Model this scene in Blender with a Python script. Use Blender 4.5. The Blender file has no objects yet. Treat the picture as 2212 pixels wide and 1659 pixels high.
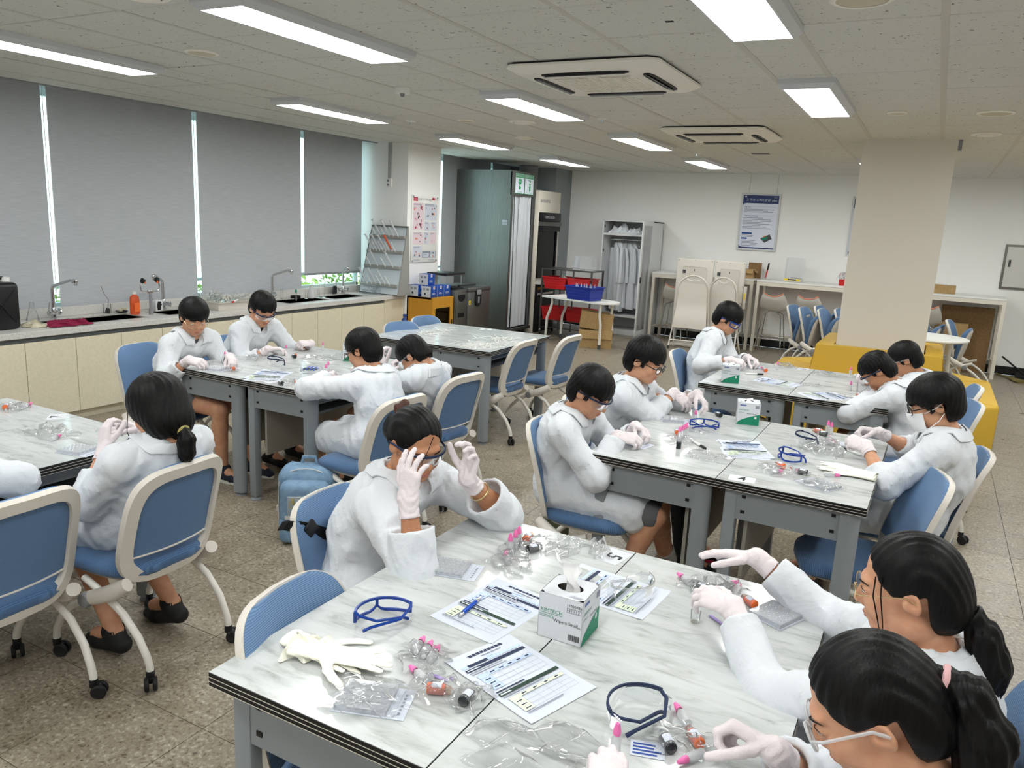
import bpy, bmesh, math, random
import numpy as np
from mathutils import Vector, Matrix
random.seed(7)
rng = np.random.default_rng(7)
SC = bpy.context.scene
COL = SC.collection

# ---------------------------------------------------------------- camera, world, exposure
def camera_basis(yaw, pitch, roll):
    cy, sy, cp, sp = math.cos(yaw), math.sin(yaw), math.cos(pitch), math.sin(pitch)
    f = Vector((sy*cp, cy*cp, -sp)); r0 = Vector((cy, -sy, 0)); d0 = f.cross(r0)
    c, s = math.cos(roll), math.sin(roll)
    return c*r0 + s*d0, -s*r0 + c*d0, f
CAM_POS = Vector((0, 0, 1.83))
_r, _d, _f = camera_basis(-0.488, 0.2094, -0.0501)
cam_data = bpy.data.cameras.new('camera')
cam_data.sensor_width = 36.0
cam_data.lens = 1670.4/2212*36.0
cam_data.clip_start = 0.05
cam = bpy.data.objects.new('camera', cam_data)
COL.objects.link(cam)
cam.matrix_world = Matrix(((_r.x, -_d.x, -_f.x, CAM_POS.x), (_r.y, -_d.y, -_f.y, CAM_POS.y),
                           (_r.z, -_d.z, -_f.z, CAM_POS.z), (0, 0, 0, 1)))
SC.camera = cam

world = bpy.data.worlds.new('sky')
SC.world = world
world.use_nodes = True
_bg = world.node_tree.nodes['Background']
_bg.inputs['Color'].default_value = (0.78, 0.92, 1.0, 1)
_bg.inputs['Strength'].default_value = 3.2
LAMP_STRENGTH = 25.0
SC.view_settings.view_transform = 'Standard'
SC.view_settings.look = 'None'
SC.view_settings.gamma = 1.0
SC.view_settings.use_curve_mapping = False
SC.view_settings.exposure = 0.0
SC.cycles.transparent_max_bounces = 40
SC.cycles.max_bounces = 10

TABLE_Z = 0.7865
CEIL_Z = 2.725

# ---------------------------------------------------------------- helpers
def lin(c):
    c = c/255.0
    return c/12.92 if c <= 0.04045 else ((c+0.055)/1.055)**2.4
def rgb(r, g, b): return (lin(r), lin(g), lin(b), 1.0)

MATS = {}
def mat(name, color, rough=0.5, metal=0.0, spec=0.5, trans=0.0, ior=1.45, alpha=1.0, sheen=0.0, coat=0.0):
    m = bpy.data.materials.new(name); m.use_nodes = True
    b = m.node_tree.nodes['Principled BSDF']
    b.inputs['Base Color'].default_value = color
    b.inputs['Roughness'].default_value = rough
    b.inputs['Metallic'].default_value = metal
    b.inputs['Specular IOR Level'].default_value = spec
    b.inputs['Transmission Weight'].default_value = trans
    b.inputs['IOR'].default_value = ior
    b.inputs['Alpha'].default_value = alpha
    b.inputs['Sheen Weight'].default_value = sheen
    b.inputs['Coat Weight'].default_value = coat
    m.diffuse_color = color
    MATS[name] = m
    return m
class NT:
    def __init__(s, m): s.t = m.node_tree; s.b = s.t.nodes['Principled BSDF']
    def n(s, kind, **kw):
        x = s.t.nodes.new(kind)
        for k, v in kw.items():
            if k in x.inputs: x.inputs[k].default_value = v
            else: setattr(x, k, v)
        return x
    def l(s, a, b): s.t.links.new(a, b)
    def coord(s, scale=(1, 1, 1), out='Object', rot=(0, 0, 0)):
        c = s.n('ShaderNodeTexCoord'); m = s.n('ShaderNodeMapping')
        m.inputs['Scale'].default_value = scale; m.inputs['Rotation'].default_value = rot
        s.l(c.outputs[out], m.inputs['Vector']); return m.outputs['Vector']
    def noise(s, vec, scale=5, detail=4, rough=0.5, dist=0.0):
        x = s.n('ShaderNodeTexNoise', Scale=scale, Detail=detail, Roughness=rough, Distortion=dist)
        s.l(vec, x.inputs['Vector']); return x.outputs['Fac']
    def ramp(s, fac, stops):
        x = s.n('ShaderNodeValToRGB'); e = x.color_ramp.elements
        while len(e) < len(stops): e.new(0.5)
        for i, (p, c) in enumerate(stops): e[i].position = p; e[i].color = c if len(c) == 4 else (*c, 1)
        s.l(fac, x.inputs['Fac']); return x.outputs['Color']
    def mix(s, fac, a, b, blend='MIX'):
        x = s.n('ShaderNodeMix', data_type='RGBA', blend_type=blend)
        for sock, v in ((x.inputs[0], fac), (x.inputs[6], a), (x.inputs[7], b)):
            if hasattr(v, 'is_output'): s.l(v, sock)
            else: sock.default_value = v
        return x.outputs[2]
    def bump(s, h, strength=0.2, dist=0.01):
        x = s.n('ShaderNodeBump', Strength=strength, Distance=dist)
        s.l(h, x.inputs['Height']); s.l(x.outputs['Normal'], s.b.inputs['Normal']); return x

def unit(v):
    v = np.asarray(v, float); return v/(np.linalg.norm(v)+1e-12)

class MB:
    """collects polygons; build() links them as one mesh object"""
    def __init__(s): s.v = []; s.f = []; s.m = []; s.mi = 0
    def slot(s, i): s.mi = i; return s
    def add(s, verts, faces):
        o = len(s.v); s.v.extend([tuple(map(float, p)) for p in verts])
        for f in faces: s.f.append(tuple(i+o for i in f)); s.m.append(s.mi)
        return s
    def box(s, c, size, rot=None, bev=0.0, seg=2):
        hx, hy, hz = size[0]/2, size[1]/2, size[2]/2
        if bev <= 0:
            P = [(x, y, z) for x in (-hx, hx) for y in (-hy, hy) for z in (-hz, hz)]
            F = [(0, 1, 3, 2), (4, 6, 7, 5), (0, 4, 5, 1), (2, 3, 7, 6), (0, 2, 6, 4), (1, 5, 7, 3)]
        else:
            bm = bmesh.new(); bmesh.ops.create_cube(bm, size=1.0)
            for q in bm.verts: q.co = Vector((q.co.x*size[0], q.co.y*size[1], q.co.z*size[2]))
            bmesh.ops.bevel(bm, geom=list(bm.edges), offset=min(bev, min(size)*0.49), segments=seg, affect='EDGES', profile=0.5)
            bm.verts.index_update()
            P = [tuple(q.co) for q in bm.verts]; F = [tuple(q.index for q in f.verts) for f in bm.faces]; bm.free()
        if rot is not None:
            R = np.array(rot) if not isinstance(rot, (int, float)) else np.array(Matrix.Rotation(rot, 3, 'Z'))
            P = [tuple(R @ np.array(p)) for p in P]
        return s.add([(p[0]+c[0], p[1]+c[1], p[2]+c[2]) for p in P], F)
    def b2(s, lo, hi, bev=0.0, seg=2):
        return s.box([(a+b)/2 for a, b in zip(lo, hi)], [abs(b-a) for a, b in zip(lo, hi)], None, bev, seg)
    def rings(s, R, closed=False, cap=True):
        n = len(R[0]); V = [p for r in R for p in r]; F = []
        m = len(R)
        for i in range(m if closed else m-1):
            a, b = i*n, ((i+1) % m)*n
            for j in range(n):
                k = (j+1) % n
                F.append((a+j, a+k, b+k, b+j))
        if cap and not closed:
            F.append(tuple(range(n-1, -1, -1))); F.append(tuple((m-1)*n+j for j in range(n)))
        return s.add(V, F)
    def cyl(s, a, b, r0, r1=None, n=16, cap=True):
        return s.tube([a, b], [r0, r0 if r1 is None else r1], n, cap=cap)
    def tube(s, path, r, n=10, cap=True, closed=False, up=None, flat=1.0):
        P = [np.asarray(p, float) for p in path]; k = len(P)
        rr = [r]*k if isinstance(r, (int, float)) else list(r)
        T = []
        for i in range(k):
            if closed: t = P[(i+1) % k]-P[i-1]
            else: t = P[min(i+1, k-1)]-P[max(i-1, 0)]
            T.append(unit(t))
        ref = np.array(up, float) if up is not None else (np.array([0, 0, 1.]) if abs(T[0][2]) < 0.9 else np.array([1., 0, 0]))
        R = []; u = unit(ref-T[0]*(ref@T[0]))
        for i in range(k):
            if up is not None: ref2 = np.array(up, float); u = unit(ref2-T[i]*(ref2@T[i]))
            else: u = unit(u-T[i]*(u@T[i]))
            w = np.cross(T[i], u)
            R.append([P[i]+rr[i]*(math.cos(2*math.pi*j/n)*u*flat+math.sin(2*math.pi*j/n)*w) for j in range(n)])
        return s.rings(R, closed, cap)
    def lathe(s, prof, c=(0, 0, 0), n=20, cap=True, axis=None):
        R = []
        ax = unit(axis) if axis is not None else np.array([0, 0, 1.])
        ref = np.array([1., 0, 0]) if abs(ax[0]) < 0.9 else np.array([0, 1., 0])
        u = unit(ref-ax*(ref@ax)); w = np.cross(ax, u)
        for r, z in prof:
            R.append([np.array(c)+ax*z+r*(math.cos(2*math.pi*j/n)*u+math.sin(2*math.pi*j/n)*w) for j in range(n)])
        return s.rings(R, False, cap)
    def sphere(s, c, r, n=12, m=8, R=None):
        r = (r, r, r) if isinstance(r, (int, float)) else r
        R_ = []
        for i in range(m+1):
            t = math.pi*i/m
            t = min(max(t, 0.02), math.pi-0.02)
            ring = []
            for j in range(n):
                p = np.array([r[0]*math.sin(t)*math.cos(2*math.pi*j/n), r[1]*math.sin(t)*math.sin(2*math.pi*j/n), -r[2]*math.cos(t)])
                if R is not None: p = R @ p
                ring.append(p+np.array(c))
            R_.append(ring)
        return s.rings(R_)
    def prism(s, poly, z0, z1):
        n = len(poly)
        return s.rings([[(p[0], p[1], z0) for p in poly], [(p[0], p[1], z1) for p in poly]])
    def plate(s, poly3, nrm, th):
        nrm = unit(nrm)
        return s.rings([[np.array(p)-nrm*th/2 for p in poly3], [np.array(p)+nrm*th/2 for p in poly3]])
    def quad(s, *p): return s.add(p, [tuple(range(len(p)))])
    def grid(s, fn, nu, nv):
        V = [fn(i/(nu-1), j/(nv-1)) for i in range(nu) for j in range(nv)]
        F = [(i*nv+j, (i+1)*nv+j, (i+1)*nv+j+1, i*nv+j+1) for i in range(nu-1) for j in range(nv-1)]
        return s.add(V, F)
    def xf(s, fn): s.v = [tuple(fn(np.array(p))) for p in s.v]; return s
    def mesh(s, name, mats, smooth=35):
        me = bpy.data.meshes.new(name)
        me.from_pydata(s.v, [], s.f)
        mats = mats if isinstance(mats, (list, tuple)) else [mats]
        for m in mats: me.materials.append(MATS[m] if isinstance(m, str) else m)
        if len(mats) > 1: me.polygons.foreach_set('material_index', s.m)
        if smooth:
            me.polygons.foreach_set('use_smooth', [True]*len(s.f))
            me.set_sharp_from_angle(angle=math.radians(smooth))
        me.update()
        return me
    def build(s, name, mats, parent=None, loc=(0, 0, 0), smooth=35, **kw):
        me = s.mesh(name, mats, smooth)
        return link(name, me, parent, loc, **kw)

def link(name, me, parent=None, loc=(0, 0, 0), rotz=0, label=None, cat=None, group=None, kind=None):
    o = bpy.data.objects.new(name, me); COL.objects.link(o)
    o.location = loc
    if rotz: o.rotation_euler = (0, 0, rotz)
    if parent is not None: o.parent = parent
    tag(o, label, cat, group, kind)
    return o
def tag(o, label=None, cat=None, group=None, kind=None):
    if label: o['label'] = label
    if cat: o['category'] = cat
    if group: o['group'] = group
    if kind: o['kind'] = kind
    return o
def thing(name, label, cat, loc=(0, 0, 0), rotz=0, group=None):
    o = bpy.data.objects.new(name, None); COL.objects.link(o)
    o.empty_display_size = 0.1
    o.location = loc; o.rotation_euler = (0, 0, rotz)
    return tag(o, label, cat, group)
def kids(o): return [c for c in bpy.data.objects if c.parent == o]
CH = {}
def dup(root, loc, rotz, label=None, group=None):
    if root.name not in CH:
        CH[root.name] = [(c, kids(c)) for c in kids(root)]
    r = root.copy(); COL.objects.link(r); r.location = loc; r.rotation_euler = (0, 0, rotz)
    if label: r['label'] = label
    if group: r['group'] = group
    for c, gs in CH[root.name]:
        k = c.copy(); COL.objects.link(k); k.parent = r
        for g in gs:
            q = g.copy(); COL.objects.link(q); q.parent = k
    return r

_txt_cache = {}
def text_mesh(s, size, align='CENTER', bold=0.0):
    """lettering as a flat mesh centred on the origin in the xy plane"""
    key = (s, size, align, bold)
    if key in _txt_cache: return _txt_cache[key]
    cu = bpy.data.curves.new('lettering', 'FONT'); cu.body = s; cu.size = size
    cu.align_x = align; cu.align_y = 'CENTER'; cu.resolution_u = 2; cu.offset = bold
    o = bpy.data.objects.new('lettering', cu); COL.objects.link(o)
    bpy.context.view_layer.update()
    me = bpy.data.meshes.new_from_object(o.evaluated_get(bpy.context.evaluated_depsgraph_get()))
    bpy.data.objects.remove(o); bpy.data.curves.remove(cu)
    V = [tuple(v.co) for v in me.vertices]; F = [tuple(p.vertices) for p in me.polygons]
    bpy.data.meshes.remove(me)
    _txt_cache[key] = (V, F)
    return V, F
def put_text(mb, s, size, origin, ux, uy, align='CENTER', bold=0.0, sx=1.0):
    V, F = text_mesh(s, size, align, bold)
    o, ux, uy = np.array(origin, float), np.array(ux, float), np.array(uy, float)
    mb.add([o+ux*v[0]*sx+uy*v[1] for v in V], F)
    return mb
class Sheet:
    """flat print: a local 2d frame (u right, v up) a hair above a surface"""
    def __init__(s, mb, origin, ux, uy, lift=0.0006):
        s.mb = mb; s.o = np.array(origin, float); s.u = unit(ux); s.w = unit(uy); s.n = np.cross(s.u, s.w); s.lift = lift; s.k = 0
    def p(s, a, b): return s.o+s.u*a+s.w*b+s.n*(s.lift+s.k*0.00004)
    def rect(s, a0, b0, a1, b1, slot=0):
        s.k += 1; s.mb.slot(slot); s.mb.quad(s.p(a0, b0), s.p(a1, b0), s.p(a1, b1), s.p(a0, b1)); s.mb.slot(0); return s
    def poly(s, pts, slot=0):
        s.k += 1; s.mb.slot(slot); s.mb.quad(*[s.p(a, b) for a, b in pts]); s.mb.slot(0); return s
    def disc(s, a, b, r, slot=0, n=14, ry=None):
        ry = ry or r
        return s.poly([(a+r*math.cos(2*math.pi*i/n), b+ry*math.sin(2*math.pi*i/n)) for i in range(n)], slot)
    def text(s, t, size, a, b, slot=0, align='CENTER', bold=0.0, sx=1.0):
        s.k += 1; s.mb.slot(slot); put_text(s.mb, t, size, s.p(a, b), s.u, s.w, align, bold, sx); s.mb.slot(0); return s
    def lines(s, a0, a1, b, n, step, h, slot=0, ragged=0.3):
        for i in range(n):
            s.rect(a0, b-i*step-h, a0+(a1-a0)*(1-ragged*random.random()), b-i*step, slot)
        return s
# ---------------------------------------------------------------- materials
def plain(*a, **k): return mat(*a, **k)
plain('wall_paint', rgb(244, 244, 242), 0.85)
plain('pillar_paint', rgb(222, 216, 205), 0.8)
plain('grey_trim_pillar_shade', rgb(150, 156, 158), 0.7)
plain('pale_green_paint', rgb(196, 205, 200), 0.7)
plain('black_rubber', rgb(18, 18, 20), 0.6)
plain('black_plastic', rgb(20, 21, 24), 0.4)
plain('near_black', rgb(10, 10, 12), 0.45)
plain('dark_grey', rgb(70, 72, 74), 0.5)
plain('grey_plastic', rgb(136, 138, 142), 0.5)
plain('lamp_frame', rgb(206, 208, 212), 0.4)
plain('rack_sheet', rgb(206, 216, 222), 0.5)
plain('white_plastic', rgb(232, 232, 228), 0.4)
plain('ac_white', rgb(240, 237, 228), 0.45)
plain('speaker_mesh', rgb(206, 200, 178), 0.8)
plain('panel_steel', rgb(206, 205, 200), 0.4, 0.35)
plain('rack_grey', rgb(158, 158, 154), 0.45, 0.2)
plain('cream_plastic', rgb(212, 206, 196), 0.42)
plain('white_tube', rgb(225, 222, 214), 0.35)
plain('white_metal', rgb(226, 224, 218), 0.35)
plain('cream_metal', rgb(224, 218, 204), 0.4)
plain('leg_grey', rgb(136, 142, 146), 0.42)
plain('leg_grey_dark', rgb(98, 103, 106), 0.45)
plain('modesty_grey', rgb(150, 146, 136), 0.6)
plain('chrome', rgb(210, 212, 215), 0.12, 1.0)
plain('steel_dark', rgb(120, 118, 114), 0.3, 1.0)
plain('yellow_cabinet', rgb(196, 140, 36), 0.5)
plain('orange_plastic', rgb(235, 110, 50), 0.45)
plain('orange_liquid', rgb(238, 112, 48), 0.25)
plain('orange_soap', rgb(206, 84, 40), 0.25)
plain('black_liquid', rgb(34, 40, 44), 0.2)
plain('pink_plastic', rgb(236, 116, 178), 0.35)
plain('red_plastic', rgb(196, 30, 36), 0.4)
plain('blue_plastic', rgb(32, 52, 150), 0.4)
plain('royal_blue', rgb(16, 58, 140), 0.25)
plain('pen_blue', rgb(22, 80, 190), 0.15, 0.3)
plain('paper', rgb(206, 211, 222), 0.7)
plain('paper_grey', rgb(206, 210, 220), 0.7)
plain('ink_navy', rgb(28, 42, 74), 0.7)
plain('ink_green', rgb(30, 58, 46), 0.7)
plain('ink_pale_blue', rgb(190, 208, 240), 0.7)
plain('ink_pale_green', rgb(222, 234, 206), 0.7)
plain('ink_grey', rgb(140, 146, 160), 0.7)
plain('ink_black', rgb(24, 26, 30), 0.7)
plain('ink_teal', rgb(14, 122, 98), 0.6)
plain('ink_blue', rgb(30, 70, 150), 0.6)
plain('ink_red', rgb(190, 40, 70), 0.6)
plain('ink_pink', rgb(226, 208, 215), 0.6)
plain('ink_emergency', rgb(20, 140, 80), 0.6)
plain('ink_yellow', rgb(230, 200, 30), 0.6)
plain('carton_white', rgb(208, 211, 216), 0.6)
plain('carton_green', rgb(12, 128, 96), 0.55)
plain('carton_blue', rgb(20, 72, 160), 0.5)
plain('poster_blue', rgb(34, 52, 106), 0.5)
plain('poster_paper', rgb(222, 228, 242), 0.4)
plain('sock_grey', rgb(190, 190, 186), 0.9)
plain('shoe_black', rgb(16, 16, 17), 0.7)
plain('shoe_navy', rgb(24, 30, 46), 0.7)
plain('shoe_grey', rgb(170, 172, 170), 0.7)
plain('shoe_sole', rgb(210, 208, 200), 0.6)
plain('shorts_black', rgb(22, 22, 25), 0.85)
plain('shorts_navy', rgb(32, 36, 50), 0.85)
plain('shorts_grey', rgb(96, 96, 98), 0.85)
plain('shirt_black', rgb(18, 18, 20), 0.85)
plain('shirt_grey', rgb(72, 74, 80), 0.85)
plain('lip', rgb(178, 104, 92), 0.5)
plain('eye_white', rgb(225, 218, 210), 0.3)
plain('eye_dark', rgb(22, 14, 10), 0.25)
plain('brow', rgb(34, 24, 20), 0.8)
plain('gold_wire', rgb(214, 190, 140), 0.25, 0.9)
plain('clip_black', rgb(24, 27, 30), 0.35)
plain('pink_band', rgb(214, 168, 170), 0.8)
plain('olive_fabric', rgb(94, 98, 70), 0.9)
plain('bronze_hair', rgb(74, 36, 20), 0.5)
plain('pale_violet', rgb(168, 150, 206), 0.6)
plain('stool_shell', rgb(214, 210, 200), 0.5)
plain('stool_salmon', rgb(222, 140, 112), 0.6)
plain('sofa_yellow', rgb(212, 172, 56), 0.6)
plain('crimson_cloth', rgb(130, 22, 60), 0.9)
plain('work_glove', rgb(206, 198, 174), 0.9)
plain('mesh_grey', rgb(150, 155, 158), 0.8)
plain('broom_straw', rgb(120, 108, 60), 0.9)
plain('tissue_white', rgb(240, 240, 240), 0.8)
plain('mask_white', rgb(236, 238, 240), 0.8)
plain('latex_cream', rgb(240, 238, 224), 0.6)
plain('pvc_trunking', rgb(170, 174, 172), 0.5)
plain('foliage_green', rgb(112, 138, 58), 0.7)
plain('foliage_light', rgb(156, 174, 84), 0.7)
plain('tree_bark', rgb(70, 60, 46), 0.9)
plain('window_frame', rgb(190, 200, 196), 0.4)
plain('brown_board', rgb(96, 74, 50), 0.7)

# solid fillers with structure ---------------------------------------------------
def speckle(name, base, dark, scale, lo=0.36, hi=0.42, rough=0.85, bump=0.0, stretch=(1, 1, 1)):
    m = plain(name, base, rough); t = NT(m)
    f = t.noise(t.coord(stretch), scale, 3, 0.6)
    c = t.ramp(f, [(lo, dark), (hi, base)])
    t.l(c, t.b.inputs['Base Color'])
    if bump: t.bump(f, bump, 0.004)
    return m
# ceiling tiles: white mineral fibre with short dark fissures
m = plain('ceiling_tile', rgb(214, 214, 208), 0.9); t = NT(m)
v = t.coord((1, 1, 1), 'Object')
oi = t.n('ShaderNodeObjectInfo'); add = t.n('ShaderNodeVectorMath', operation='ADD')
sc_ = t.n('ShaderNodeVectorMath', operation='SCALE'); sc_.inputs['Scale'].default_value = 37.0
t.l(oi.outputs['Location'], sc_.inputs[0]); t.l(v, add.inputs[0]); t.l(sc_.outputs[0], add.inputs[1])
n1 = t.noise(add.outputs[0], 34, 2.5, 0.55, 0.6)
n2 = t.noise(add.outputs[0], 95, 2, 0.6)
c = t.ramp(n1, [(0.30, rgb(128, 126, 120)), (0.335, rgb(214, 214, 208))])
c2 = t.ramp(n2, [(0.28, rgb(160, 158, 150)), (0.36, rgb(255, 255, 255))])
t.l(t.mix(0.6, c, c2, 'MULTIPLY'), t.b.inputs['Base Color'])
t.bump(n1, 0.25, 0.004)
plain('ceiling_grid', rgb(200, 198, 190), 0.6)
plain('ceiling_void', rgb(34, 34, 33), 0.9)
# floor tile: beige vinyl with chips
m = plain('floor_tile', rgb(168, 158, 140), 0.34, spec=0.5); t = NT(m)
v = t.coord((1, 1, 1), 'Object')
oi = t.n('ShaderNodeObjectInfo'); add = t.n('ShaderNodeVectorMath', operation='ADD')
t.l(oi.outputs['Location'], add.inputs[1]); t.l(v, add.inputs[0])
n1 = t.noise(add.outputs[0], 62, 3, 0.55, 0.5); n2 = t.noise(add.outputs[0], 90, 2, 0.5, 0.4); n3 = t.noise(add.outputs[0], 8, 3, 0.6); n4 = t.noise(add.outputs[0], 38, 2, 0.5, 0.3)
c1 = t.ramp(n1, [(0.32, rgb(104, 92, 76)), (0.42, rgb(148, 138, 122)), (0.56, rgb(160, 150, 133)), (0.68, rgb(192, 184, 168))])
c2 = t.ramp(n2, [(0.27, rgb(54, 48, 42)), (0.32, (1, 1, 1, 1))])
c3 = t.ramp(n3, [(0.3, rgb(214, 210, 204)), (0.7, (1, 1, 1, 1))])
cc = t.mix(1.0, t.mix(1.0, c1, c2, 'MULTIPLY'), c3, 'MULTIPLY')
t.l(cc, t.b.inputs['Base Color'])
t.l(t.ramp(n3, [(0.3, (0.27, 0.27, 0.27)), (0.7, (0.4, 0.4, 0.4))]), t.b.inputs['Roughness'])
t.bump(n4, 0.03, 0.01)
plain('floor_joint', rgb(80, 72, 62), 0.7)
# marble laminate
m = plain('marble', rgb(226, 228, 226), 0.13, spec=0.5); t = NT(m)
v = t.coord((2.2, 9.0, 1), 'Object', (0, 0, 0.12))
oi = t.n('ShaderNodeObjectInfo'); add = t.n('ShaderNodeVectorMath', operation='ADD')
t.l(oi.outputs['Location'], add.inputs[1]); t.l(v, add.inputs[0])
n1 = t.noise(add.outputs[0], 2.6, 6, 0.62, 0.9); n2 = t.noise(add.outputs[0], 1.1, 3, 0.5)
c1 = t.ramp(n1, [(0.28, rgb(160, 162, 158)), (0.40, rgb(186, 189, 187)), (0.50, rgb(200, 203, 202)), (0.7, rgb(206, 209, 209))])
c2 = t.ramp(n2, [(0.35, rgb(238, 240, 240)), (0.6, (1, 1, 1, 1))])
t.l(t.mix(1.0, c1, c2, 'MULTIPLY'), t.b.inputs['Base Color'])
# counter stone
speckle('counter_stone', rgb(206, 204, 200), rgb(176, 174, 168), 130, 0.36, 0.44, 0.3)
# cabinet doors cream
speckle('cabinet_cream', rgb(222, 214, 190), rgb(216, 208, 184), 60, 0.4, 0.6, 0.4)
# blinds: grey woven with fine horizontal slubs; a little light comes through
m = plain('blind_fabric', rgb(158, 162, 166), 0.9); t = NT(m)
n1 = t.noise(t.coord((1, 2.2, 90)), 3.0, 4, 0.65)
t.l(t.ramp(n1, [(0.3, rgb(184, 188, 193)), (0.7, rgb(210, 213, 217))]), t.b.inputs['Base Color'])
tr = t.n('ShaderNodeBsdfTranslucent'); tr.inputs['Color'].default_value = rgb(140, 150, 160)
mx = t.n('ShaderNodeMixShader'); mx.inputs[0].default_value = 0.16
out = m.node_tree.nodes['Material Output']
t.l(t.b.outputs[0], mx.inputs[1]); t.l(tr.outputs[0], mx.inputs[2]); t.l(mx.outputs[0], out.inputs['Surface'])
# chair blue fabric: ribbed
m = plain('chair_blue', rgb(104, 136, 172), 0.8, sheen=0.1); t = NT(m)
w = t.n('ShaderNodeTexWave', wave_type='BANDS', bands_direction='Z', Scale=62.0, Distortion=0.0)
t.l(t.coord((1, 1, 1)), w.inputs['Vector'])
t.l(t.ramp(w.outputs['Fac'], [(0.25, rgb(88, 118, 156)), (0.6, rgb(108, 140, 178))]), t.b.inputs['Base Color'])
t.bump(w.outputs['Fac'], 0.35, 0.002)
m = plain('seat_blue', rgb(70, 108, 152), 0.8, sheen=0.2); t = NT(m)
w = t.n('ShaderNodeTexWave', wave_type='BANDS', bands_direction='Y', Scale=42.0, Distortion=0.0)
t.l(t.coord((1, 1, 1)), w.inputs['Vector'])
t.l(t.ramp(w.outputs['Fac'], [(0.25, rgb(62, 92, 128)), (0.6, rgb(78, 112, 152))]), t.b.inputs['Base Color'])
t.bump(w.outputs['Fac'], 0.4, 0.002)
speckle('chair_back_blue', rgb(92, 122, 158), rgb(86, 114, 150), 300, 0.4, 0.6, 0.6)
# brushed steel
m = plain('brushed_steel', rgb(150, 150, 146), 0.42, 1.0); t = NT(m)
n1 = t.noise(t.coord((60, 60, 1.2)), 3, 3, 0.6)
t.l(t.ramp(n1, [(0.2, rgb(112, 114, 112)), (0.8, rgb(146, 147, 144))]), t.b.inputs['Base Color'])
m = plain('sink_steel', rgb(176, 174, 168), 0.45, 0.55)
# cardboard
speckle('cardboard', rgb(176, 146, 100), rgb(164, 134, 90), 40, 0.4, 0.6, 0.85)
speckle('cardboard_dark', rgb(140, 110, 74), rgb(128, 100, 66), 40, 0.4, 0.6, 0.85)
# skin
def skin(name, base, red):
    m = plain(name, base, 0.5, spec=0.4); t = NT(m)
    n1 = t.noise(t.coord((1, 1, 1)), 26, 3, 0.5)
    t.l(t.ramp(n1, [(0.35, red), (0.62, base)]), t.b.inputs['Base Color'])
    t.b.inputs['Subsurface Weight'].default_value = 0.08
    t.b.inputs['Subsurface Radius'].default_value = (0.012, 0.005, 0.003)
skin('skin', rgb(206, 156, 124), rgb(198, 142, 112))
skin('skin_tan', rgb(188, 136, 102), rgb(178, 124, 92))
# hair
m = plain('hair_black', rgb(14, 13, 14), 0.46, spec=0.22); t = NT(m)
n1 = t.noise(t.coord((170, 170, 14)), 1.0, 3, 0.6, 0.2)
t.l(t.ramp(n1, [(0.3, rgb(4, 4, 5)), (0.75, rgb(19, 17, 17))]), t.b.inputs['Base Color'])
t.bump(n1, 0.5, 0.003)
# lab coat cloth with soft creases
m = plain('coat_white', rgb(214, 218, 223), 0.85, sheen=0.1); t = NT(m)
v = t.coord((1, 1, 1))
n1 = t.noise(v, 9, 3, 0.5, 1.4); n2 = t.noise(v, 30, 3, 0.55, 0.8); n3 = t.noise(v, 900, 2, 0.5)
h = t.n('ShaderNodeMath', operation='MULTIPLY_ADD'); h.inputs[1].default_value = 0.25
t.l(n2, h.inputs[0]); t.l(n1, h.inputs[2])
t.bump(h.outputs[0], 0.22, 0.03)
# nitrile gloves: near white with wrinkles
m = plain('glove_white', rgb(226, 216, 218), 0.5, spec=0.4); t = NT(m)
n1 = t.noise(t.coord((1, 1, 1)), 70, 3, 0.55, 1.2)
t.bump(n1, 0.5, 0.004)
# clear materials
def clear(name, tint, rough=0.03, gloss=0.22, haze=0.0, gain=1.0):
    m = bpy.data.materials.new(name); m.use_nodes = True; nt = m.node_tree; nt.nodes.clear()
    o = nt.nodes.new('ShaderNodeOutputMaterial'); tr = nt.nodes.new('ShaderNodeBsdfTransparent'); gl = nt.nodes.new('ShaderNodeBsdfGlossy')
    di = nt.nodes.new('ShaderNodeBsdfDiffuse'); fr = nt.nodes.new('ShaderNodeLayerWeight'); m1 = nt.nodes.new('ShaderNodeMixShader'); m2 = nt.nodes.new('ShaderNodeMixShader')
    tr.inputs['Color'].default_value = tint; gl.inputs['Roughness'].default_value = rough; gl.inputs['Color'].default_value = (gain, gain, gain, 1)
    di.inputs['Color'].default_value = rgb(236, 238, 240); fr.inputs['Blend'].default_value = gloss
    mul = nt.nodes.new('ShaderNodeMath'); mul.operation = 'MULTIPLY'; mul.inputs[1].default_value = 0.9
    L = nt.links.new
    L(fr.outputs['Fresnel'], mul.inputs[0]); L(mul.outputs[0], m1.inputs[0]); L(tr.outputs[0], m1.inputs[1]); L(gl.outputs[0], m1.inputs[2])
    m2.inputs[0].default_value = haze; L(m1.outputs[0], m2.inputs[1]); L(di.outputs[0], m2.inputs[2]); L(m2.outputs[0], o.inputs['Surface'])
    MATS[name] = m
    return m
clear('clear_glass', (0.965, 0.98, 0.975, 1), 0.02, 0.22, 0.03)
clear('window_glass', (0.84, 0.93, 0.90, 1), 0.01, 0.15)
clear('clear_film', (0.985, 0.985, 0.985, 1), 0.09, 0.30, 0.05)
clear('clear_plastic', (0.97, 0.975, 0.985, 1), 0.06, 0.28, 0.12)
clear('plate_plastic', (0.97, 0.975, 0.985, 1), 0.12, 0.22, 0.20)
clear('frosted_plastic', (0.88, 0.89, 0.90, 1), 0.3, 0.3, 0.42)
clear('lens', (0.95, 0.96, 0.97, 1), 0.03, 0.22, 0.02)
clear('dark_glass', (0.16, 0.17, 0.17, 1), 0.04, 0.25, 0.0)
clear('amber_plastic', (0.95, 0.78, 0.66, 1), 0.1, 0.3, 0.15)
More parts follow.
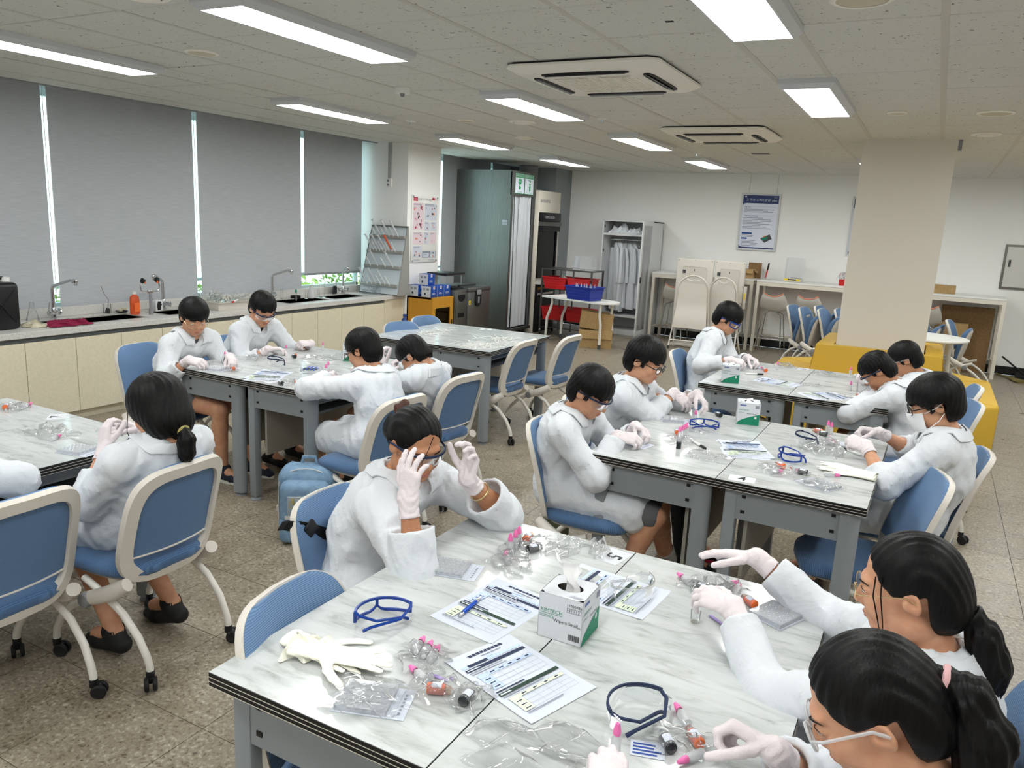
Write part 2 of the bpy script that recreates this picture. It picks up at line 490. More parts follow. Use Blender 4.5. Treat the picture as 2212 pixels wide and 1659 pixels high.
# shower curtain
m = plain('curtain_cloth', rgb(190, 194, 198), 0.7)
# wardrobe etc
plain('wardrobe_white', rgb(214, 216, 216), 0.5)
plain('wardrobe_grey', rgb(150, 152, 152), 0.5)
# backpack
speckle('pack_blue', rgb(122, 152, 178), rgb(108, 138, 166), 24, 0.4, 0.6, 0.8, 0.1)
plain('pack_grey', rgb(150, 162, 172), 0.85)
plain('pack_trim', rgb(196, 196, 192), 0.7)
plain('pack_gold', rgb(170, 160, 96), 0.6)
# lamp light
m = bpy.data.materials.new('lamp_light'); m.use_nodes = True; m.node_tree.nodes.clear()
_e = m.node_tree.nodes.new('ShaderNodeEmission'); _o = m.node_tree.nodes.new('ShaderNodeOutputMaterial')
_e.inputs['Color'].default_value = (0.98, 1.0, 0.985, 1); _e.inputs['Strength'].default_value = LAMP_STRENGTH
m.node_tree.links.new(_e.outputs[0], _o.inputs['Surface']); MATS['lamp_light'] = m
# ---------------------------------------------------------------- room shell
Y0, Y1 = -2.4, 13.0
XL, XR = -7.04, 4.3
def struct(name, mb, m, parent=None, loc=(0, 0, 0)):
    return mb.build(name, m, parent, loc, smooth=0 if parent is None else 30, kind=None if parent else 'structure')
floor = struct('floor', MB().b2((XL, Y0, -0.1), (XR, Y1, -0.003)), 'floor_joint')
def in_view(x, y, z, m=0.03):
    v = Vector((x, y, z))-CAM_POS
    d = v.dot(_f)
    if d < 0.3: return False
    px, py = 0.5+1670.4/2212*v.dot(_r)/d, 0.5+1670.4/1659*v.dot(_d)/d
    return -m < px < 1+m and -m < py < 1+m
T = 0.45
me_tile = MB().box((0, 0, -0.004), (T-0.003, T-0.003, 0.008)).mesh('tile', 'floor_tile', 0)
spots = []
for i in range(-17, 9):
    for j in range(-10, 27):
        x, y = 0.64+T*(i-0.5), 1.66+T*(j-0.5)
        if XL+0.2 < x < XR-0.2 and Y0+0.2 < y < Y1-0.2: spots.append((x, y))
vis = [p for p in spots if any(in_view(p[0]+a, p[1]+b, 0, 0.0) for a in (-.22, 0, .22) for b in (-.22, 0, .22)) and p[0] > -6.2]
vis.sort(key=lambda p: p[0]**2+p[1]**2)
for p in vis[:295]: link('tile', me_tile, floor, (p[0], p[1], 0))
rest = MB(); near = set(vis[:295])
for p in spots:
    if p not in near: rest.box((p[0], p[1], -0.004), (T-0.003, T-0.003, 0.008))
rest.build('tile_field', 'floor_tile', floor, kind='stuff', smooth=0)

# ceiling: slab, bars, tiles
ceil = struct('ceiling', MB().b2((-6.62, Y0, CEIL_Z+0.02), (XR, Y1, CEIL_Z+0.25)), 'ceiling_void')
P = 0.585
strips = [-0.84+2.06*k for k in range(-2, 3)]
cols = []                                     # (x0, x1, is_strip)
for s in strips:
    cols.append((s-0.15, s+0.15, True))
    for k in range(3): cols.append((s+0.15+k*P+0.002, s+0.15+(k+1)*P-0.002, False))
cols += [(strips[0]-0.15-(k+1)*P, strips[0]-0.15-k*P, False) for k in range(3)]
rows = [3.785+0.582*k for k in range(-10, 17)]
rows = [r for r in rows if Y0-0.6 < r < Y1]
meshes = {}
far = MB()
bars = MB()
def tile_mesh(w, d):
    k = (round(w, 3), round(d, 3))
    if k not in meshes: meshes[k] = MB().box((0, 0, 0.008), (w, d, 0.016), None, 0.003, 1).mesh('tile', 'ceiling_tile', 0)
    return meshes[k]
ntile = nstrip = 0
for x0, x1, st in cols:
    x0, x1 = max(x0, -6.615), min(x1, XR)
    if x1-x0 < 0.06: continue
    for r in rows:
        y0, y1 = max(r, Y0), min(r+0.582, Y1)
        if y1-y0 < 0.05: continue
        cx, cy = (x0+x1)/2, (y0+y1)/2
        g = 0.013
        if any(in_view(a, b, CEIL_Z, 0.0) for a in (x0, cx, x1) for b in (y0, cy, y1)) and cy < 12.95:
            if not (abs(cx+0.37) < 0.39 and 8.3 < cy < 8.9):
                link('strip_tile' if st else 'tile', tile_mesh(x1-x0-g, y1-y0-g*0.8), ceil, (cx, cy, CEIL_Z+random.uniform(-0.0015, 0.0015)))
                continue
        far.box((cx, cy, CEIL_Z+0.008), (x1-x0-g, y1-y0-g*0.7, 0.016))
far.build('tile_field', 'ceiling_tile', ceil, kind='stuff', smooth=0)
bar_x = []
for x0, x1, st in cols:
    for x in (x0, x1):
        if any(abs(x-q) < 0.02 for q in bar_x): continue
        bar_x.append(x)
        if -6.6 < x < XR: link('ceiling_bar', MB().b2((x-0.016, Y0, CEIL_Z-0.002), (x+0.016, Y1, CEIL_Z+0.004)).mesh('ceiling_bar', 'ceiling_grid', 0), ceil)

# walls
wb = struct('wall_back', MB().b2((-6.9, Y1, 0), (XR, Y1+0.15, 3.0)), 'wall_paint')
struct('wall_right', MB().b2((XR, Y0, 0), (XR+0.15, Y1, 3.0)), 'wall_paint')
struct('wall_front', MB().b2((XL, Y0-0.15, 0), (XR, Y0, 3.0)), 'wall_paint')
wl = MB(); wl.b2((-7.05, Y0, 0), (-6.9, Y1, 0.84)); wl.b2((-7.05, Y0, 2.72), (-6.9, Y1, 3.0)); wl.b2((-7.05, 12.85, 0.84), (-6.9, Y1, 2.72))
struct('wall_left', wl, 'wall_paint')
struct('trim_1', MB().b2((-6.9, Y0, CEIL_Z+0.2), (-6.62, Y1, CEIL_Z+0.25)).b2((-6.635, Y0, CEIL_Z-0.01), (-6.615, 8.39, CEIL_Z+0.2)), 'grey_trim_pillar_shade')
struct('pillar', MB().b2((-6.9, 8.39, 0), (-6.12, 9.14, CEIL_Z+0.015)), 'wall_paint')
struct('pillar', MB().b2((-6.9, 12.35, 0), (-5.9, 12.999, CEIL_Z+0.015)), 'grey_trim_pillar_shade')  # far corner pillar: the shade on its face is put into the grey
struct('column', MB().b2((-0.755, 8.22, 0), (0.022, 9.0, CEIL_Z+0.015)), 'pillar_paint')
struct('trim_2', MB().b2((0.03, 8.25, CEIL_Z-0.09), (0.06, 8.33, CEIL_Z)), 'grey_plastic')
struct('baseboard_back', MB().b2((-5.88, Y1-0.014, 0.0), (XR, Y1-0.001, 0.12)), 'near_black')

# windows: frame, panes, with sill
def window(idx, ya, yb, mull):
    f = MB(); z0, z1 = 0.84, 2.72; x0, x1 = -7.0, -6.93
    f.b2((x0, ya, z0), (x1, yb, z0+0.05)); f.b2((x0, ya, z1-0.05), (x1, yb, z1)); f.b2((x0+0.01, ya, 1.02), (x1-0.01, yb, 1.05))
    ys = [ya]+mull+[yb]
    for y in ys: f.b2((x0, max(ya, y-0.03), z0), (x1, min(yb, y+0.03), z1))
    w = f.build('window_%d' % idx, 'window_frame', None, kind='structure', smooth=0)
    for a, b in zip(ys[:-1], ys[1:]):
        link('pane', MB().b2((-6.968, a+0.028, z0+0.048), (-6.962, b-0.028, z1-0.048)).mesh('pane', 'window_glass', 0), w)
window(1, Y0, 8.388, [-0.6, 0.9, 2.4, 3.9, 5.4, 6.9])
window(2, 9.142, 12.84, [10.6, 12.0])

# roller blinds
def blind(ya, yb, zb, label, gap_cord=None):
    t = thing('roller_blind', label, 'blind', (-6.80, (ya+yb)/2, CEIL_Z+0.15), 0, 'roller blinds along the window wall')
    h = CEIL_Z+0.15-zb; w = yb-ya
    MB().cyl((0, -w/2, 0), (0, w/2, 0), 0.026, n=14).build('roller', 'grey_plastic', t)
    MB().b2((-0.004, -w/2, -h), (0.0, w/2, 0)).build('fabric', 'blind_fabric', t, smooth=0)
    MB().box((0, 0, -h-0.012), (0.014, w, 0.026), None, 0.004).build('bottom_bar', 'grey_plastic', t)
    if gap_cord is not None:
        y = w/2+0.022
        path = [(0.02, y-0.016, 0), (0.02, y-0.016, -gap_cord+0.02)]+[(0.02, y-0.016*math.cos(a), -gap_cord-0.016*math.sin(a)) for a in np.linspace(0.2, math.pi-0.2, 6)]+[(0.02, y+0.016, -gap_cord+0.02), (0.02, y+0.016, 0)]
        MB().tube(path, 0.0028, 6).build('bead_cord', 'white_plastic', t)
    return t
blind(-2.3, 0.9, 0.86, 'grey roller blind out past the left edge of the photo')
blind(0.94, 2.5, 0.86, 'grey roller blind next before the one at the left edge')
blind(2.55, 4.105, 0.86, 'grey roller blind at the left edge behind the black canister', 1.9)
blind(4.155, 5.63, 0.87, 'wide grey roller blind behind the gooseneck tap and orange soap', 1.68)
blind(5.69, 7.17, 0.87, 'grey roller blind behind the tray of glassware', None)
blind(7.225, 8.30, 1.055, 'grey roller blind stopping short, bright green foliage under it', None)
blind(10.22, 11.66, 0.6, 'dark grey blind behind the shower booth, nearer the pillar')
blind(11.73, 12.75, 0.6, 'dark grey blind far behind the fume hood')

# greenery outside
def leafy(name, label, x, y, z, r, n, m):
    t = thing(name, label, 'tree', (x, y, -1.5))
    MB().cyl((0, 0, 0), (0, 0, z+1.5), 0.09, 0.05).build('trunk', 'tree_bark', t)
    b = MB(); R = np.random.default_rng(int(abs(x*100+y*10)))
    for i in range(n):
        d = unit(R.normal(size=3))*r*R.random()**0.4; d[2] *= 0.7
        a = unit(R.normal(size=3)); c = unit(np.cross(a, R.normal(size=3))); s = 0.035+0.04*R.random()
        p = np.array((0, 0, z+1.5))+d
        b.quad(p-a*s, p+c*s*0.5, p+a*s, p-c*s*0.5)
    b.build('foliage', m, t, smooth=0, kind='stuff')
for i, (x, y) in enumerate([(-10.5, 8.4), (-10.6, 10.6), (-10.6, 12.8), (-10.8, 15.1), (-10.7, 6.1), (-10.9, 17.5)]):
    leafy('tree', ['pale green tree outside the last window, nearest the glass', 'second leafy green tree outside beyond the pillar', 'third green tree outside past the pillar', 'fourth tree outside, hidden behind the corner', 'leafy tree outside behind the tray of glassware', 'last tree outside, far along the building'][i],
          x, y, -0.05, 1.08, 1900, 'foliage_light' if i % 2 else 'foliage_green')

# ---------------------------------------------------------------- ceiling fittings
def ceiling_light(x, y, label):
    t = thing('ceiling_light', label, 'light', (x, y, CEIL_Z), 0, 'flat panel ceiling lights')
    W, L, H = 0.325, 1.265, 0.055
    f = MB()
    prof = [(0, 0), (0, -0.028), (0.024, -H), (0.034, -H), (0.034, -H+0.008)]
    def rect(o, z): return [(-W/2+o, -L/2+o, z), (W/2-o, -L/2+o, z), (W/2-o, L/2-o, z), (-W/2+o, L/2-o, z)]
    f.rings([rect(o, z) for o, z in prof], cap=False); f.quad(*rect(0, -0.001)[::-1])
    f.build('frame', 'lamp_frame', t)
    o = 0.034
    MB().b2((-W/2+o, -L/2+o, -H+0.006), (W/2-o, L/2-o, -H+0.012)).build('diffuser', 'lamp_light', t, smooth=0)
names = {(-0.82, 3.175): 'big bright panel light cut by the top edge, right of middle', (-0.82, 5.665): 'panel light above the right, before the square column',
 (-0.82, 10.745): 'panel light half hidden by the square column', (-2.90, 3.175): 'longest panel light, top edge left of middle', (-2.90, 5.675): 'panel light beside the nearer ceiling air conditioner',
 (-2.90, 8.16): 'panel light left of the farther air conditioner', (-2.90, 10.745): 'small far panel light over the hanging blue poster', (-4.92, 3.1): 'panel light running off the left edge over the blinds',
 (-4.92, 5.64): 'panel light above the boys with the blinds behind', (-4.95, 8.13): 'panel light just right of the white window pillar', (-4.98, 10.72): 'small far panel light by the shower booth'}
for (x, y), lb in names.items(): ceiling_light(x, y, lb)
for x, y, lb in [(-0.82, 0.67, 'panel light overhead behind the viewer, middle row'), (-2.90, 0.67, 'panel light overhead out of view, second row'), (-4.92, 0.67, 'panel light overhead out of view by the blinds'),
                 (1.24, 0.67, 'panel light out of view to the right, first'), (1.24, 3.175, 'panel light out of view to the right, second'), (1.24, 5.67, 'panel light out of view to the right, third'),
                 (1.24, 8.16, 'panel light out of view to the right, fourth'), (1.24, 10.74, 'panel light out of view to the right, fifth'), (3.3, 3.2, 'panel light far right out of view, near'), (3.3, 8.2, 'panel light far right out of view, far'),
                 (-0.82, -1.5, 'panel light behind the viewer'), (-2.9, -1.5, 'panel light behind the viewer, second row')]:
    ceiling_light(x, y, lb)

def air_con(x, y, label):
    t = thing('air_conditioner', label, 'air conditioner', (x, y, CEIL_Z-0.013), 0, 'ceiling cassette air conditioners')
    S = 0.47; b = MB()
    def sq(h, z, ch=0.05):
        return [(-h+ch, -h, z), (h-ch, -h, z), (h, -h+ch, z), (h, h-ch, z), (h-ch, h, z), (-h+ch, h, z), (-h, h-ch, z), (-h, -h+ch, z)]
    b.rings([sq(S, 0.0), sq(S, -0.012), sq(S-0.05, -0.042), sq(S-0.22, -0.046)], cap=False)
    b.build('panel', 'ac_white', t)
    MB().rings([sq(S-0.015, 0.0005), sq(S-0.015, 0.012)], cap=True).build('shadow_gap', 'near_black', t)  # near-black spacer, colour standing for the shade behind the panel
    g = MB(); g.b2((-0.25, -0.25, -0.05), (0.25, 0.25, -0.044)); g.build('grille_plate', 'ac_white', t)
    s = MB()
    for i in range(24): s.b2((-0.235+i*0.02, -0.235, -0.054), (-0.227+i*0.02, 0.235, -0.049))
    for j in range(5): s.b2((-0.235, -0.235+j*0.115, -0.053), (0.235, -0.228+j*0.115, -0.05))
    s.build('grille', 'ac_white', t, kind='stuff')
    for k in range(4):
        R = np.array(Matrix.Rotation(k*math.pi/2, 3, 'Z'))
        sl = MB()
        n = 20; L_, W_ = 0.27, 0.032
        rim = [(L_*math.copysign(abs(math.cos(a))**0.35, math.cos(a)), W_*math.copysign(abs(math.sin(a))**0.6, math.sin(a))) for a in [2*math.pi*i/n+0.01 for i in range(n)]]
        sl.prism([(R @ np.array((p[0], -0.345+p[1], 0)))[:2] for p in rim], -0.05, -0.043)
        o = sl.build('air_slot', 'near_black', t)
        fl = MB(); c = R @ np.array((0, -0.345, -0.053)); 
        ca = [R @ np.array((-0.25, -0.338, -0.052)), R @ np.array((0.25, -0.338, -0.052)), R @ np.array((0.25, -0.352, -0.058)), R @ np.array((-0.25, -0.352, -0.058))]
        fl.plate(ca, R @ np.array((0, 0.4, -1)), 0.003); fl.build('flap', 'grey_plastic', o)
    return t
air_con(-1.92, 4.65, 'white four way cassette air conditioner, the nearer, larger looking one')
air_con(-1.92, 7.56, 'white four way cassette air conditioner, the farther one')

def disc(name, label, cat, x, y, r, kind):
    t = thing(name, label, cat, (x, y, CEIL_Z))
    if kind == 'speaker':
        MB().lathe([(r, 0.0), (r, -0.006), (r*0.88, -0.013), (r*0.80, -0.010)], n=28, cap=False).build('rim', 'ac_white', t)
        MB().lathe([(0.001, -0.013), (r*0.5, -0.0125), (r*0.8, -0.009)], n=28, cap=False).build('mesh_cover', 'speaker_mesh', t)
    elif kind == 'vent':
        MB().lathe([(r, 0.0), (r, -0.006), (r*0.9, -0.012), (r*0.7, -0.012)], n=28, cap=False).build('rim', 'ac_white', t)
        MB().lathe([(0.001, -0.022), (r*0.62, -0.02), (r*0.66, -0.01)], n=28, cap=False).build('cone', 'ac_white', t)
    elif kind == 'detector':
        MB().lathe([(r, 0.0), (r, -0.03), (r*0.9, -0.04), (0.002, -0.04)], n=24, cap=False).build('body', 'white_plastic', t)
        MB().lathe([(r*0.3, -0.04), (r*0.22, -0.06), (0.002, -0.063)], n=16, cap=False).build('sensor_cage', 'grey_plastic', t)
    elif kind == 'sprinkler':
        MB().lathe([(r, 0.0), (r*0.9, -0.006), (r*0.4, -0.012), (0.002, -0.012)], n=20, cap=False).build('escutcheon', 'white_plastic', t)
        MB().cyl((0, 0, -0.012), (0, 0, -0.035), 0.012, 0.008, 10).lathe([(0.02, -0.035), (0.02, -0.038), (0.001, -0.038)], n=12, cap=False).build('nozzle', 'chrome', t)
    elif kind == 'hole':
        MB().b2((-r, -r*0.6, -0.003), (r, r*0.6, 0.0)).build('dark_opening', 'near_black', t)
    return t
disc('ceiling_speaker', 'beige round ceiling speaker between two left panel lights', 'speaker', -4.07, 3.46, 0.10, 'speaker')
disc('smoke_detector', 'white smoke detector hanging under the ceiling, left of the nearer air conditioner', 'detector', -3.58, 4.82, 0.06, 'detector')
disc('ceiling_speaker', 'round ceiling disc left of the panel light by the air conditioner', 'speaker', -4.09, 6.51, 0.085, 'speaker')
disc('ceiling_vent', 'grey round vent under the panel light by the nearer air conditioner', 'vent', -3.56, 6.66, 0.13, 'vent')
disc('ceiling_vent', 'thin white round disc above the white window pillar', 'vent', -4.2, 7.91, 0.11, 'vent')
disc('ceiling_speaker', 'large beige speaker cut by the top edge at upper right', 'speaker', -0.39, 3.44, 0.12, 'speaker')
disc('smoke_detector', 'faint pale disc detector left of the ceiling speaker at upper right', 'detector', -0.40, 6.49, 0.07, 'speaker')
disc('ceiling_speaker', 'round speaker with grey mesh nearest the right edge', 'speaker', 0.22, 6.58, 0.12, 'speaker')
disc('ceiling_vent', 'grey round vent right of the column top', 'vent', 0.22, 7.82, 0.115, 'vent')
disc('ceiling_vent', 'small vent disc cut by the top edge at left beside the long light', 'vent', -3.25, 2.45, 0.12, 'vent')
disc('ceiling_hole', 'small torn dark mark in a ceiling tile near the top edge', 'hole', -1.19, 3.56, 0.018, 'hole')
disc('ceiling_hole', 'dark oval opening in the ceiling past the farther air conditioner', 'hole', -1.98, 9.64, 0.10, 'hole')
disc('sprinkler', 'small white sprinkler head above the far panel light', 'sprinkler', -2.72, 9.6, 0.05, 'sprinkler')
disc('sprinkler', 'white sprinkler head at the end of the panel light over the boys', 'sprinkler', -4.72, 6.5, 0.05, 'sprinkler')
disc('sprinkler', 'white sprinkler head right of the light by the nearer air conditioner', 'sprinkler', -2.72, 6.55, 0.05, 'sprinkler')
# ---------------------------------------------------------------- lab tables (two narrow ones make a bench)
TW, TD = 0.6, 1.2
top_me = MB().b2((-TW/2+0.001, -TD/2+0.001, TABLE_Z-0.0015), (TW/2-0.001, TD/2-0.001, TABLE_Z)).mesh('laminate', 'marble', 0)
def table_parts():
    P = []
    P.append(('laminate', top_me))
    for k in range(3):
        P.append(('edge_band', MB().b2((-TW/2, -TD/2, TABLE_Z-0.0015-0.0115*(k+1)+0.0005), (TW/2, TD/2, TABLE_Z-0.0015-0.0115*k), 0.001, 1).mesh('edge_band', 'near_black', 0)))
        P.append(('edge_line', MB().b2((-TW/2-0.0004, -TD/2-0.0004, TABLE_Z-0.0013-0.0115*(k+1)-0.0006), (TW/2+0.0004, TD/2+0.0004, TABLE_Z-0.0013-0.0115*(k+1)+0.0009)).mesh('edge_line', 'cream_plastic', 0)))
    z1 = TABLE_Z-0.038
    for sx in (-1, 1):
        for sy in (-1, 1):
            x, y = sx*0.235, sy*0.54
            m = MB()
            if sx < 0: m.box((x, y, (z1+0.025)/2), (0.055, 0.055, z1-0.025), None, 0.008)
            else:
                sec = [(0.045*math.cos(a), 0.06*math.sin(a)) for a in np.linspace(-math.pi/2, math.pi/2, 11)]+[(-0.03, 0.06), (-0.03, -0.06)]
                m.prism([(x+p[0], y+p[1]*0.6) for p in sec], 0.025, z1)
            P.append(('leg', m.mesh('leg', 'leg_grey')))
            P.append(('foot_pad', MB().lathe([(0.036, 0.0), (0.036, 0.008), (0.02, 0.014), (0.016, 0.026)], (x, y, 0), 18).mesh('foot_pad', 'grey_plastic')))
    for sy in (-1, 1):
        P.append(('apron', MB().b2((-0.21, sy*0.555-0.008, z1-0.135), (0.21, sy*0.555+0.008, z1)).mesh('apron', 'leg_grey', 0)))
        for sx in (-1, 1):
            for dz in (0.03, 0.098):
                P.append(('slot_hole', MB().box((sx*0.18, sy*0.564, z1-dz), (0.017, 0.004, 0.013)).mesh('slot_hole', 'near_black', 0)))
    for sx in (-1, 1):
        P.append(('side_rail', MB().b2((sx*0.23-0.01, -0.51, z1-0.06), (sx*0.23+0.01, 0.51, z1)).mesh('side_rail', 'leg_grey_dark', 0)))
    P.append(('under_shelf', MB().b2((-0.215, -0.5, z1-0.13), (0.215, 0.5, z1-0.115)).mesh('under_shelf', 'leg_grey_dark', 0)))
    return P
PARTS_T = table_parts()
panel_me = MB().b2((-0.008, -0.51, 0.30), (0.008, 0.51, 0.63)).mesh('modesty_panel', 'modesty_grey', 0)
def lab_table(x, y, rz, label, mirror, panel):
    t = thing('lab_table', label, 'table', (x, y, 0), rz, 'marble topped lab tables')
    for n, me in PARTS_T: link(n, me, t)
    if panel: link('modesty_panel', panel_me, t, (panel, 0, 0))
    return t
BENCH = {'near': (-1.325, 1.09, 0.0), 'mid': (-1.30, 3.23, -0.012), 'far': (-1.33, 5.265, -0.008), 'left': (-4.17, 1.03, 0.0), 'midleft': (-4.27, 3.32, 0.0), 'farleft': (-4.22, 5.25, 0.03)}
BL = {'near': ('nearest lab table at the bottom, left half by the two empty blue chairs', 'nearest lab table at the bottom, right half in front of the two girls'),
      'mid': ('left half of the lab table under the folded worksheets, by the two boys in profile', 'right half of that lab table, by the masked boy'),
      'far': ('left half of the lab table farthest right, by the boy in blue goggles', 'right half of the farthest right lab table, by the two bending boys'),
      'left': ('lab table half running off the left edge, far from the ponytail girl', 'lab table half at the left edge, reached by the ponytail girl'),
      'midleft': ('left half of the lab table by the cream cabinets, boys on its window side', 'right half of that lab table, above the blue backpack'),
      'farleft': ('left half of the lab table without students, strewn with white strips', 'right half of the lab table strewn with white strips, two empty chairs beside')}
for k, (x, y, rz) in BENCH.items():
    c, s = math.cos(rz), math.sin(rz)
    for i in range(2):
        lx, ly = 0.299+0.602*i, 0.6
        lab_table(x+lx*c-ly*s, y+lx*s+ly*c, rz, BL[k][i], False, 0.17 if i == 0 else -0.17)

# ---------------------------------------------------------------- the blue wheeled chairs
def chair_meshes(folded=False):
    P = []
    ZB, ZT = 0.385, 0.865
    def yb(v): return -0.165-0.085*v-0.05*v*v
    def S(u, v, off=0.0):                        # a point on the back; u in -1..1 of the half width, off towards the sitter
        y = yb(v); sl = -0.085-0.1*v; h = ZT-ZB
        n = unit((0, h, -sl))
        return np.array((u, y+0.9*u*u, ZB+h*v))+off*np.array((0, n[1], n[2]))
    HW = 0.225
    def half(v):
        t = abs(2*v-1)
        w = HW*(1-t**5)**(1/3.6) if t < 1 else 0.0
        return w*(0.96+0.06*(1-v))
    N = 44
    def outline(inset):
        pts = []
        for i in range(N):
            a = 2*math.pi*i/N
            cu, su = math.cos(a), math.sin(a)
            u = math.copysign(abs(cu)**0.5, cu)*(HW-inset)
            v = 0.5+0.5*math.copysign(abs(su)**0.5, su)*(1-2*inset/(ZT-ZB))
            pts.append((u*(0.97+0.05*(1-v)), v))
        return pts
    o0, o1 = outline(0.0), outline(0.046)
    R = []
    for i in range(N):
        a, b = o0[i], o1[i]
        m0, m1 = (a[0]*0.97+b[0]*0.03, a[1]*0.97+b[1]*0.03), (a[0]*0.1+b[0]*0.9, a[1]*0.1+b[1]*0.9)
        R.append([S(*a, 0.004), S(*m0, -0.016), S(*m1, -0.020), S(*b, -0.008), S(*b, 0.006), S(*m0, 0.010)])
    P.append(('back_frame', MB().rings(R, closed=True).mesh('back_frame', 'cream_plastic', 50)))
    def pad(name, m, v0, v1, inset, f0, f1, nv=14, nu=12):
        b = MB(); A = []; B = []
        for i in range(nv):
            v = v0+(v1-v0)*(1-(1-i/(nv-1))**1.6) if v1 > 0.9 else v0+(v1-v0)*i/(nv-1)
            w = max(half(v)-inset, 0.02)
            A.append([S(w*(2*j/(nu-1)-1), v, f1-(f1-f0)*abs(2*j/(nu-1)-1)**6*0.8) for j in range(nu)])
            B.append([S(w*(2*j/(nu-1)-1), v, f0) for j in range(nu)][::-1])
        b.rings([a+c for a, c in zip(A, B)])
        return (name, b.mesh(name, m, 40))
    P.append(pad('back_pad', 'chair_blue', 0.24, 0.985, 0.010, 0.008, 0.024))
    P.append(pad('back_panel', 'chair_back_blue', 0.255, 0.93, 0.035, -0.006, 0.006))
    P.append(('piping', MB().tube([S(u, 0.25, -0.008) for u in np.linspace(-0.185, 0.185, 9)], 0.004, 6).mesh('piping', 'cream_plastic')))
    # seat
    def seat_pt(x, y, z):
        if not folded: return (x, y, z)
        a = math.radians(78); py, pz = -0.10, 0.44
        dy, dz = y-py, z-pz
        return (x, py+dy*math.cos(a)-dz*math.sin(a)-0.02, pz+dy*math.sin(a)+dz*math.cos(a))
    def plan(s, k=0.0):
        out = []
        for i in range(32):
            a = 2*math.pi*i/32
            x = math.copysign(abs(math.cos(a))**0.55, math.cos(a))*(0.232-k)
            y = 0.03+math.copysign(abs(math.sin(a))**0.62, math.sin(a))*(0.225-k)
            x *= 1.0-0.10*((0.25-y)/0.45 if y < 0.25 else 0)
            out.append(seat_pt(x, y, s-0.25*max(0, y-0.18)*1.2))
        return out
    P.append(('seat', MB().rings([plan(0.412, 0.01), plan(0.425, 0.0), plan(0.45, 0.0), plan(0.462, 0.018), plan(0.467, 0.05), plan(0.463, 0.13)]).mesh('seat', 'seat_blue', 60)))
    P.append(('seat_pan', MB().rings([plan(0.385, 0.07), plan(0.393, 0.035), plan(0.414, 0.012)]).mesh('seat_pan', 'cream_plastic', 60)))
    for s in (-1, 1):
        arm = [np.array((s*0.205, -0.172, 0.41)), np.array((s*0.222, -0.12, 0.375)), np.array((s*0.235, -0.04, 0.34)), np.array((s*0.238, 0.03, 0.315))]
        P.append(('arm', MB().tube(arm, [0.026, 0.033, 0.031, 0.026], 12).mesh('arm', 'cream_plastic', 60)))
        P.append(('pivot_cap', MB().lathe([(0.026, -0.025), (0.031, 0.0), (0.027, 0.018), (0.004, 0.021)], (s*0.25, 0.005, 0.322), 18, axis=(s, 0, 0)).mesh('pivot_cap', 'grey_plastic', 50)))
        fl = [np.array(p) for p in ((s*0.238, 0.02, 0.318), (s*0.235, 0.12, 0.255), (s*0.23, 0.19, 0.19), (s*0.225, 0.235, 0.125), (s*0.222, 0.245, 0.09), (s*0.222, 0.246, 0.062))]
        rl = [np.array(p) for p in ((s*0.20, 0.08, 0.375), (s*0.205, -0.04, 0.335), (s*0.205, -0.14, 0.28), (s*0.202, -0.215, 0.20), (s*0.198, -0.252, 0.125), (s*0.197, -0.262, 0.09), (s*0.197, -0.263, 0.062))]
        for path in (fl, rl):
            P.append(('leg', MB().tube(path, 0.0145, 10).mesh('leg', 'white_tube', 60)))
            e = path[-1]; ang = 0.7 if path is rl else -0.5
            d = np.array((math.sin(ang)*s, -abs(math.cos(ang)), 0)); w = np.array((-d[1], d[0], 0))
            c = np.array((e[0], e[1], 0.028))+d*0.018
            f = MB(); f.cyl((e[0], e[1], 0.045), (e[0], e[1], 0.076), 0.016, n=12); f.box((e[0]+d[0]*0.012, e[1]+d[1]*0.012, 0.042), (0.026, 0.026, 0.024), None, 0.008)
            P.append(('caster', f.mesh('caster', 'black_plastic')))
            for q in (-1, 1):
                P.append(('wheel', MB().lathe([(0.006, -0.008), (0.024, -0.008), (0.028, -0.004), (0.028, 0.004), (0.022, 0.0085), (0.014, 0.007), (0.002, 0.007)], c+w*0.015*q, 16, axis=w*q).mesh('wheel', 'black_rubber', 40)))
    return P
CHM = chair_meshes(); CHF = chair_meshes(True)
def chair(x, y, face, label, folded=False, group='blue backed wheeled chairs'):
    t = thing('office_chair', label, 'chair', (x, y, 0), face-math.pi/2, group)
    last = None
    for n, me in (CHF if folded else CHM):
        if n == 'wheel': link(n, me, last)
        else: last = link(n, me, t)
    return t
W_, E_ = math.pi, 0.0
chair(-2.80, 1.37, W_+0.03, 'blue chair cut by the left edge, back to the viewer')
chair(-2.69, 1.905, W_+0.05, 'blue chair holding the girl with the low ponytail')
chair(-1.10, 1.40, E_+0.12, 'empty blue chair tucked in at the near table, its back below the strapped one')
chair(-1.50, 1.99, E_+0.05, 'blue chair with a black bag strap over its back')
chair(-2.70, 3.38, W_-0.10, 'blue chair behind the boy whose elbow hides the backpack table')
chair(-2.77, 4.14, W_-0.12, 'blue chair of the boy bending low, between table and empty table')
chair(-3.15, 5.67, W_-0.02, 'empty blue chair at the strip covered table, the nearer one')
chair(-2.98, 6.22, W_-0.05, 'empty blue chair at the strip covered table, the farther one')
chair(-3.98, 5.66, E_-0.25, 'empty blue chair behind the strip covered table, its back left of the other')
chair(-4.06, 6.20, E_-0.15, 'empty blue chair behind the strip covered table, beside the yellow cabinet')
chair(-4.50, 3.45, E_+0.05, 'blue chair of the boy in round glasses before the cream cabinets')
chair(-4.40, 4.02, E_+0.0, 'blue chair of the goggled boy before the cream cabinets')
chair(-1.36, 3.42, E_+0.05, 'blue chair seen side on under the boy with a grey shorts leg')
chair(-1.46, 4.05, E_, 'blue chair hidden behind the boy in profile with dark glasses')
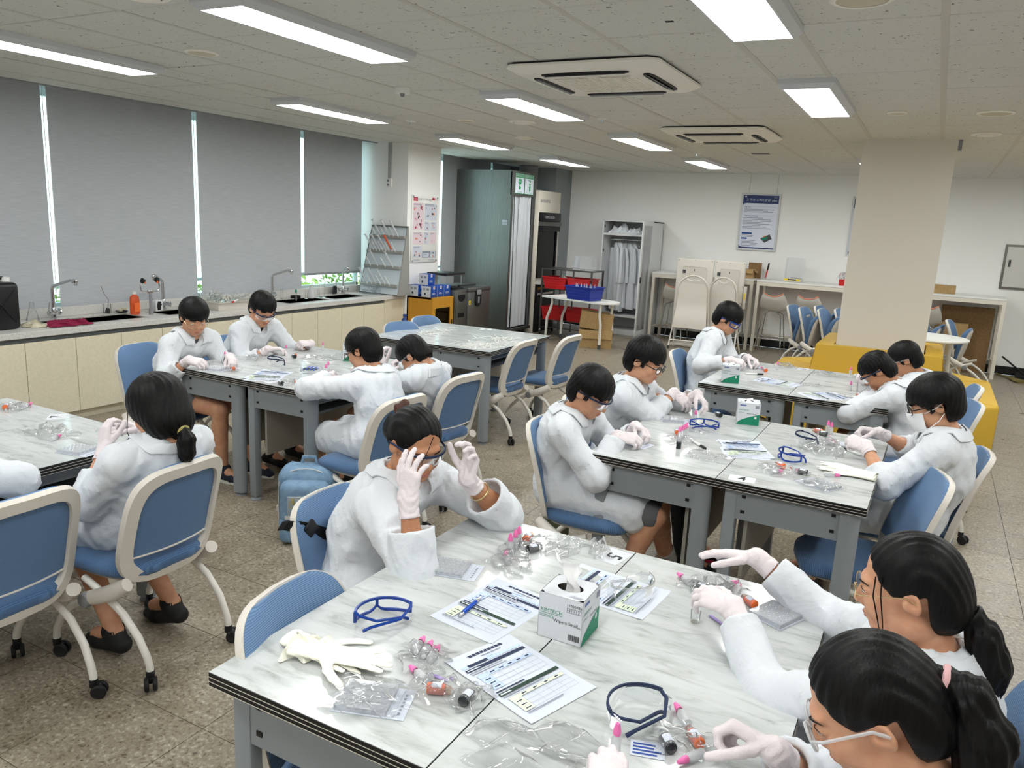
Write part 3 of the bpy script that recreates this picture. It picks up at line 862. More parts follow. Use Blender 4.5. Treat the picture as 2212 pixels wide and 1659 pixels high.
chair(-1.47, 6.10, E_, 'blue chair of the boy wearing blue goggles')
chair(0.06, 4.17, W_+0.12, 'blue chair under the masked boy')
chair(-0.12, 3.56, W_+0.28, 'empty blue chair turned beside the masked boy, blue seat under the table')
chair(0.07, 5.45, W_+0.25, 'blue chair between the bending boy and the yellow sofa')
chair(0.10, 6.12, W_+0.1, 'blue chair of the boy farthest right at the back table')
chair(0.10, 1.90, W_+0.0, 'blue chair behind the girl with the black ponytail')
chair(0.10, 1.28, W_+0.15, 'blue chair behind the girl with the pink hair tie')
# nested spare chairs with flipped up seats
for i, (x, y, a, lb) in enumerate([(-1.40, 11.25, -0.25, 'spare chair at the left end of the nested row before the square column'), (-1.22, 11.05, -0.2, 'spare nested chair second from the left before the column'),
      (-1.08, 11.5, -0.2, 'spare nested chair set back, third before the column'), (-0.98, 11.05, -0.2, 'spare nested chair nearest the square column on its left'), (-0.80, 11.3, -0.2, 'spare nested chair mostly behind the square column'),
      (0.02, 11.4, -0.1, 'spare nested chair just right of the square column'), (0.17, 11.0, -0.12, 'spare chair right of the column behind the round table, front one'), (0.22, 11.35, -0.12, 'spare chair right of the column behind the round table, back one'),
      (0.52, 11.15, -0.15, 'spare chair standing rightmost, white legs toward the brown carton')]):
    chair(x, y, a, lb, True, 'nested spare chairs with flipped up seats')

# ---------------------------------------------------------------- sink counter along the window wall
CZ = 0.79
doors = [2.623+0.4115*i for i in range(14)]
cab_n = 0
cab_lab = ['cream base cabinet at the left edge, first in view', 'cream base cabinet under the crimson cloth', 'cream base cabinet left of the boy in round glasses', 'cream base cabinet behind the boy in round glasses',
           'cream base cabinet behind the goggled boy', 'cream base cabinet under the third sink', 'narrow cream base cabinet at the pillar end']
for i in range(0, 13, 2):
    ya, yb = doors[i], doors[min(i+2, 13)]
    t = thing('base_cabinet', cab_lab[i//2], 'cabinet', (-6.5, (ya+yb)/2, 0), 0, 'cream base cabinets under the sink counter')
    w = yb-ya
    MB().b2((-0.36, -w/2+0.001, 0.075), (0.335, w/2-0.001, 0.735)).b2((-0.36, -w/2+0.001, 0), (0.30, w/2-0.001, 0.075)).build('carcass', 'cabinet_cream', t, smooth=0)
    MB().b2((0.335, -w/2, 0.700), (0.338, w/2, 0.735)).build('finger_rail', 'leg_grey_dark', t, smooth=0)
    for j in range(2 if yb-ya > 0.5 else 1):
        y = -w/2+0.4115*j
        MB().b2((0.337, y+0.002, 0.082), (0.357, y+0.4095, 0.699), 0.002, 1).build('door', 'cabinet_cream', t, smooth=0)
t = thing('base_cabinet', 'cream filler panel closing the counter against the pillar', 'cabinet', (-6.5, 8.175, 0), 0, 'cream base cabinets under the sink counter')
MB().b2((-0.36, -0.2, 0), (0.355, 0.205, 0.735)).build('panel', 'cabinet_cream', t, smooth=0)
sinks = [(3.80, 4.62), (4.86, 5.24), (6.42, 7.08), (7.18, 7.76)]
ct = thing('worktop', 'long pale stone worktop with sinks under the window blinds', 'worktop', (0, 0, 0))
b = MB(); xs0, xs1 = -6.58, -6.27
b.b2((xs1, 1.9, CZ-0.05), (-6.12, 8.385, CZ), 0.004, 1); b.b2((-6.86, 1.9, CZ-0.05), (xs0, 8.385, CZ))
ys = [1.9]+[v for s in sinks for v in s]+[8.385]
for k in range(0, len(ys), 2): b.b2((xs0-0.001, ys[k], CZ-0.05), (xs1+0.001, ys[k+1], CZ))
b.build('slab', 'counter_stone', ct, smooth=0)
MB().b2((-6.775, 1.9, CZ), (-6.755, 8.385, CZ+0.085), 0.003, 1).build('backsplash', 'counter_stone', ct, smooth=0)
for ya, yb in sinks:
    s = MB(); z0 = CZ-0.17; r = 0.012
    s.b2((xs0, ya, z0-0.004), (xs1, yb, z0)); s.b2((xs0-0.003, ya, z0), (xs0, yb, CZ-0.004)); s.b2((xs1, ya, z0), (xs1+0.003, yb, CZ-0.004))
    s.b2((xs0, ya-0.003, z0), (xs1, ya, CZ-0.004)); s.b2((xs0, yb, z0), (xs1, yb+0.003, CZ-0.004))
    k = s.build('sink_basin', 'sink_steel', ct, smooth=0)
    rim = MB()
    for a, c in (((xs0-0.018, ya-0.018), (xs1+0.018, ya+0.004)), ((xs0-0.018, yb-0.004), (xs1+0.018, yb+0.018)), ((xs0-0.018, ya), (xs0+0.004, yb)), ((xs1-0.004, ya), (xs1+0.018, yb))):
        rim.b2((a[0], a[1], CZ), (c[0], c[1], CZ+0.003))
    rim.build('sink_rim', 'sink_steel', k, smooth=0)

# ---------------------------------------------------------------- yellow sofa round the column
def ngon(h, c=0.3): return [(-h+c, -h), (h-c, -h), (h, -h+c), (h, h-c), (h-c, h), (-h+c, h), (-h, h-c), (-h, -h+c)]
sofa = thing('island_sofa', 'yellow island sofa wrapped round the square column', 'sofa', (-0.37, 8.63, 0))
so, si = ngon(1.045, 0.33), ngon(0.58, 0.18)
for k in range(8):
    k2 = (k+1) % 8
    def pt(a, b, f): return (a[0]+(b[0]-a[0])*f, a[1]+(b[1]-a[1])*f)
    g = 0.012
    quad_ = [pt(so[k], so[k2], g), pt(so[k2], so[k], g), pt(si[k2], si[k], g*2), pt(si[k], si[k2], g*2)]
    cx = sum(p[0] for p in quad_)/4; cy = sum(p[1] for p in quad_)/4
    def sc(f): return [(cx+(p[0]-cx)*f, cy+(p[1]-cy)*f) for p in quad_]
    MB().rings([[(*p, 0.03) for p in sc(1.0)], [(*p, 0.39) for p in sc(1.0)], [(*p, 0.412) for p in sc(0.985)], [(*p, 0.422) for p in sc(0.94)]]).build('seat_block', 'sofa_yellow', sofa, smooth=50)
bo = [(-0.60, -0.60), (0.60, -0.60), (0.60, 0.60), (-0.60, 0.60)]; bt = [(-0.555, -0.555), (0.555, -0.555), (0.555, 0.555), (-0.555, 0.555)]; bi = [(-0.405, -0.425), (0.405, -0.425), (0.405, 0.385), (-0.405, 0.385)]
for k in range(4):
    k2 = (k+1) % 4; g = 0.006
    def pt(a, b, f): return (a[0]+(b[0]-a[0])*f, a[1]+(b[1]-a[1])*f)
    lo = [pt(bo[k], bo[k2], g), pt(bo[k2], bo[k], g), pt(bi[k2], bi[k], g), pt(bi[k], bi[k2], g)]
    hi = [pt(bt[k], bt[k2], g), pt(bt[k2], bt[k], g), pt(bi[k2], bi[k], g), pt(bi[k], bi[k2], g)]
    cx = sum(p[0] for p in hi)/4; cy = sum(p[1] for p in hi)/4
    hs = [(cx+(p[0]-cx)*0.96, cy+(p[1]-cy)*0.96) for p in hi]
    MB().rings([[(*p, 0.4) for p in lo], [(*p, 0.765) for p in hi], [(*p, 0.78) for p in hs]]).build('backrest', 'sofa_yellow', sofa, smooth=50)
for x in (-0.8, 0.8):
    for y in (-0.8, 0.8): MB().cyl((x, y, 0), (x, y, 0.035), 0.03, n=12).build('foot', 'black_plastic', sofa)

# ---------------------------------------------------------------- bar height benches along the back wall
def bar_bench(x0, x1, label):
    t = thing('bar_bench', label, 'table', ((x0+x1)/2, 12.68, 0)); w = x1-x0; H = 1.105
    MB().b2((-w/2, -0.30, H-0.028), (w/2, 0.30, H), 0.004, 1).build('tabletop', 'white_plastic', t, smooth=0)
    f = MB()
    f.b2((-w/2+0.005, -0.295, H-0.085), (w/2-0.005, -0.26, H-0.028)); f.b2((-w/2+0.005, 0.26, H-0.085), (w/2-0.005, 0.295, H-0.028))
    for s in (-1, 1): f.b2((s*(w/2-0.045)-0.018, -0.26, H-0.085), (s*(w/2-0.045)+0.018, 0.26, H-0.03))
    f.build('apron', 'cream_metal', t, smooth=0)
    for sx in (-1, 1):
        for sy in (-1, 1): MB().b2((sx*(w/2-0.03)-0.022, sy*0.272-0.022, 0), (sx*(w/2-0.03)+0.022, sy*0.272+0.022, H-0.085)).build('leg', 'cream_metal', t, smooth=0)
    MB().b2((-w/2+0.03, 0.255, 0.18), (w/2-0.03, 0.285, 0.215)).build('foot_rail', 'cream_metal', t, smooth=0)
    for s in (-1, 1): MB().b2((s*(w/2-0.03)-0.012, -0.26, 0.18), (s*(w/2-0.03)+0.012, 0.26, 0.21)).build('side_rail', 'cream_metal', t, smooth=0)
bar_bench(-4.07, -2.43, 'white high bench left of the blue poster, behind the folded chairs')
bar_bench(-2.39, -0.74, 'white high bench holding the balance with a clear cover')
bar_bench(-0.735, 0.925, 'white high bench right of the column with a carton below')

def bar_stool(x, y, rz, label):
    t = thing('bar_stool', label, 'stool', (x, y, 0), rz, 'shell seated bar stools')
    s = MB()
    def shell(u, v, o):
        x_ = (u-0.5)*0.42; y_ = (v-0.5)*0.38; r = (2*u-1)**2
        z = 0.66+0.05*r+0.20*max(0, v-0.55)**1.3/0.35**1.3*0.8+o
        k = (1-0.3*abs(2*v-1)**3); return (x_*k, y_*(1-0.15*r), z)
    A = [[shell(i/12, j/12, 0.0) for i in range(13)]+[shell(i/12, j/12, -0.02) for i in range(12, -1, -1)] for j in range(13)]
    s.rings(A); s.build('shell', 'stool_shell', t, smooth=60)
    s2 = MB(); A = [[shell(0.06+0.88*i/12, 0.06+0.9*j/12, 0.012) for i in range(13)]+[shell(0.06+0.88*i/12, 0.06+0.9*j/12, 0.001) for i in range(12, -1, -1)] for j in range(13)]
    s2.rings(A); s2.build('cushion', 'stool_salmon', t, smooth=60)
    rim = [shell(i/12, 1.0, 0.004) for i in range(13)]; MB().tube(rim, 0.009, 6).build('rim', 'stool_salmon', t)
    for sx in (-1, 1):
        for sy in (-1, 1):
            MB().tube([(sx*0.06, sy*0.05, 0.645), (sx*0.13, sy*0.12, 0.60), (sx*0.2, sy*0.2, 0.0)], 0.009, 8).build('leg', 'chrome', t)
    q = 0.165
    MB().tube([(-q, -q, 0.24), (q, -q, 0.24), (q, q, 0.24), (-q, q, 0.24)], 0.007, 8, closed=True).build('foot_ring', 'chrome', t)
    return t
bar_stool(-2.08, 12.35, math.pi, 'grey shell bar stool with salmon rim, left one under the balance bench')
bar_stool(-1.56, 12.4, math.pi-0.2, 'grey shell bar stool with salmon rim beside the nested chairs')
bar_stool(-3.65, 12.45, math.pi, 'grey shell bar stool behind the nearer whiteboard screen, left')
bar_stool(-2.75, 12.5, math.pi, 'grey shell bar stool behind the right whiteboard screen')
bar_stool(-0.02, 12.5, math.pi, 'grey shell bar stool just right of the square column')
# ---------------------------------------------------------------- implicit surfaces -> one continuous mesh
def smin(a, b, k):
    if k <= 0: return np.minimum(a, b)
    h = np.clip(0.5+0.5*(b-a)/k, 0, 1)
    return b*(1-h)+a*h-k*h*(1-h)
class Vol:
    def __init__(s, lo, hi, h, fine=None):
        """h: step; fine = (lo, hi, step) refines the axes over a box"""
        s.ax = []
        for i in range(3):
            if fine is None: a = np.arange(lo[i], hi[i]+h, h)
            else:
                fl, fh, fs = max(fine[0][i], lo[i]), min(fine[1][i], hi[i]), fine[2]
                a = np.concatenate([np.arange(lo[i], fl-h*0.3, h), np.arange(fl, fh, fs), np.arange(fh+h*0.3, hi[i]+h, h)])
            s.ax.append(a.astype(np.float32))
        s.F = np.full([len(a) for a in s.ax], 0.5, np.float32)
    def sl(s, lo, hi):
        S = []; X = []
        for i in range(3):
            a = s.ax[i]; i0 = max(0, np.searchsorted(a, lo[i])-1); i1 = min(len(a), np.searchsorted(a, hi[i])+1)
            S.append(slice(i0, i1)); sh = [1, 1, 1]; sh[i] = -1; X.append(a[i0:i1].reshape(sh))
        return tuple(S), X
    def op(s, lo, hi, fn, k=0.0, mode='u'):
        S, X = s.sl(lo, hi)
        if 0 in s.F[S].shape: return
        d = fn(*X)
        if mode == 'u': s.F[S] = smin(s.F[S], d, k)
        elif mode == 'sub': s.F[S] = -smin(-s.F[S], d, k)
    def cap(s, a, b, ra, rb=None, k=0.015, lat=None, ls=1.0, mode='u', m=0.03):
        a, b = np.asarray(a, np.float32), np.asarray(b, np.float32); rb = ra if rb is None else rb
        e = max(ra, rb)*max(ls, 1)+k+m
        ab = b-a
        L = None if lat is None else unit(lat)
        def fn(X, Y, Z):
            x, y, z = X-a[0], Y-a[1], Z-a[2]
            bb = ab.copy()
            if L is not None:
                t = (x*L[0]+y*L[1]+z*L[2])*(1/ls-1); x = x+t*L[0]; y = y+t*L[1]; z = z+t*L[2]
                bb = ab+L*float(ab@L)*(1/ls-1)
            q = float(bb@bb)+1e-12
            t = np.clip((x*bb[0]+y*bb[1]+z*bb[2])/q, 0, 1)
            return np.sqrt((x-t*bb[0])**2+(y-t*bb[1])**2+(z-t*bb[2])**2)-(ra+(rb-ra)*t)
        s.op(np.minimum(a, b)-e, np.maximum(a, b)+e, fn, k, mode)
    def ell(s, c, r, R=None, k=0.01, mode='u'):
        """ellipsoid; R columns are its axes"""
        c = np.asarray(c, float); R = np.eye(3) if R is None else R
        e = np.abs(R)@np.asarray(r)+k+0.02
        def fn(X, Y, Z):
            x, y, z = X-c[0], Y-c[1], Z-c[2]
            u = [(x*R[0, i]+y*R[1, i]+z*R[2, i]) for i in range(3)]
            k0 = np.sqrt(sum((u[i]/r[i])**2 for i in range(3)))+1e-9
            k1 = np.sqrt(sum((u[i]/r[i]**2)**2 for i in range(3)))+1e-9
            return k0*(k0-1)/k1
        s.op(c-e, c+e, fn, k, mode)
    def cut(s, c, R, fn, e, k=0.004):
        """subtract fn(u, v, w) < 0 given in a local frame"""
        c = np.asarray(c, float)
        def g(X, Y, Z):
            x, y, z = X-c[0], Y-c[1], Z-c[2]
            return fn(*[(x*R[0, i]+y*R[1, i]+z*R[2, i]) for i in range(3)])
        s.op(c-e, c+e, g, k, 'sub')
    def local(s, c, R, fn):
        X = [s.ax[0].reshape(-1, 1, 1)-c[0], s.ax[1].reshape(1, -1, 1)-c[1], s.ax[2].reshape(1, 1, -1)-c[2]]
        return fn(*[(X[0]*R[0, i]+X[1]*R[1, i]+X[2]*R[2, i]) for i in range(3)])
    def sample(s, p):
        p = np.asarray(p); i = []; f = []
        for k in range(3):
            a = s.ax[k]; j = int(np.clip(np.searchsorted(a, p[k])-1, 0, len(a)-2)); i.append(j); f.append(float(np.clip((p[k]-a[j])/(a[j+1]-a[j]), 0, 1)))
        v = 0.0
        for dx in (0, 1):
            for dy in (0, 1):
                for dz in (0, 1):
                    w = (f[0] if dx else 1-f[0])*(f[1] if dy else 1-f[1])*(f[2] if dz else 1-f[2])
                    v += w*float(s.F[i[0]+dx, i[1]+dy, i[2]+dz])
        return v
    def grad(s, p, e=0.012):
        p = np.asarray(p, float)
        return unit([s.sample(p+d)-s.sample(p-d) for d in np.eye(3)*e])
    def drape(s, p, off, n=6):
        p = np.asarray(p, float)
        for _ in range(n):
            d = s.sample(p)
            if abs(d-off) < 0.0008: break
            p = p+s.grad(p)*np.clip(off-d, -0.03, 0.03)
        return p
    def mesh(s):
        F = s.F; N = F < 0
        c = [N[i:F.shape[0]-1+i, j:F.shape[1]-1+j, k:F.shape[2]-1+k] for i in (0, 1) for j in (0, 1) for k in (0, 1)]
        cnt = sum(x.astype(np.int8) for x in c)
        act = (cnt > 0) & (cnt < 8)
        I = np.argwhere(act)
        ids = np.full(act.shape, -1, np.int32); ids[act] = np.arange(len(I))
        V8 = np.stack([F[I[:, 0]+i, I[:, 1]+j, I[:, 2]+k] for i in (0, 1) for j in (0, 1) for k in (0, 1)], 1)
        cor = np.array([(i, j, k) for i in (0, 1) for j in (0, 1) for k in (0, 1)], np.float32)
        acc = np.zeros((len(I), 3), np.float32); num = np.zeros(len(I), np.float32)
        for a in range(8):
            for b in range(a+1, 8):
                if np.abs(cor[a]-cor[b]).sum() != 1: continue
                va, vb = V8[:, a], V8[:, b]; m = (va < 0) != (vb < 0)
                t = np.where(m, va/np.where(m, va-vb, 1), 0)
                acc += m[:, None]*(cor[a]+(cor[b]-cor[a])*t[:, None]); num += m
        P = acc/num[:, None]
        out = np.empty_like(P)
        for k in range(3):
            a = s.ax[k]; out[:, k] = a[I[:, k]]+P[:, k]*(a[I[:, k]+1]-a[I[:, k]])
        Q = []
        nx, ny, nz = F.shape
        for axis in range(3):
            sl0 = [slice(None)]*3; sl1 = [slice(None)]*3
            sl0[axis] = slice(0, -1); sl1[axis] = slice(1, None)
            A, B = N[tuple(sl0)], N[tuple(sl1)]
            E = np.argwhere(A != B)
            o = [k for k in range(3) if k != axis]
            ok = (E[:, o[0]] > 0) & (E[:, o[1]] > 0) & (E[:, o[0]] < F.shape[o[0]]-1) & (E[:, o[1]] < F.shape[o[1]]-1)
            E = E[ok]
            if not len(E): continue
            def cid(d0, d1):
                J = E.copy(); J[:, o[0]] -= d0; J[:, o[1]] -= d1
                return ids[J[:, 0], J[:, 1], J[:, 2]]
            q = np.stack([cid(1, 1), cid(0, 1), cid(0, 0), cid(1, 0)], 1)
            flip = A[E[:, 0], E[:, 1], E[:, 2]] ^ (axis == 1)
            q[~flip] = q[~flip][:, ::-1]
            Q.append(q)
        Q = np.concatenate(Q); Q = Q[(Q >= 0).all(1)]
        return out, Q
def sdf_obj(name, vol, m, parent, origin, relax=1):
    V, Q = vol.mesh()
    if relax:
        for _ in range(relax):                       # light smoothing over the quads
            acc = np.zeros_like(V); n = np.zeros(len(V), np.float32)
            for a, b in ((0, 1), (1, 2), (2, 3), (3, 0)):
                np.add.at(acc, Q[:, a], V[Q[:, b]]); np.add.at(n, Q[:, a], 1)
            V = V*0.5+0.5*acc/np.maximum(n, 1)[:, None]
    me = bpy.data.meshes.new(name)
    V = V-np.asarray(origin, np.float32)
    me.vertices.add(len(V)); me.vertices.foreach_set('co', V.astype(np.float32).ravel())
    me.loops.add(len(Q)*4); me.loops.foreach_set('vertex_index', Q.astype(np.int32).ravel())
    me.polygons.add(len(Q)); me.polygons.foreach_set('loop_start', np.arange(0, len(Q)*4, 4, dtype=np.int32))
    me.polygons.foreach_set('use_smooth', np.ones(len(Q), bool))
    me.materials.append(MATS[m])
    me.update(calc_edges=True)
    return link(name, me, parent)
# ---------------------------------------------------------------- people
UP = np.array([0, 0, 1.0])
def rotv(v, axis, a):
    axis = unit(axis); v = np.asarray(v, float)
    return v*math.cos(a)+np.cross(axis, v)*math.sin(a)+axis*(axis@v)*(1-math.cos(a))
def ik(S, W, l1, l2, pole):
    S, W = np.asarray(S, float), np.asarray(W, float)
    d = np.linalg.norm(W-S); n = unit(W-S)
    if d > (l1+l2)*0.995: d2 = (l1+l2)*0.995; W = S+n*d2; d = d2
    x = (l1*l1-l2*l2+d*d)/(2*d); h = math.sqrt(max(l1*l1-x*x, 0))
    p = np.asarray(pole, float); p = unit(p-n*(p@n))
    return S+n*x+p*h, W
def hand_glove(name, W, d, nrm, side, pose, parent, origin, m='glove_white', h=0.0032, cuff=0.06, scale=1.0, fdir=None):
    """W wrist, d towards the fingers, nrm out of the back of the hand, side +1 right / -1 left"""
    y = unit(d); z = unit(np.asarray(nrm)-y*(np.asarray(nrm)@y)); x = np.cross(y, z)*side
    R = np.stack([x, y, z], 1)*scale
    def w(p): return np.asarray(W)+R@np.asarray(p, float)
    pts = []
    roots = [(-0.027, 0.084, 0.0), (-0.0095, 0.089, 0.002), (0.0085, 0.085, 0.0), (0.0255, 0.075, -0.004)]
    lens = [0.070, 0.078, 0.072, 0.056]; rad = [0.0098, 0.0098, 0.0094, 0.0086]
    curls, spread, thumb = pose
    caps = []
    for i in range(4):
        c = curls[i]; sp = spread*(i-1.5)
        p = np.array(roots[i]); a = 0.0; L = lens[i]
        for j, fr in enumerate((0.46, 0.30, 0.24)):
            a += c*(0.9, 1.15, 0.8)[j]
            dirv = np.array((math.sin(sp)*math.cos(a), math.cos(sp)*math.cos(a), -math.sin(a)))
            q = p+dirv*L*fr
            caps.append((p, q, rad[i]*(1.0-0.06*j), rad[i]*(0.96-0.07*j), 0.004)); p = q
    ta, tb, tc = thumb                                # out, forward, down
    p = np.array((-0.022, 0.022, -0.006)); dv = unit((-ta, tb, -tc))
    for j, (L, r0, r1) in enumerate(((0.046, 0.0135, 0.0118), (0.034, 0.0115, 0.0108), (0.026, 0.0108, 0.009))):
        q = p+dv*L; caps.append((p, q, r0, r1, 0.007 if j == 0 else 0.004)); p = q; dv = unit(dv+np.array((0.16, 0.22, -0.10)))
    palm = [((-0.020, 0.012, 0), roots[0], 0.0135, 0.0115, 0.012), ((-0.007, 0.008, 0.001), roots[1], 0.0145, 0.0118, 0.012), ((0.007, 0.008, 0.0), roots[2], 0.0145, 0.0115, 0.012),
            ((0.018, 0.012, -0.003), roots[3], 0.0145, 0.0105, 0.012), ((-0.012, 0.0, 0), (0.012, 0.0, 0), 0.021, 0.021, 0.014)]
    fd = unit(fdir) if fdir is not None else y
    fl = np.linalg.inv(R)@fd; fl = fl/np.linalg.norm(fl)
    allp = [c[0] for c in caps]+[c[1] for c in caps]+[tuple(-fl*(cuff+0.03)), (0.03, 0, -0.03), (-0.03, 0, 0.03)]
    A = np.array([w(p) for p in allp])
    v = Vol(A.min(0)-0.035, A.max(0)+0.035, h)
    v.cap(w(-fl*(cuff+0.02)), w((0, 0.0, 0)), 0.0345*scale, 0.0285*scale, 0.012)
    for a, b, ra, rb, k in palm: v.cap(w(a), w(b), ra*scale, rb*scale, k)
    for a, b, ra, rb, k in caps: v.cap(w(a), w(b), ra*scale, rb*scale, k)
    Ru = R/scale
    wr = v.local(W, Ru, lambda a, b, c: 0.0011*np.sin(b*230+3*np.sin(a*90)+2*np.sin(c*110))*np.clip((0.07-b)/0.05, 0, 1))
    v.F += wr.astype(np.float32)
    rx = unit(np.cross(fd, z)); Rf = np.stack([rx, fd, np.cross(rx, fd)], 1)
    v.cut(w(-fl*cuff), Rf, lambda a, b, c: b+0.0*a, 0.07, 0.002)
    v.cap(w(-fl*(cuff+0.05)), w(-fl*(cuff-0.012)), 0.029*scale, 0.027*scale, 0.002, mode='sub')
    o = sdf_obj(name, v, m, parent, origin, 1)
    return o, caps, w
POSE = {'relaxed': ((0.45, 0.5, 0.55, 0.6), 0.06, (0.75, 0.75, 0.35)),
        'pinch': ((0.85, 0.75, 0.8, 0.85), 0.03, (0.35, 0.85, 0.75)),
        'grip': ((1.0, 1.05, 1.1, 1.15), 0.02, (0.45, 0.8, 0.75)),
        'flat': ((0.15, 0.15, 0.18, 0.22), 0.08, (0.8, 0.7, 0.15)),
        'fan': ((0.30, 0.34, 0.42, 0.5), 0.16, (0.6, 0.75, 0.4)),
        'hook': ((0.6, 0.62, 0.7, 0.78), 0.10, (0.6, 0.8, 0.45))}
HEAD_UNITS = 1.0
def person(p):
    near = p.get('near', 0)                          # 2 close-up, 1 middle, 0 far
    H = np.array(p['head'], float); a = p['face']; sx = p.get('scale', 1.0)
    fwd = np.array((math.cos(a), math.sin(a), 0)); left = np.array((-math.sin(a), math.cos(a), 0))
    ha = a+p.get('yaw', 0.0); pit = p.get('pitch', 0.4); rol = p.get('roll', 0.0)
    hf = np.array((math.cos(ha)*math.cos(pit), math.sin(ha)*math.cos(pit), -math.sin(pit)))
    hx = np.array((math.sin(ha), -math.cos(ha), 0)); hz = np.cross(hx, hf)
    if rol: hx = rotv(hx, hf, rol); hz = rotv(hz, hf, rol)
    Rh = np.stack([hx, hf, hz], 1)
    def hd(*q): return H+Rh@(np.array(q, float)*sx)
    hip = np.array((p['hip'][0], p['hip'][1], 0.545))
    N = hd(0, -0.035, -0.125)
    spine = N-hip
    tw = p.get('twist', 0.0); lt = rotv(left, UP, tw); fw = rotv(fwd, UP, tw)
    su = unit(spine)
    M = hip+spine*0.5-fwd*0.045; C = hip+spine*0.76-fwd*0.02
    sh = p.get('shoulder', 0.165)
    SL = N-su*0.085+lt*sh+fw*p.get('reach', 0.03); SR = N-su*0.085-lt*sh+fw*p.get('reach', 0.03)
    l1, l2 = p.get('arm', (0.265, 0.235))
    arms = []
    for side, S, key in ((-1, SL, 'L'), (1, SR, 'R')):
        q = p[key]; W = np.array(q['w'], float)
        pole = np.array(q['pole'], float) if 'pole' in q else (-UP*0.9-side*lt*0.45-fwd*0.3)
        E, W = ik(S, W, l1, l2, pole)
        arms.append((side, S, E, W, q))
    root = thing('person', p['label'], 'person', (hip[0], hip[1], 0), 0)
    O = np.array((hip[0], hip[1], 0))
    # legs
    legs = []
    for i, s in enumerate((-1, 1)):
        hj = hip+left*(-s)*0.085
        kn = p.get('knees', (None, None))[i]; an = p.get('ankles', (None, None))[i]
        kn = np.array(kn, float) if kn is not None else hj+fwd*0.40-left*s*0.03+np.array((0, 0, -0.04))
        an = np.array(an, float) if an is not None else np.array((kn[0], kn[1], 0.085))+fwd*0.02
        legs.append((hj, kn, an))
    skin_m = p.get('skin', 'skin')
    # ---- body: one surface from crown to ankle
    pts = [H, hip, N, SL, SR]+[q for s_, S, E, W, _ in arms for q in (S, E, W)]+[q for l in legs for q in l]
    pts = np.array(pts); lo, hi = pts.min(0)-0.13, pts.max(0)+0.13
    hi[2] = max(hi[2], H[2]+0.17)
    fs = (0.0085, 0.0055, 0.0036)[near] if False else (0.0062, 0.0046, 0.0034)[near]
    v = Vol(lo, hi, (0.0125, 0.011, 0.010)[near], (H-0.155, H+0.155, fs))
    for A_, B_, ra, rb in ((hip, M, 0.085, 0.085), (M, C, 0.085, 0.085), (C, N-su*0.05, 0.085, 0.062)): v.cap(A_, B_, ra, rb, 0.03, lat=left, ls=1.3)
    v.cap(SL-lt*0.02, SR+lt*0.02, 0.042, 0.042, 0.03)
    v.cap(N-su*0.03, hd(0, -0.018, -0.05), 0.056*sx, 0.050*sx, 0.02)
    for s_, S, E, W, q in arms:
        v.cap(S, E, 0.045, 0.036, 0.02); v.cap(E, E+(W-E)*0.35, 0.038, 0.037, 0.012); v.cap(E+(W-E)*0.35, W, 0.037, 0.0215, 0.012)
        hdv = unit(q['d']); v.cap(W, W+hdv*0.055, 0.0125, 0.009, 0.004)
    for hj, kn, an in legs:
        v.cap(hj, kn, 0.075, 0.054, 0.02)
        cf = kn+(an-kn)*0.3-fwd*0.012
        v.cap(kn, cf, 0.050, 0.053, 0.015); v.cap(cf, an, 0.052, 0.033, 0.015)
        v.cap(an, an+fwd*0.12+np.array((0, 0, -0.045)), 0.034, 0.028, 0.015)
    def E_(c, r, k=0.008, R=None): v.ell(hd(*c), np.array(r)*sx, Rh if R is None else Rh@R, k*sx)
    E_((0, -0.014, 0.032), (0.077, 0.094, 0.086), 0.0)
    E_((0, 0.028, -0.030), (0.063, 0.066, 0.080), 0.02)
    E_((0, 0.052, -0.088), (0.034, 0.034, 0.028), 0.02)
    Re_ = {s: np.array(Matrix.Rotation(s*0.35, 3, 'Z') @ Matrix.Rotation(-0.2, 3, 'X')) for s in (-1, 1)}
    for s in (-1, 1):
        E_((s*0.036, 0.054, -0.034), (0.026, 0.030, 0.028), 0.015)
        E_((s*0.045, 0.005, -0.070), (0.022, 0.045, 0.030), 0.02)
        Re = np.array(Matrix.Rotation(s*0.35, 3, 'Z') @ Matrix.Rotation(-0.2, 3, 'X'))
        E_((s*0.0765, -0.012, -0.008), (0.0080, 0.0165, 0.027), 0.006, Re)
        E_((s*0.074, -0.002, -0.012), (0.012, 0.012, 0.016), 0.006)
    E_((0, 0.074, 0.020), (0.046, 0.020, 0.013), 0.012)
    for s in (-1, 1):
        v.ell(hd(s*0.031, 0.101, 0.001), np.array((0.019, 0.014, 0.012))*sx, Rh, 0.008*sx, 'sub')
        E_((s*0.031, 0.0775, 0.001), (0.0155, 0.0125, 0.0105), 0.004)
    v.cap(hd(0, 0.086, 0.006), hd(0, 0.103, -0.030), 0.0075*sx, 0.011*sx, 0.010*sx)
    for s in (-1, 1): E_((s*0.0125, 0.090, -0.036), (0.0085, 0.010, 0.0075), 0.006)
    E_((0, 0.086, -0.060), (0.021, 0.011, 0.0055), 0.005); E_((0, 0.084, -0.070), (0.018, 0.010, 0.0055), 0.005)
    for s in (-1, 1): v.ell(hd(s*0.0875, -0.011, -0.004), np.array((0.0085, 0.0095, 0.017))*sx, Rh@Re_[s], 0.002, 'sub')
    body = sdf_obj('body', v, skin_m, root, O, 1)
    # eyes, brows, lips
    def head_part(name, mb, m, smooth=40): return mb.xf(lambda q: H+Rh@(q*sx)-O).build(name, m, root, smooth=smooth)
    op = p.get('eye_open', 0.35)
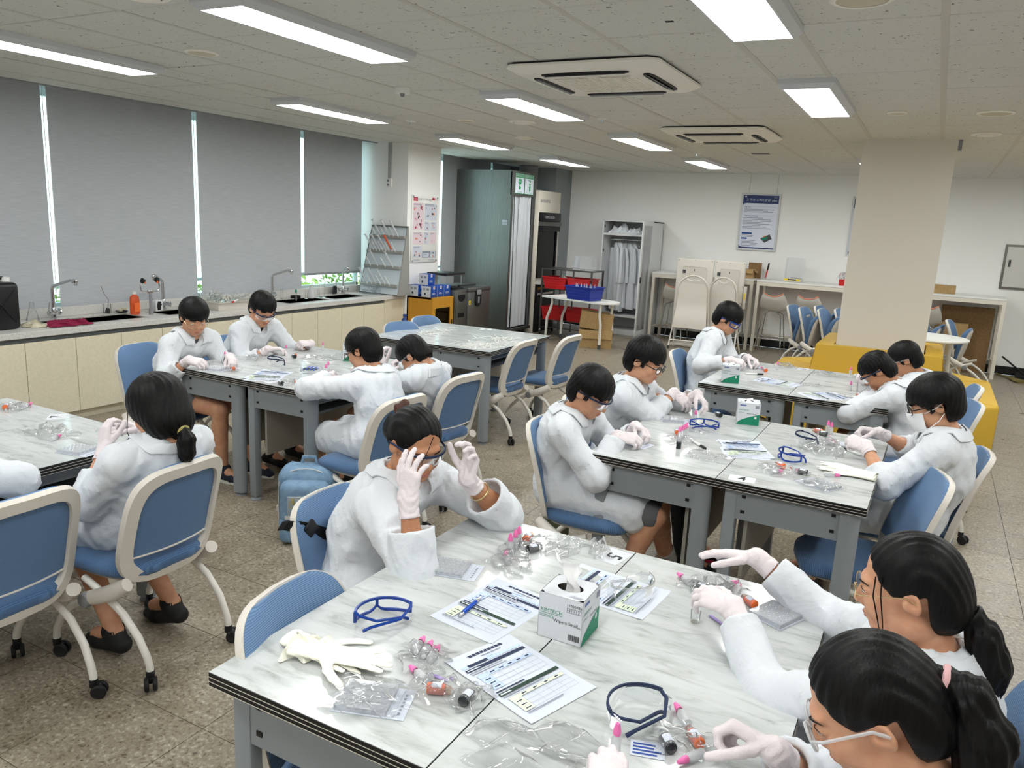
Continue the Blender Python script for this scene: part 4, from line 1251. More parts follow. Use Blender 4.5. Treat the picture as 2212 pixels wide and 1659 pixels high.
    for s in (-1, 1):
        b = MB(); b.slot(0).sphere((s*0.031, 0.0795, -0.001), (0.0138, 0.0112, 0.0045+0.004*op), 12, 8)
        b.slot(1).sphere((s*0.031+p.get('gaze', 0)*0.004, 0.0855, -0.003), (0.0058, 0.0062, 0.0036+0.0032*op), 10, 6)
        head_part('eye', b, ['eye_white', 'eye_dark'])
        b = MB().tube([(s*0.016, 0.0905, 0.001), (s*0.024, 0.0925, 0.0055+0.002*op), (s*0.034, 0.0912, 0.006+0.002*op), (s*0.0455, 0.0845, 0.001)], [0.0005, 0.0010, 0.0010, 0.0005], 6)
        head_part('eyelash', b, 'eye_dark')
        b = MB().tube([(s*0.014, 0.0935, 0.0165), (s*0.026, 0.0935, 0.0205), (s*0.038, 0.0872, 0.0205), (s*0.050, 0.0735, 0.0155)], [0.0017, 0.0024, 0.0021, 0.0009], 6, flat=0.6, up=(0, 1, 0.2))
        head_part('eyebrow', b, 'brow')
    b = MB(); b.sphere((0, 0.0875, -0.0605), (0.0195, 0.0103, 0.0045), 14, 6); b.sphere((0, 0.0862, -0.0695), (0.0165, 0.0098, 0.0048), 14, 6)
    head_part('lips', b, 'lip')
    # ---- coat
    hc = (0.0105, 0.0085, 0.0065)[near]
    cp = [hip, N, SL, SR]+[q for s_, S, E, W, _ in arms for q in (S, E, W)]+[l[0]+(l[1]-l[0])*0.9 for l in legs]
    cp = np.array(cp); cv = Vol(cp.min(0)-0.15, cp.max(0)+0.14, hc)
    fat = p.get('fat', 1.0)
    for A_, B_, ra, rb in ((hip, M, 0.122, 0.118), (M, C, 0.118, 0.112), (C, N-su*0.045, 0.110, 0.075)): cv.cap(A_, B_, ra*fat, rb*fat, 0.05, lat=lt, ls=1.33)
    cv.cap(SL-su*0.005, SR-su*0.005, 0.060, 0.060, 0.045)
    cv.cap(SL-lt*0.08+su*0.045, SR+lt*0.08+su*0.045, 0.044, 0.044, 0.06)
    tl = p.get('skirt', 0.75)
    for hj, kn, an in legs:
        e = hj+(kn-hj)*tl; cv.cap(hj, e, 0.102, 0.088, 0.06)
        cv.cap(hj-np.array((0, 0, 0.03)), e-np.array((0, 0, 0.05)), 0.07, 0.06, 0.05)
    sr = p.get('sleeve', 1.0)
    cuffs = []
    for s_, S, E, W, q in arms:
        f = q.get('cuff', 0.85); Cf = E+(W-E)*f; dv = unit(W-E)
        cv.cap(S, E, 0.066*sr, 0.064*sr, 0.05); cv.cap(E, Cf+dv*0.02, 0.064*sr, (0.052+q.get('flare', 0))*sr, 0.03)
        cuffs.append((Cf, dv, (0.052+q.get('flare', 0))*sr))
    # creases: warped waves, stronger round the elbows and waist
    def folds(x, y, z):
        w1 = np.sin(95*x+40*z+2.2*np.sin(38*y+20*z)+p.get('seed', 0))
        w2 = np.sin(80*y-55*z+2.0*np.sin(45*x+17*z)+1.7*p.get('seed', 0))
        w3 = np.sin(60*z+35*x-30*y+2.4*np.sin(30*x+33*y)+p.get('seed', 0)*2.3)
        r = 1-np.abs(w1); r2 = 1-np.abs(w2)
        return 0.0068*(r*r*r-0.25)*(0.6+0.5*w3)+0.0062*(r2*r2*r2-0.25)*(0.6-0.4*w3)+0.0026*w3
    cv.F -= (p.get('crease', 1.0)*cv.local((O[0], O[1], 0), np.eye(3), folds)).astype(np.float32)
    for Cf, dv, r in cuffs:
        ref = UP if abs(dv[2]) < 0.8 else fwd
        u = unit(np.cross(dv, ref)); Rc = np.stack([u, dv, np.cross(u, dv)], 1)
        cv.cut(Cf, Rc, lambda x, y, z: np.maximum(np.maximum(-y, y-0.16), np.sqrt(x*x+z*z)-0.085), 0.2, 0.003)
        cv.cap(Cf-dv*0.022, Cf+dv*0.05, r-0.0155, r-0.0125, 0.003, mode='sub')
    # neck opening and front V
    cv.cap(N-su*0.035, hd(0, -0.03, -0.02), 0.060, 0.068, 0.01, mode='sub')
    chest = C-su*0.02+fw*0.125*fat
    vt = N-su*0.01+fw*0.07
    vb = cv.drape(N+(C-N)*p.get('vee', 0.8)+fw*0.13, 0.0)
    cv.cap(vt+su*0.02, vb+fw*0.008, 0.052, 0.026, 0.006, mode='sub')
    # shirt under the coat
    sv = Vol(np.minimum(hip, N)-0.2, np.maximum(hip, N)+0.2, 0.0115)
    for A_, B_, ra, rb in ((hip, M, 0.10, 0.098), (M, C, 0.098, 0.098), (C, N-su*0.055, 0.097, 0.066)): sv.cap(A_, B_, ra*fat, rb*fat, 0.05, lat=lt, ls=1.28)
    sv.cap(N-su*0.02, hd(0, -0.0, -0.06), 0.060, 0.085, 0.006, mode='sub')
    sdf_obj('shirt', sv, p.get('shirt', 'shirt_black'), root, O, 1)
    sdf_obj('lab_coat', cv, 'coat_white', root, O, (2, 3, 5)[near])
    # collar and lapels lie on the coat
    nb = N-su*0.02
    path = []
    for i in range(19):
        u = -1+2*i/18; s = 1 if u >= 0 else -1; au = abs(u)
        if au < 0.5:
            t = au/0.5*math.pi*0.62                     # round the back of the neck
            path.append((nb+(-fw*math.cos(t)+lt*s*math.sin(t))*0.074+su*(0.022-0.03*(1-math.cos(t))*0.5), (-fw*math.cos(t)+lt*s*math.sin(t))*0.85-su*0.8, 0.046))
        else:
            t = (au-0.5)/0.5
            q0 = nb+(-fw*math.cos(math.pi*0.62)+lt*s*math.sin(math.pi*0.62))*0.074+su*0.0
            q1 = vb+lt*s*0.026
            q = q0+(q1-q0)*t+fw*0.02*math.sin(math.pi*t)
            wd = 0.046+0.020*math.sin(math.pi*min(1, t*1.25))-0.044*max(0, t-0.55)/0.45
            path.append((q, lt*s+su*(-0.25), wd))
    for part in ((0, 19),):
        R = []
        for q, wv, wd in path[part[0]:part[1]]:
            wv = unit(wv)
            A = cv.drape(q, 0.007, 3) if cv.sample(q) < 0.007 else q
            B = cv.drape(q+wv*wd, 0.006)
            mid = (A+B)/2; mid = cv.drape(mid, 0.008, 3) if cv.sample(mid) < 0.008 else mid
            nn = cv.grad(B); th = 0.0022
            R.append([A+nn*th-O, mid+nn*th-O, B+nn*th-O, B-nn*th-O, mid-nn*th-O, A-nn*th-O])
        MB().rings(R).build('collar', 'coat_white', root, smooth=70)
    # pocket patch on the near chest / hip when asked for
    # trousers
    pm = p.get('pants', 'shorts_black'); pl = p.get('pant_len', 0.8)
    pv = None
    qs = np.array([q for l in legs for q in l]+[hip]); pv = Vol(qs.min(0)-0.12, qs.max(0)+0.13, 0.013)
    for hj, kn, an in legs:
        pv.cap(hj, hj+(kn-hj)*min(pl, 1.0), 0.066, 0.064, 0.03)
        if pl > 1: pv.cap(kn, kn+(an-kn)*min(pl-1, 1.0), 0.07, 0.056, 0.02)
    pv.cap(hip+left*0.05, hip-left*0.05, 0.07, 0.07, 0.03)
    sdf_obj('trousers' if pl > 1 else 'shorts', pv, pm, root, O, 1)
    # shoes
    for hj, kn, an in legs:
        toe = unit(np.array((an-hj)[:2].tolist()+[0]))*0.0+fwd
        lift = p.get('heel', 0.0)
        sv_ = Vol(an-np.array((0.24, 0.24, 0.14)), an+np.array((0.24, 0.24, 0.1)), 0.007 if near or p.get('feet') else 0.012)
        g = np.array((an[0], an[1], 0.0))
        zl = an[2]-0.085
        heel = g-fwd*0.045+np.array((0, 0, 0.04+zl)); ball = g+fwd*0.10+np.array((0, 0, 0.033)); tip = g+fwd*0.155+np.array((0, 0, 0.028))
        sv_.cap(heel, ball, 0.036, 0.034, 0.01, lat=left, ls=1.08); sv_.cap(ball, tip, 0.034, 0.024, 0.012, lat=left, ls=1.25)
        sv_.cap(an+fwd*0.01, an-np.array((0, 0, 0.02)), 0.046, 0.044, 0.02)
        sv_.cap(an+np.array((0, 0, 0.1))-fwd*0.005, an+np.array((0, 0, -0.012))+fwd*0.005, 0.037, 0.033, 0.004, mode='sub')
        sdf_obj('shoe', sv_, p.get('shoe', 'shoe_black'), root, O, 1)
        if p.get('sole'):
            MB().rings([[(*(q[:2]-O[:2]), z+zl*0.0) for q in [g+fwd*(0.055+0.125*math.cos(t))+left*0.042*math.sin(t) for t in np.linspace(0, 2*math.pi, 18, endpoint=False)]] for z in (0.002, 0.02)]).build('shoe_sole', p['sole'], root)
        if p.get('sock'):
            MB().tube([an-np.array((0, 0, 0.02))-O, an+np.array((0, 0, 0.06))-O, an+(kn-an)*0.32-O], [0.040, 0.041, 0.047], 14).build('sock', p['sock'], root)
    # gloves
    for s_, S, E, W, q in arms:
        hand_glove('glove', W-unit(W-E)*0.0, q['d'], q['n'], s_, POSE[q.get('pose', 'relaxed')], root, O, h=(0.0045, 0.0038, 0.0028)[near], cuff=q.get('gcuff', 0.055), fdir=W-E, scale=p.get('hand', 0.98))
        if q.get('bracelet'):
            c_ = E+(W-E)*0.66; dv = unit(W-E); u = unit(np.cross(dv, UP)); w_ = np.cross(u, dv)
            MB().tube([c_+0.034*(math.cos(t)*u+math.sin(t)*w_)-O for t in np.linspace(0, 2*math.pi, 20, endpoint=False)], 0.003, 6, closed=True).build('bracelet', 'gold_wire', root)
    # ---- hair
    hs = p.get('hair', 'bowl'); hh = (0.0062, 0.005, 0.0036)[near]
    hv = Vol(H-0.19*sx, H+0.19*sx, hh)
    def HE(c, r, k=0.01): hv.ell(hd(*c), np.array(r)*sx, Rh, k)
    def HC(fn, k=0.004): hv.cut(H, Rh, lambda x, y, z: fn(x/sx, y/sx, z/sx)*sx, 0.4, k)
    az = lambda x, y: np.arctan2(x, y+0.012)
    if hs in ('bowl', 'crop', 'spiky'):
        vol = {'bowl': 1.0, 'crop': 0.96, 'spiky': 0.94}[hs]*p.get('hvol', 1.0)
        HE((0, -0.014, 0.040), (0.096*vol, 0.112*vol, 0.097*vol), 0)
        HE((0, -0.045, -0.02), (0.083*vol, 0.078*vol, 0.085), 0.02)
        fr = p.get('fringe', 0.018)
        HC(lambda x, y, z: np.maximum(np.maximum(np.abs(x)-0.078, z-fr-0.012*np.sin(x*190)*np.sin(x*83+1)-0.10*np.abs(x)*0.0), 0.030-y))
        HC(lambda x, y, z: np.maximum(z-(-0.030+0.006*np.sin(y*150)), np.maximum(-0.030-y, y-0.2)))
        HC(lambda x, y, z: np.maximum(np.maximum(z-0.012, -0.034-y), np.maximum(y-0.02, 0.072-np.abs(x))))
        HC(lambda x, y, z: z-p.get('nape', -0.088)-0.004*np.sin(az(x, y)*30))
        amp = {'bowl': 0.0011, 'crop': 0.002, 'spiky': 0.0026}[hs]
    elif hs == 'bob_tail':                              # full black hair gathered low at the nape
        HE((0, -0.018, 0.030), (0.105, 0.115, 0.108), 0)
        HE((0, -0.052, -0.055), (0.094, 0.080, 0.085), 0.04)
        HC(lambda x, y, z: np.maximum(np.maximum(np.abs(x)-0.066, z-0.045), 0.040-y))
        HC(lambda x, y, z: z+0.125)
        amp = 0.0013
    elif hs in ('up', 'tail'):                           # pulled back tight from the hairline
        HE((0, -0.016, 0.034), (0.0815, 0.099, 0.0895), 0)
        if hs == 'up': HE((0, -0.060, -0.005), (0.070, 0.060, 0.070), 0.02); HE((0.0, -0.098, 0.005), (0.038, 0.034, 0.062), 0.02)
        else: HE((0, -0.060, -0.020), (0.076, 0.066, 0.080), 0.03)
        HC(lambda x, y, z: np.maximum(0.018+0.62*np.maximum(z, 0)+0.25*np.abs(x)-y, z-0.078), 0.003)
        ez = p.get('ear_z', 0.004)
        HC(lambda x, y, z: np.maximum(z-ez-0.3*np.maximum(-y-0.01, 0), -0.040-y), 0.003)
        HC(lambda x, y, z: z-p.get('nape', -0.085))
        if hs == 'tail': hv.F += hv.local(H, Rh, lambda x, y, z: 0.0034*np.exp(-(x/0.0035)**2)*np.clip((y+0.06)/0.02, 0, 1)*np.clip(z/0.02, 0, 1)).astype(np.float32)
        amp = 0.0013
    if hs in ('bowl', 'crop', 'spiky', 'bob_tail'):
        hv.F += hv.local(H, Rh, lambda x, y, z: amp*np.sin(az(x, y)*26+5*np.sin(z*22))+amp*0.7*np.sin(az(x, y)*61+3*np.sin(z*31))).astype(np.float32)
    else:
        hv.F += hv.local(H, Rh, lambda x, y, z: amp*np.sin(x*330+4*np.sin(y*25)+3*np.sin(z*20))).astype(np.float32)
    sdf_obj('hair', hv, 'hair_black', root, O, 1)
    def strand(path, r, name='ponytail', m='hair_black', wave=0.1):
        P_ = [np.array(q) for q in path]; n = 16
        lo_, hi_ = np.min(P_, 0)-0.08, np.max(P_, 0)+0.08
        tv = Vol(lo_, hi_, hh)
        for i in range(len(P_)-1): tv.cap(P_[i], P_[i+1], r[i], r[i+1], 0.012)
        ax_ = unit(P_[-1]-P_[0]); u_ = unit(np.cross(ax_, UP+0.01)); w_ = np.cross(ax_, u_)
        tv.F += tv.local(P_[0], np.stack([u_, ax_, w_], 1), lambda x, y, z: 0.0022*np.sin(x*300+3*np.sin(y*18))+0.0018*np.sin(z*340+2*np.sin(y*23))).astype(np.float32)
        return sdf_obj(name, tv, m, root, O, 1)
    if 'tail' in p:
        t0 = hd(*p['tie_at']); strand([hd(0, -0.075, p['tie_at'][2]+0.012)]+[t0+np.array(q[0]) for q in p['tail']], [0.034]+[q[1] for q in p['tail']])
    for st in p.get('wisps', []):
        MB().tube([hd(*q)-O for q in st], [0.0016]*(len(st)-1)+[0.0005], 5).build('hair_wisp', 'hair_black', root)
    if 'tie' in p:
        c_ = t0; r_ = p['tie_r']; mt = p['tie']
        ax_ = unit(t0+np.array(p['tail'][1][0])-hd(0, -0.075, p['tie_at'][2]+0.012)); u = unit(np.cross(ax_, UP+0.02)); w_ = np.cross(u, ax_)
        MB().tube([np.array(c_)+r_*1.02*(math.cos(t)*u+math.sin(t)*w_)-O for t in np.linspace(0, 2*math.pi, 18, endpoint=False)], r_*0.3, 8, closed=True).build('hair_tie', mt, root)
    if hs == 'up':
        for s in (-1, 1):
            cl = MB()
            cl.rings([[np.array((s*(0.024+0.014*math.sin(math.pi*i/8)), -0.118+0.035*math.sin(math.pi*i/8)*0.3+dy, -0.060+0.095*i/8)) for dy, in ((-0.020,), (0.020,))]+[np.array((s*(0.034+0.016*math.sin(math.pi*i/8)), -0.118+dy, -0.060+0.095*i/8)) for dy in (0.020, -0.020)] for i in range(9)])
            head_part('claw_clip', cl, 'clip_black', 60)
        t_ = Vol(H-0.2, H+0.2, 0.0055)
        for q0, q1, r0, r1 in (((0, -0.110, 0.045), (-0.008, -0.122, 0.078), 0.024, 0.017), ((0.01, -0.112, 0.04), (0.016, -0.130, 0.066), 0.018, 0.011)): t_.cap(hd(*q0), hd(*q1), r0, r1, 0.01)
        sdf_obj('hair_end', t_, 'bronze_hair', root, O, 1)
        MB().tube([hd(*q)-O for q in ((-0.004, 0.078, 0.075), (0.02, 0.100, 0.045), (0.032, 0.103, 0.010), (0.034, 0.100, -0.015))], [0.0016, 0.0013, 0.001, 0.0005], 5).build('hair_wisp', 'hair_black', root)
    # ---- things worn on the face
    ew = p.get('eyewear')
    if ew in ('round', 'gold', 'dark', 'clear'):
        fm = {'round': 'gold_wire', 'gold': 'gold_wire', 'dark': 'black_plastic', 'clear': 'frosted_plastic'}[ew]; fr_ = {'round': 0.0010, 'gold': 0.0011, 'dark': 0.0022, 'clear': 0.0026}[ew]
        for s in (-1, 1):
            c_ = np.array((s*0.034, 0.104, -0.006)); tilt = s*0.14
            ring = [c_+np.array((0.0245*math.cos(t)*math.cos(tilt), -0.0245*math.cos(t)*math.sin(tilt)*s*s, 0.0215*math.sin(t))) for t in np.linspace(0, 2*math.pi, 24, endpoint=False)]
            head_part('glasses_rim', MB().tube(ring, fr_, 6, closed=True), fm)
            head_part('glasses_lens', MB().add(ring, [tuple(range(24))]), 'lens', 0)
            head_part('glasses_temple', MB().tube([c_+np.array((s*0.024, -0.003, 0.006)), (s*0.074, 0.080, 0.003), (s*0.082, 0.0, 0.006), (s*0.083, -0.022, -0.008)], [fr_, fr_*1.2, fr_*1.1, fr_*1.4], 6), fm)
        head_part('glasses_bridge', MB().tube([(-0.011, 0.106, -0.002), (0, 0.109, 0.002), (0.011, 0.106, -0.002)], fr_, 6), fm)
    elif ew in ('goggles_dark', 'goggles_blue', 'goggles_clear'):
        fm = {'goggles_dark': 'ink_navy', 'goggles_blue': 'royal_blue', 'goggles_clear': 'clear_plastic'}[ew]
        n = 17; A = []
        def gp(t, z, o=0.0): return np.array(((0.0775+o)*math.sin(t), 0.026+(0.080+o)*math.cos(t)**0.8-0.012*max(0, -z/0.03)*0.3, z))
        ts = np.linspace(-1.25, 1.25, n)
        def zb(t): return -0.028+0.012*(abs(t)/1.25)**2+0.012*math.exp(-(t/0.12)**2)
        g = MB()
        g.rings([[gp(t, 0.016), gp(t, 0.016*0.3+zb(t)*0.7, 0.002), gp(t, zb(t)), gp(t, zb(t), -0.0016), gp(t, 0.016*0.3+zb(t)*0.7, 0.0004), gp(t, 0.016, -0.0016)] for t in ts])
        head_part('goggle_lens', g, 'lens')
        br = MB(); tt = 0.0045 if ew != 'goggles_blue' else 0.006
        br.rings([[gp(t, 0.016+tt, 0.003), gp(t, 0.016-tt*0.7, 0.004), gp(t, 0.016-tt*0.7, -0.001), gp(t, 0.016+tt, -0.001)] for t in ts])
        if ew == 'goggles_blue':
            br.rings([[gp(t, zb(t)+0.004, 0.003), gp(t, zb(t)-0.003, 0.003), gp(t, zb(t)-0.003, -0.001), gp(t, zb(t)+0.004, -0.001)] for t in ts])
            for t in (-1.25, 0, 1.25): br.tube([gp(t, 0.016, 0.001), gp(t, zb(t), 0.001)], 0.005, 8)
        head_part('goggle_frame', br, fm)
        for s in (-1, 1):
            head_part('goggle_temple', MB().tube([gp(s*1.25, 0.014, 0.002), np.array((s*0.084, 0.01, 0.010)), np.array((s*0.085, -0.03, 0.0))], [0.005, 0.0042, 0.0045], 8, up=(1, 0, 0), flat=0.5), fm)
    if p.get('mask'):
        mb = MB(); nu, nv = 15, 9
        def mp(u, v_):
            t = (u-0.5)*2.3; z = -0.018-0.092*v_
            r = 1.0-0.10*max(0, v_-0.6); bulge = 0.010*math.exp(-(t/0.6)**2)*math.exp(-((v_-0.2)/0.4)**2)
            x = 0.072*math.sin(t)*r; y = 0.028+(0.084*math.cos(t)*r)+bulge-0.030*max(0, v_-0.75)
            return np.array((x, y, z+0.002*math.sin(v_*28)))
        A = [[mp(i/(nu-1), j/(nv-1)) for j in range(nv)]+[mp(i/(nu-1), j/(nv-1))+np.array((0, -0.002, 0)) for j in range(nv-1, -1, -1)] for i in range(nu)]
        mb.rings(A); head_part('face_mask', mb, 'mask_white', 50)
        for s in (-1, 1):
            for z0, z1 in ((-0.022, 0.012), (-0.095, -0.035)):
                head_part('mask_loop', MB().tube([(s*0.066, 0.052, z0), (s*0.083, 0.005, (z0+z1)/2), (s*0.088, -0.022, z1)], 0.0018, 6), 'mask_white')
    info = dict(root=root, O=O, N=N, arms=arms, hd=hd, Rh=Rh, cv=cv, spine=float(np.linalg.norm(spine)))
    return info
CAST = []
def cast(**k): CAST.append(k)
DOWN = (0, 0, 1)
# bench by the cream cabinets
cast(label='boy in thin round glasses and white lab coat seated before the cream cabinets', head=(-4.32, 3.54, 1.085), hip=(-4.50, 3.50), face=0.0, yaw=-0.42, pitch=0.42, near=0, shirt='shirt_grey', eyewear='round', hair='bowl', hvol=1.0, fringe=0.020,
     R=dict(w=(-4.13, 3.33, 0.845), d=(0.95, 0.25, -0.1), n=(0.1, -0.5, 0.9), pose='pinch', cuff=0.70), L=dict(w=(-4.08, 3.62, 0.835), d=(0.9, -0.45, -0.1), n=(0, 0.3, 1), pose='pinch'),
     knees=((-4.0, 3.66, 0.51), (-4.0, 3.46, 0.51)), ankles=((-3.98, 3.72, 0.085), (-4.04, 3.50, 0.085)), pants='shorts_navy', pant_len=0.55, shoe='shoe_navy', sole='shoe_sole', feet=1, skirt=0.35, seed=1.0, vee=0.9, shoulder=0.16)
cast(label='boy in dark topped goggles and white lab coat nearest the window blinds', head=(-4.275, 4.105, 1.10), hip=(-4.47, 4.06), face=0.0, yaw=-0.30, pitch=0.62, near=0, eyewear='goggles_dark', hair='spiky', hvol=1.02, fringe=0.040,
     R=dict(w=(-4.12, 4.00, 0.835), d=(0.55, 0.85, 0.0), n=(-0.3, 0.1, 1), pose='relaxed', cuff=0.72), L=dict(w=(-4.06, 4.38, 0.84), d=(-0.35, -0.95, 0.05), n=(0.4, 0, 1), pose='grip', cuff=0.62, flare=0.014), seed=2.0, vee=0.9)
cast(label='boy with his back turned, white lab coat, elbow over the table edge above the backpack', head=(-2.89, 3.55, 1.036), hip=(-2.72, 3.46), face=math.pi, yaw=0.10, pitch=0.40, near=1, eyewear='dark', hair='bowl', hvol=0.98, nape=-0.098,
     L=dict(w=(-3.10, 3.49, 0.85), d=(-0.6, 0.8, 0.05), n=(-0.4, -0.3, 0.9), pose='pinch', pole=(0.3, -1.0, -0.1), cuff=0.9), R=dict(w=(-3.07, 3.84, 0.86), d=(-0.95, -0.2, 0.05), n=(0, 0.3, 1), pose='pinch', pole=(0.2, 1, -0.5)),
     knees=((-3.16, 3.46, 0.50), (-3.16, 3.64, 0.50)), ankles=((-3.22, 3.45, 0.085), (-3.24, 3.66, 0.085)), pants='shorts_black', pant_len=0.8, sock='sock_grey', shoe='shoe_grey', sole='shoe_sole', feet=1, seed=3.0)
cast(label='boy in white lab coat bending low over his work with a hand at his goggles', head=(-2.79, 3.92, 0.965), hip=(-2.90, 4.14), face=math.pi+0.25, yaw=-0.10, pitch=0.85, near=1, eyewear='goggles_clear', hair='bowl', hvol=0.95, nape=-0.075, fringe=0.012,
     L=dict(w=(-3.02, 3.92, 0.86), d=(-0.35, 0.1, 0.95), n=(-0.5, -0.6, 0.2), pose='hook', pole=(0, -1, -0.5)), R=dict(w=(-3.08, 4.28, 0.835), d=(-0.9, -0.4, 0.05), n=(0, 0.3, 1), pose='pinch', pole=(0.2, 1, -0.3)), seed=4.0)
# left edge bench
cast(label='girl with low black ponytail, back to the viewer, white lab coat', head=(-2.585, 1.93, 1.04), hip=(-2.78, 1.93), fat=0.92, face=math.pi, yaw=-0.05, pitch=0.45, near=1, hair='bob_tail', scale=1.04,
     L=dict(w=(-2.83, 1.865, 0.845), d=(-0.35, 0.25, 0.9), n=(0.1, -0.95, 0.1), pose='hook', pole=(0.7, -0.7, -0.6), cuff=0.55, flare=0.008), R=dict(w=(-2.88, 2.08, 0.86), d=(-0.8, -0.4, 0.4), n=(0, 0.6, 0.8), pose='pinch', pole=(0.4, 0.8, -0.6)),
     tie_at=(0, -0.112, -0.118), tie_r=0.019, tie='pack_gold', tail=[((0, 0, 0.0), 0.018), ((0.018, -0.004, -0.03), 0.031), ((0.022, -0.008, -0.085), 0.029), ((0.010, -0.010, -0.135), 0.010)],
     wisps=[[(0.075, 0.05, 0.02), (0.088, 0.06, -0.05), (0.080, 0.055, -0.11)], [(-0.080, 0.055, 0.02), (-0.098, 0.07, -0.05), (-0.09, 0.075, -0.125), (-0.082, 0.07, -0.15)]],
     ankles=((-2.74, 1.80, 0.10), (-2.72, 2.06, 0.12)), knees=((-2.98, 1.80, 0.50), (-2.98, 2.0, 0.50)), shoe='shoe_black', pant_len=0.5, feet=1, seed=5.0, skirt=0.85, shoulder=0.17)
cast(label='student cut off by the left edge, only a white coated shoulder showing', head=(-2.97, 1.10, 1.02), hip=(-2.82, 1.30), face=math.pi, yaw=0.2, pitch=0.5, near=0, hair='bowl',
     L=dict(w=(-3.1, 1.15, 0.84), d=(-0.9, 0.3, 0), n=DOWN, pose='relaxed'), R=dict(w=(-3.1, 1.45, 0.84), d=(-0.9, -0.3, 0), n=DOWN, pose='relaxed', pole=(0.5, 0.8, -0.3)), seed=6.0)
# nearest bench, left side
cast(label='girl with pinned up hair adjusting dark topped goggles with both gloved hands', head=(-1.432, 2.038, 1.088), hip=(-1.62, 1.99), face=0.0, yaw=-0.40, pitch=0.34, near=2, eyewear='goggles_dark', hair='up', skin='skin_tan', shirt='coat_white',
     R=dict(w=(-1.30, 1.815, 0.985), d=(0.0, 0.10, 1.0), n=(0.05, -1.0, 0.1), pose='fan', pole=(0.75, -0.35, -0.9), cuff=0.62, flare=0.016), L=dict(w=(-1.255, 2.085, 0.985), d=(0.12, 0.10, 1.0), n=(0.2, 1.0, 0.1), pose='hook', pole=(0.6, 0.8, -0.9), cuff=0.55, flare=0.020, bracelet=1),
     arm=(0.285, 0.225), seed=7.0, sleeve=1.05, vee=0.75, skirt=0.6, reach=0.05)
# middle bench
cast(label='boy in goggles, profile view, white lab coat, grey shorts under the table', head=(-1.36, 3.375, 1.04), hip=(-1.50, 3.42), face=0.0, yaw=-0.12, pitch=0.52, near=1, eyewear='goggles_dark', hair='bowl', hvol=1.0, nape=-0.10, fringe=0.022,
     R=dict(w=(-1.215, 3.385, 0.845), d=(0.92, 0.30, -0.05), n=(-0.1, -0.5, 0.85), pose='pinch', cuff=0.92, pole=(-0.3, -0.8, -0.8)), L=dict(w=(-1.20, 3.60, 0.85), d=(0.85, -0.5, -0.05), n=(0, 0.4, 0.9), pose='pinch'),
     knees=((-1.02, 3.52, 0.50), (-0.99, 3.36, 0.50)), ankles=((-1.0, 3.72, 0.085), (-1.15, 3.40, 0.085)), pants='shorts_grey', pant_len=0.97, skirt=0.8, feet=1, seed=8.0, sock='sock_grey')
cast(label='boy in thin dark glasses, profile view, both gloved hands on the table', head=(-1.322, 4.04, 1.11), hip=(-1.47, 4.07), face=0.0, yaw=-0.10, pitch=0.34, near=1, eyewear='dark', hair='bowl', hvol=1.03, nape=-0.085, fringe=0.026,
     R=dict(w=(-1.215, 4.27, 0.905), d=(0.85, 0.1, -0.55), n=(0.4, -0.5, 0.75), pose='relaxed', cuff=0.66, pole=(-0.2, -0.6, -0.8)), L=dict(w=(-1.09, 4.32, 0.905), d=(0.75, -0.5, -0.45), n=(0.4, 0.3, 0.85), pose='hook', cuff=0.80, pole=(0.2, 0.7, -0.6)),
     pants='shorts_black', pant_len=1.9, shoe='shoe_black', sole='ink_red', feet=1, seed=9.0, knees=((-1.05, 4.16, 0.5), (-1.05, 3.98, 0.5)), ankles=((-1.0, 4.15, 0.085), (-0.98, 3.95, 0.085)))
cast(label='masked boy in dark glasses and white lab coat on the right of the middle table', head=(0.083, 3.95, 1.105), hip=(0.09, 4.05), face=math.pi+0.05, yaw=0.10, pitch=0.36, near=1, eyewear='dark', hair='bowl', hvol=1.08, nape=-0.09, mask=1, fringe=0.020,
     L=dict(w=(-0.165, 3.91, 0.865), d=(-0.85, 0.35, 0.1), n=(-0.1, -0.7, 0.7), pose='grip', cuff=0.42, pole=(0.3, -0.8, -0.7), flare=0.008), R=dict(w=(-0.13, 4.22, 0.87), d=(-0.92, -0.2, 0.05), n=(0, 0.5, 0.85), pose='grip', cuff=0.42, pole=(0.3, 0.8, -0.6)),
     seed=10.0, skirt=0.85, knees=((-0.33, 4.05, 0.49), (-0.33, 4.26, 0.49)))
# far right bench
cast(label='boy in blue framed goggles and white lab coat seated before the folded chairs', head=(-1.40, 6.28, 1.135), hip=(-1.52, 6.14), face=0.0, yaw=-0.12, pitch=0.50, near=0, eyewear='goggles_blue', hair='bowl', hvol=1.04, nape=-0.088, fringe=0.014,
     R=dict(w=(-1.265, 5.93, 0.865), d=(0.92, 0.35, -0.15), n=(0, -0.4, 0.9), pose='pinch', cuff=0.74, pole=(-0.3, -0.8, -0.7)), L=dict(w=(-1.19, 6.18, 0.86), d=(0.85, -0.5, -0.1), n=(0, 0.3, 0.95), pose='pinch'), seed=11.0, vee=1.0)
cast(label='boy with short spiky hair bent over folded arms at the farthest right table', head=(-0.238, 5.48, 0.985), hip=(0.02, 5.52), face=math.pi, yaw=0.10, pitch=0.80, near=0, eyewear='goggles_dark', hair='spiky', hvol=1.0, nape=-0.085, fringe=0.030,
     L=dict(w=(-0.235, 5.46, 0.835), d=(-0.15, 1.0, 0.05), n=(-0.3, 0, 1), pose='grip', cuff=0.95, pole=(-0.2, -0.9, -0.4)), R=dict(w=(-0.28, 5.80, 0.87), d=(-0.7, -0.5, 0.35), n=(-0.3, 0.5, 0.7), pose='pinch', pole=(0.3, 0.8, -0.4)), seed=12.0, skin='skin_tan')
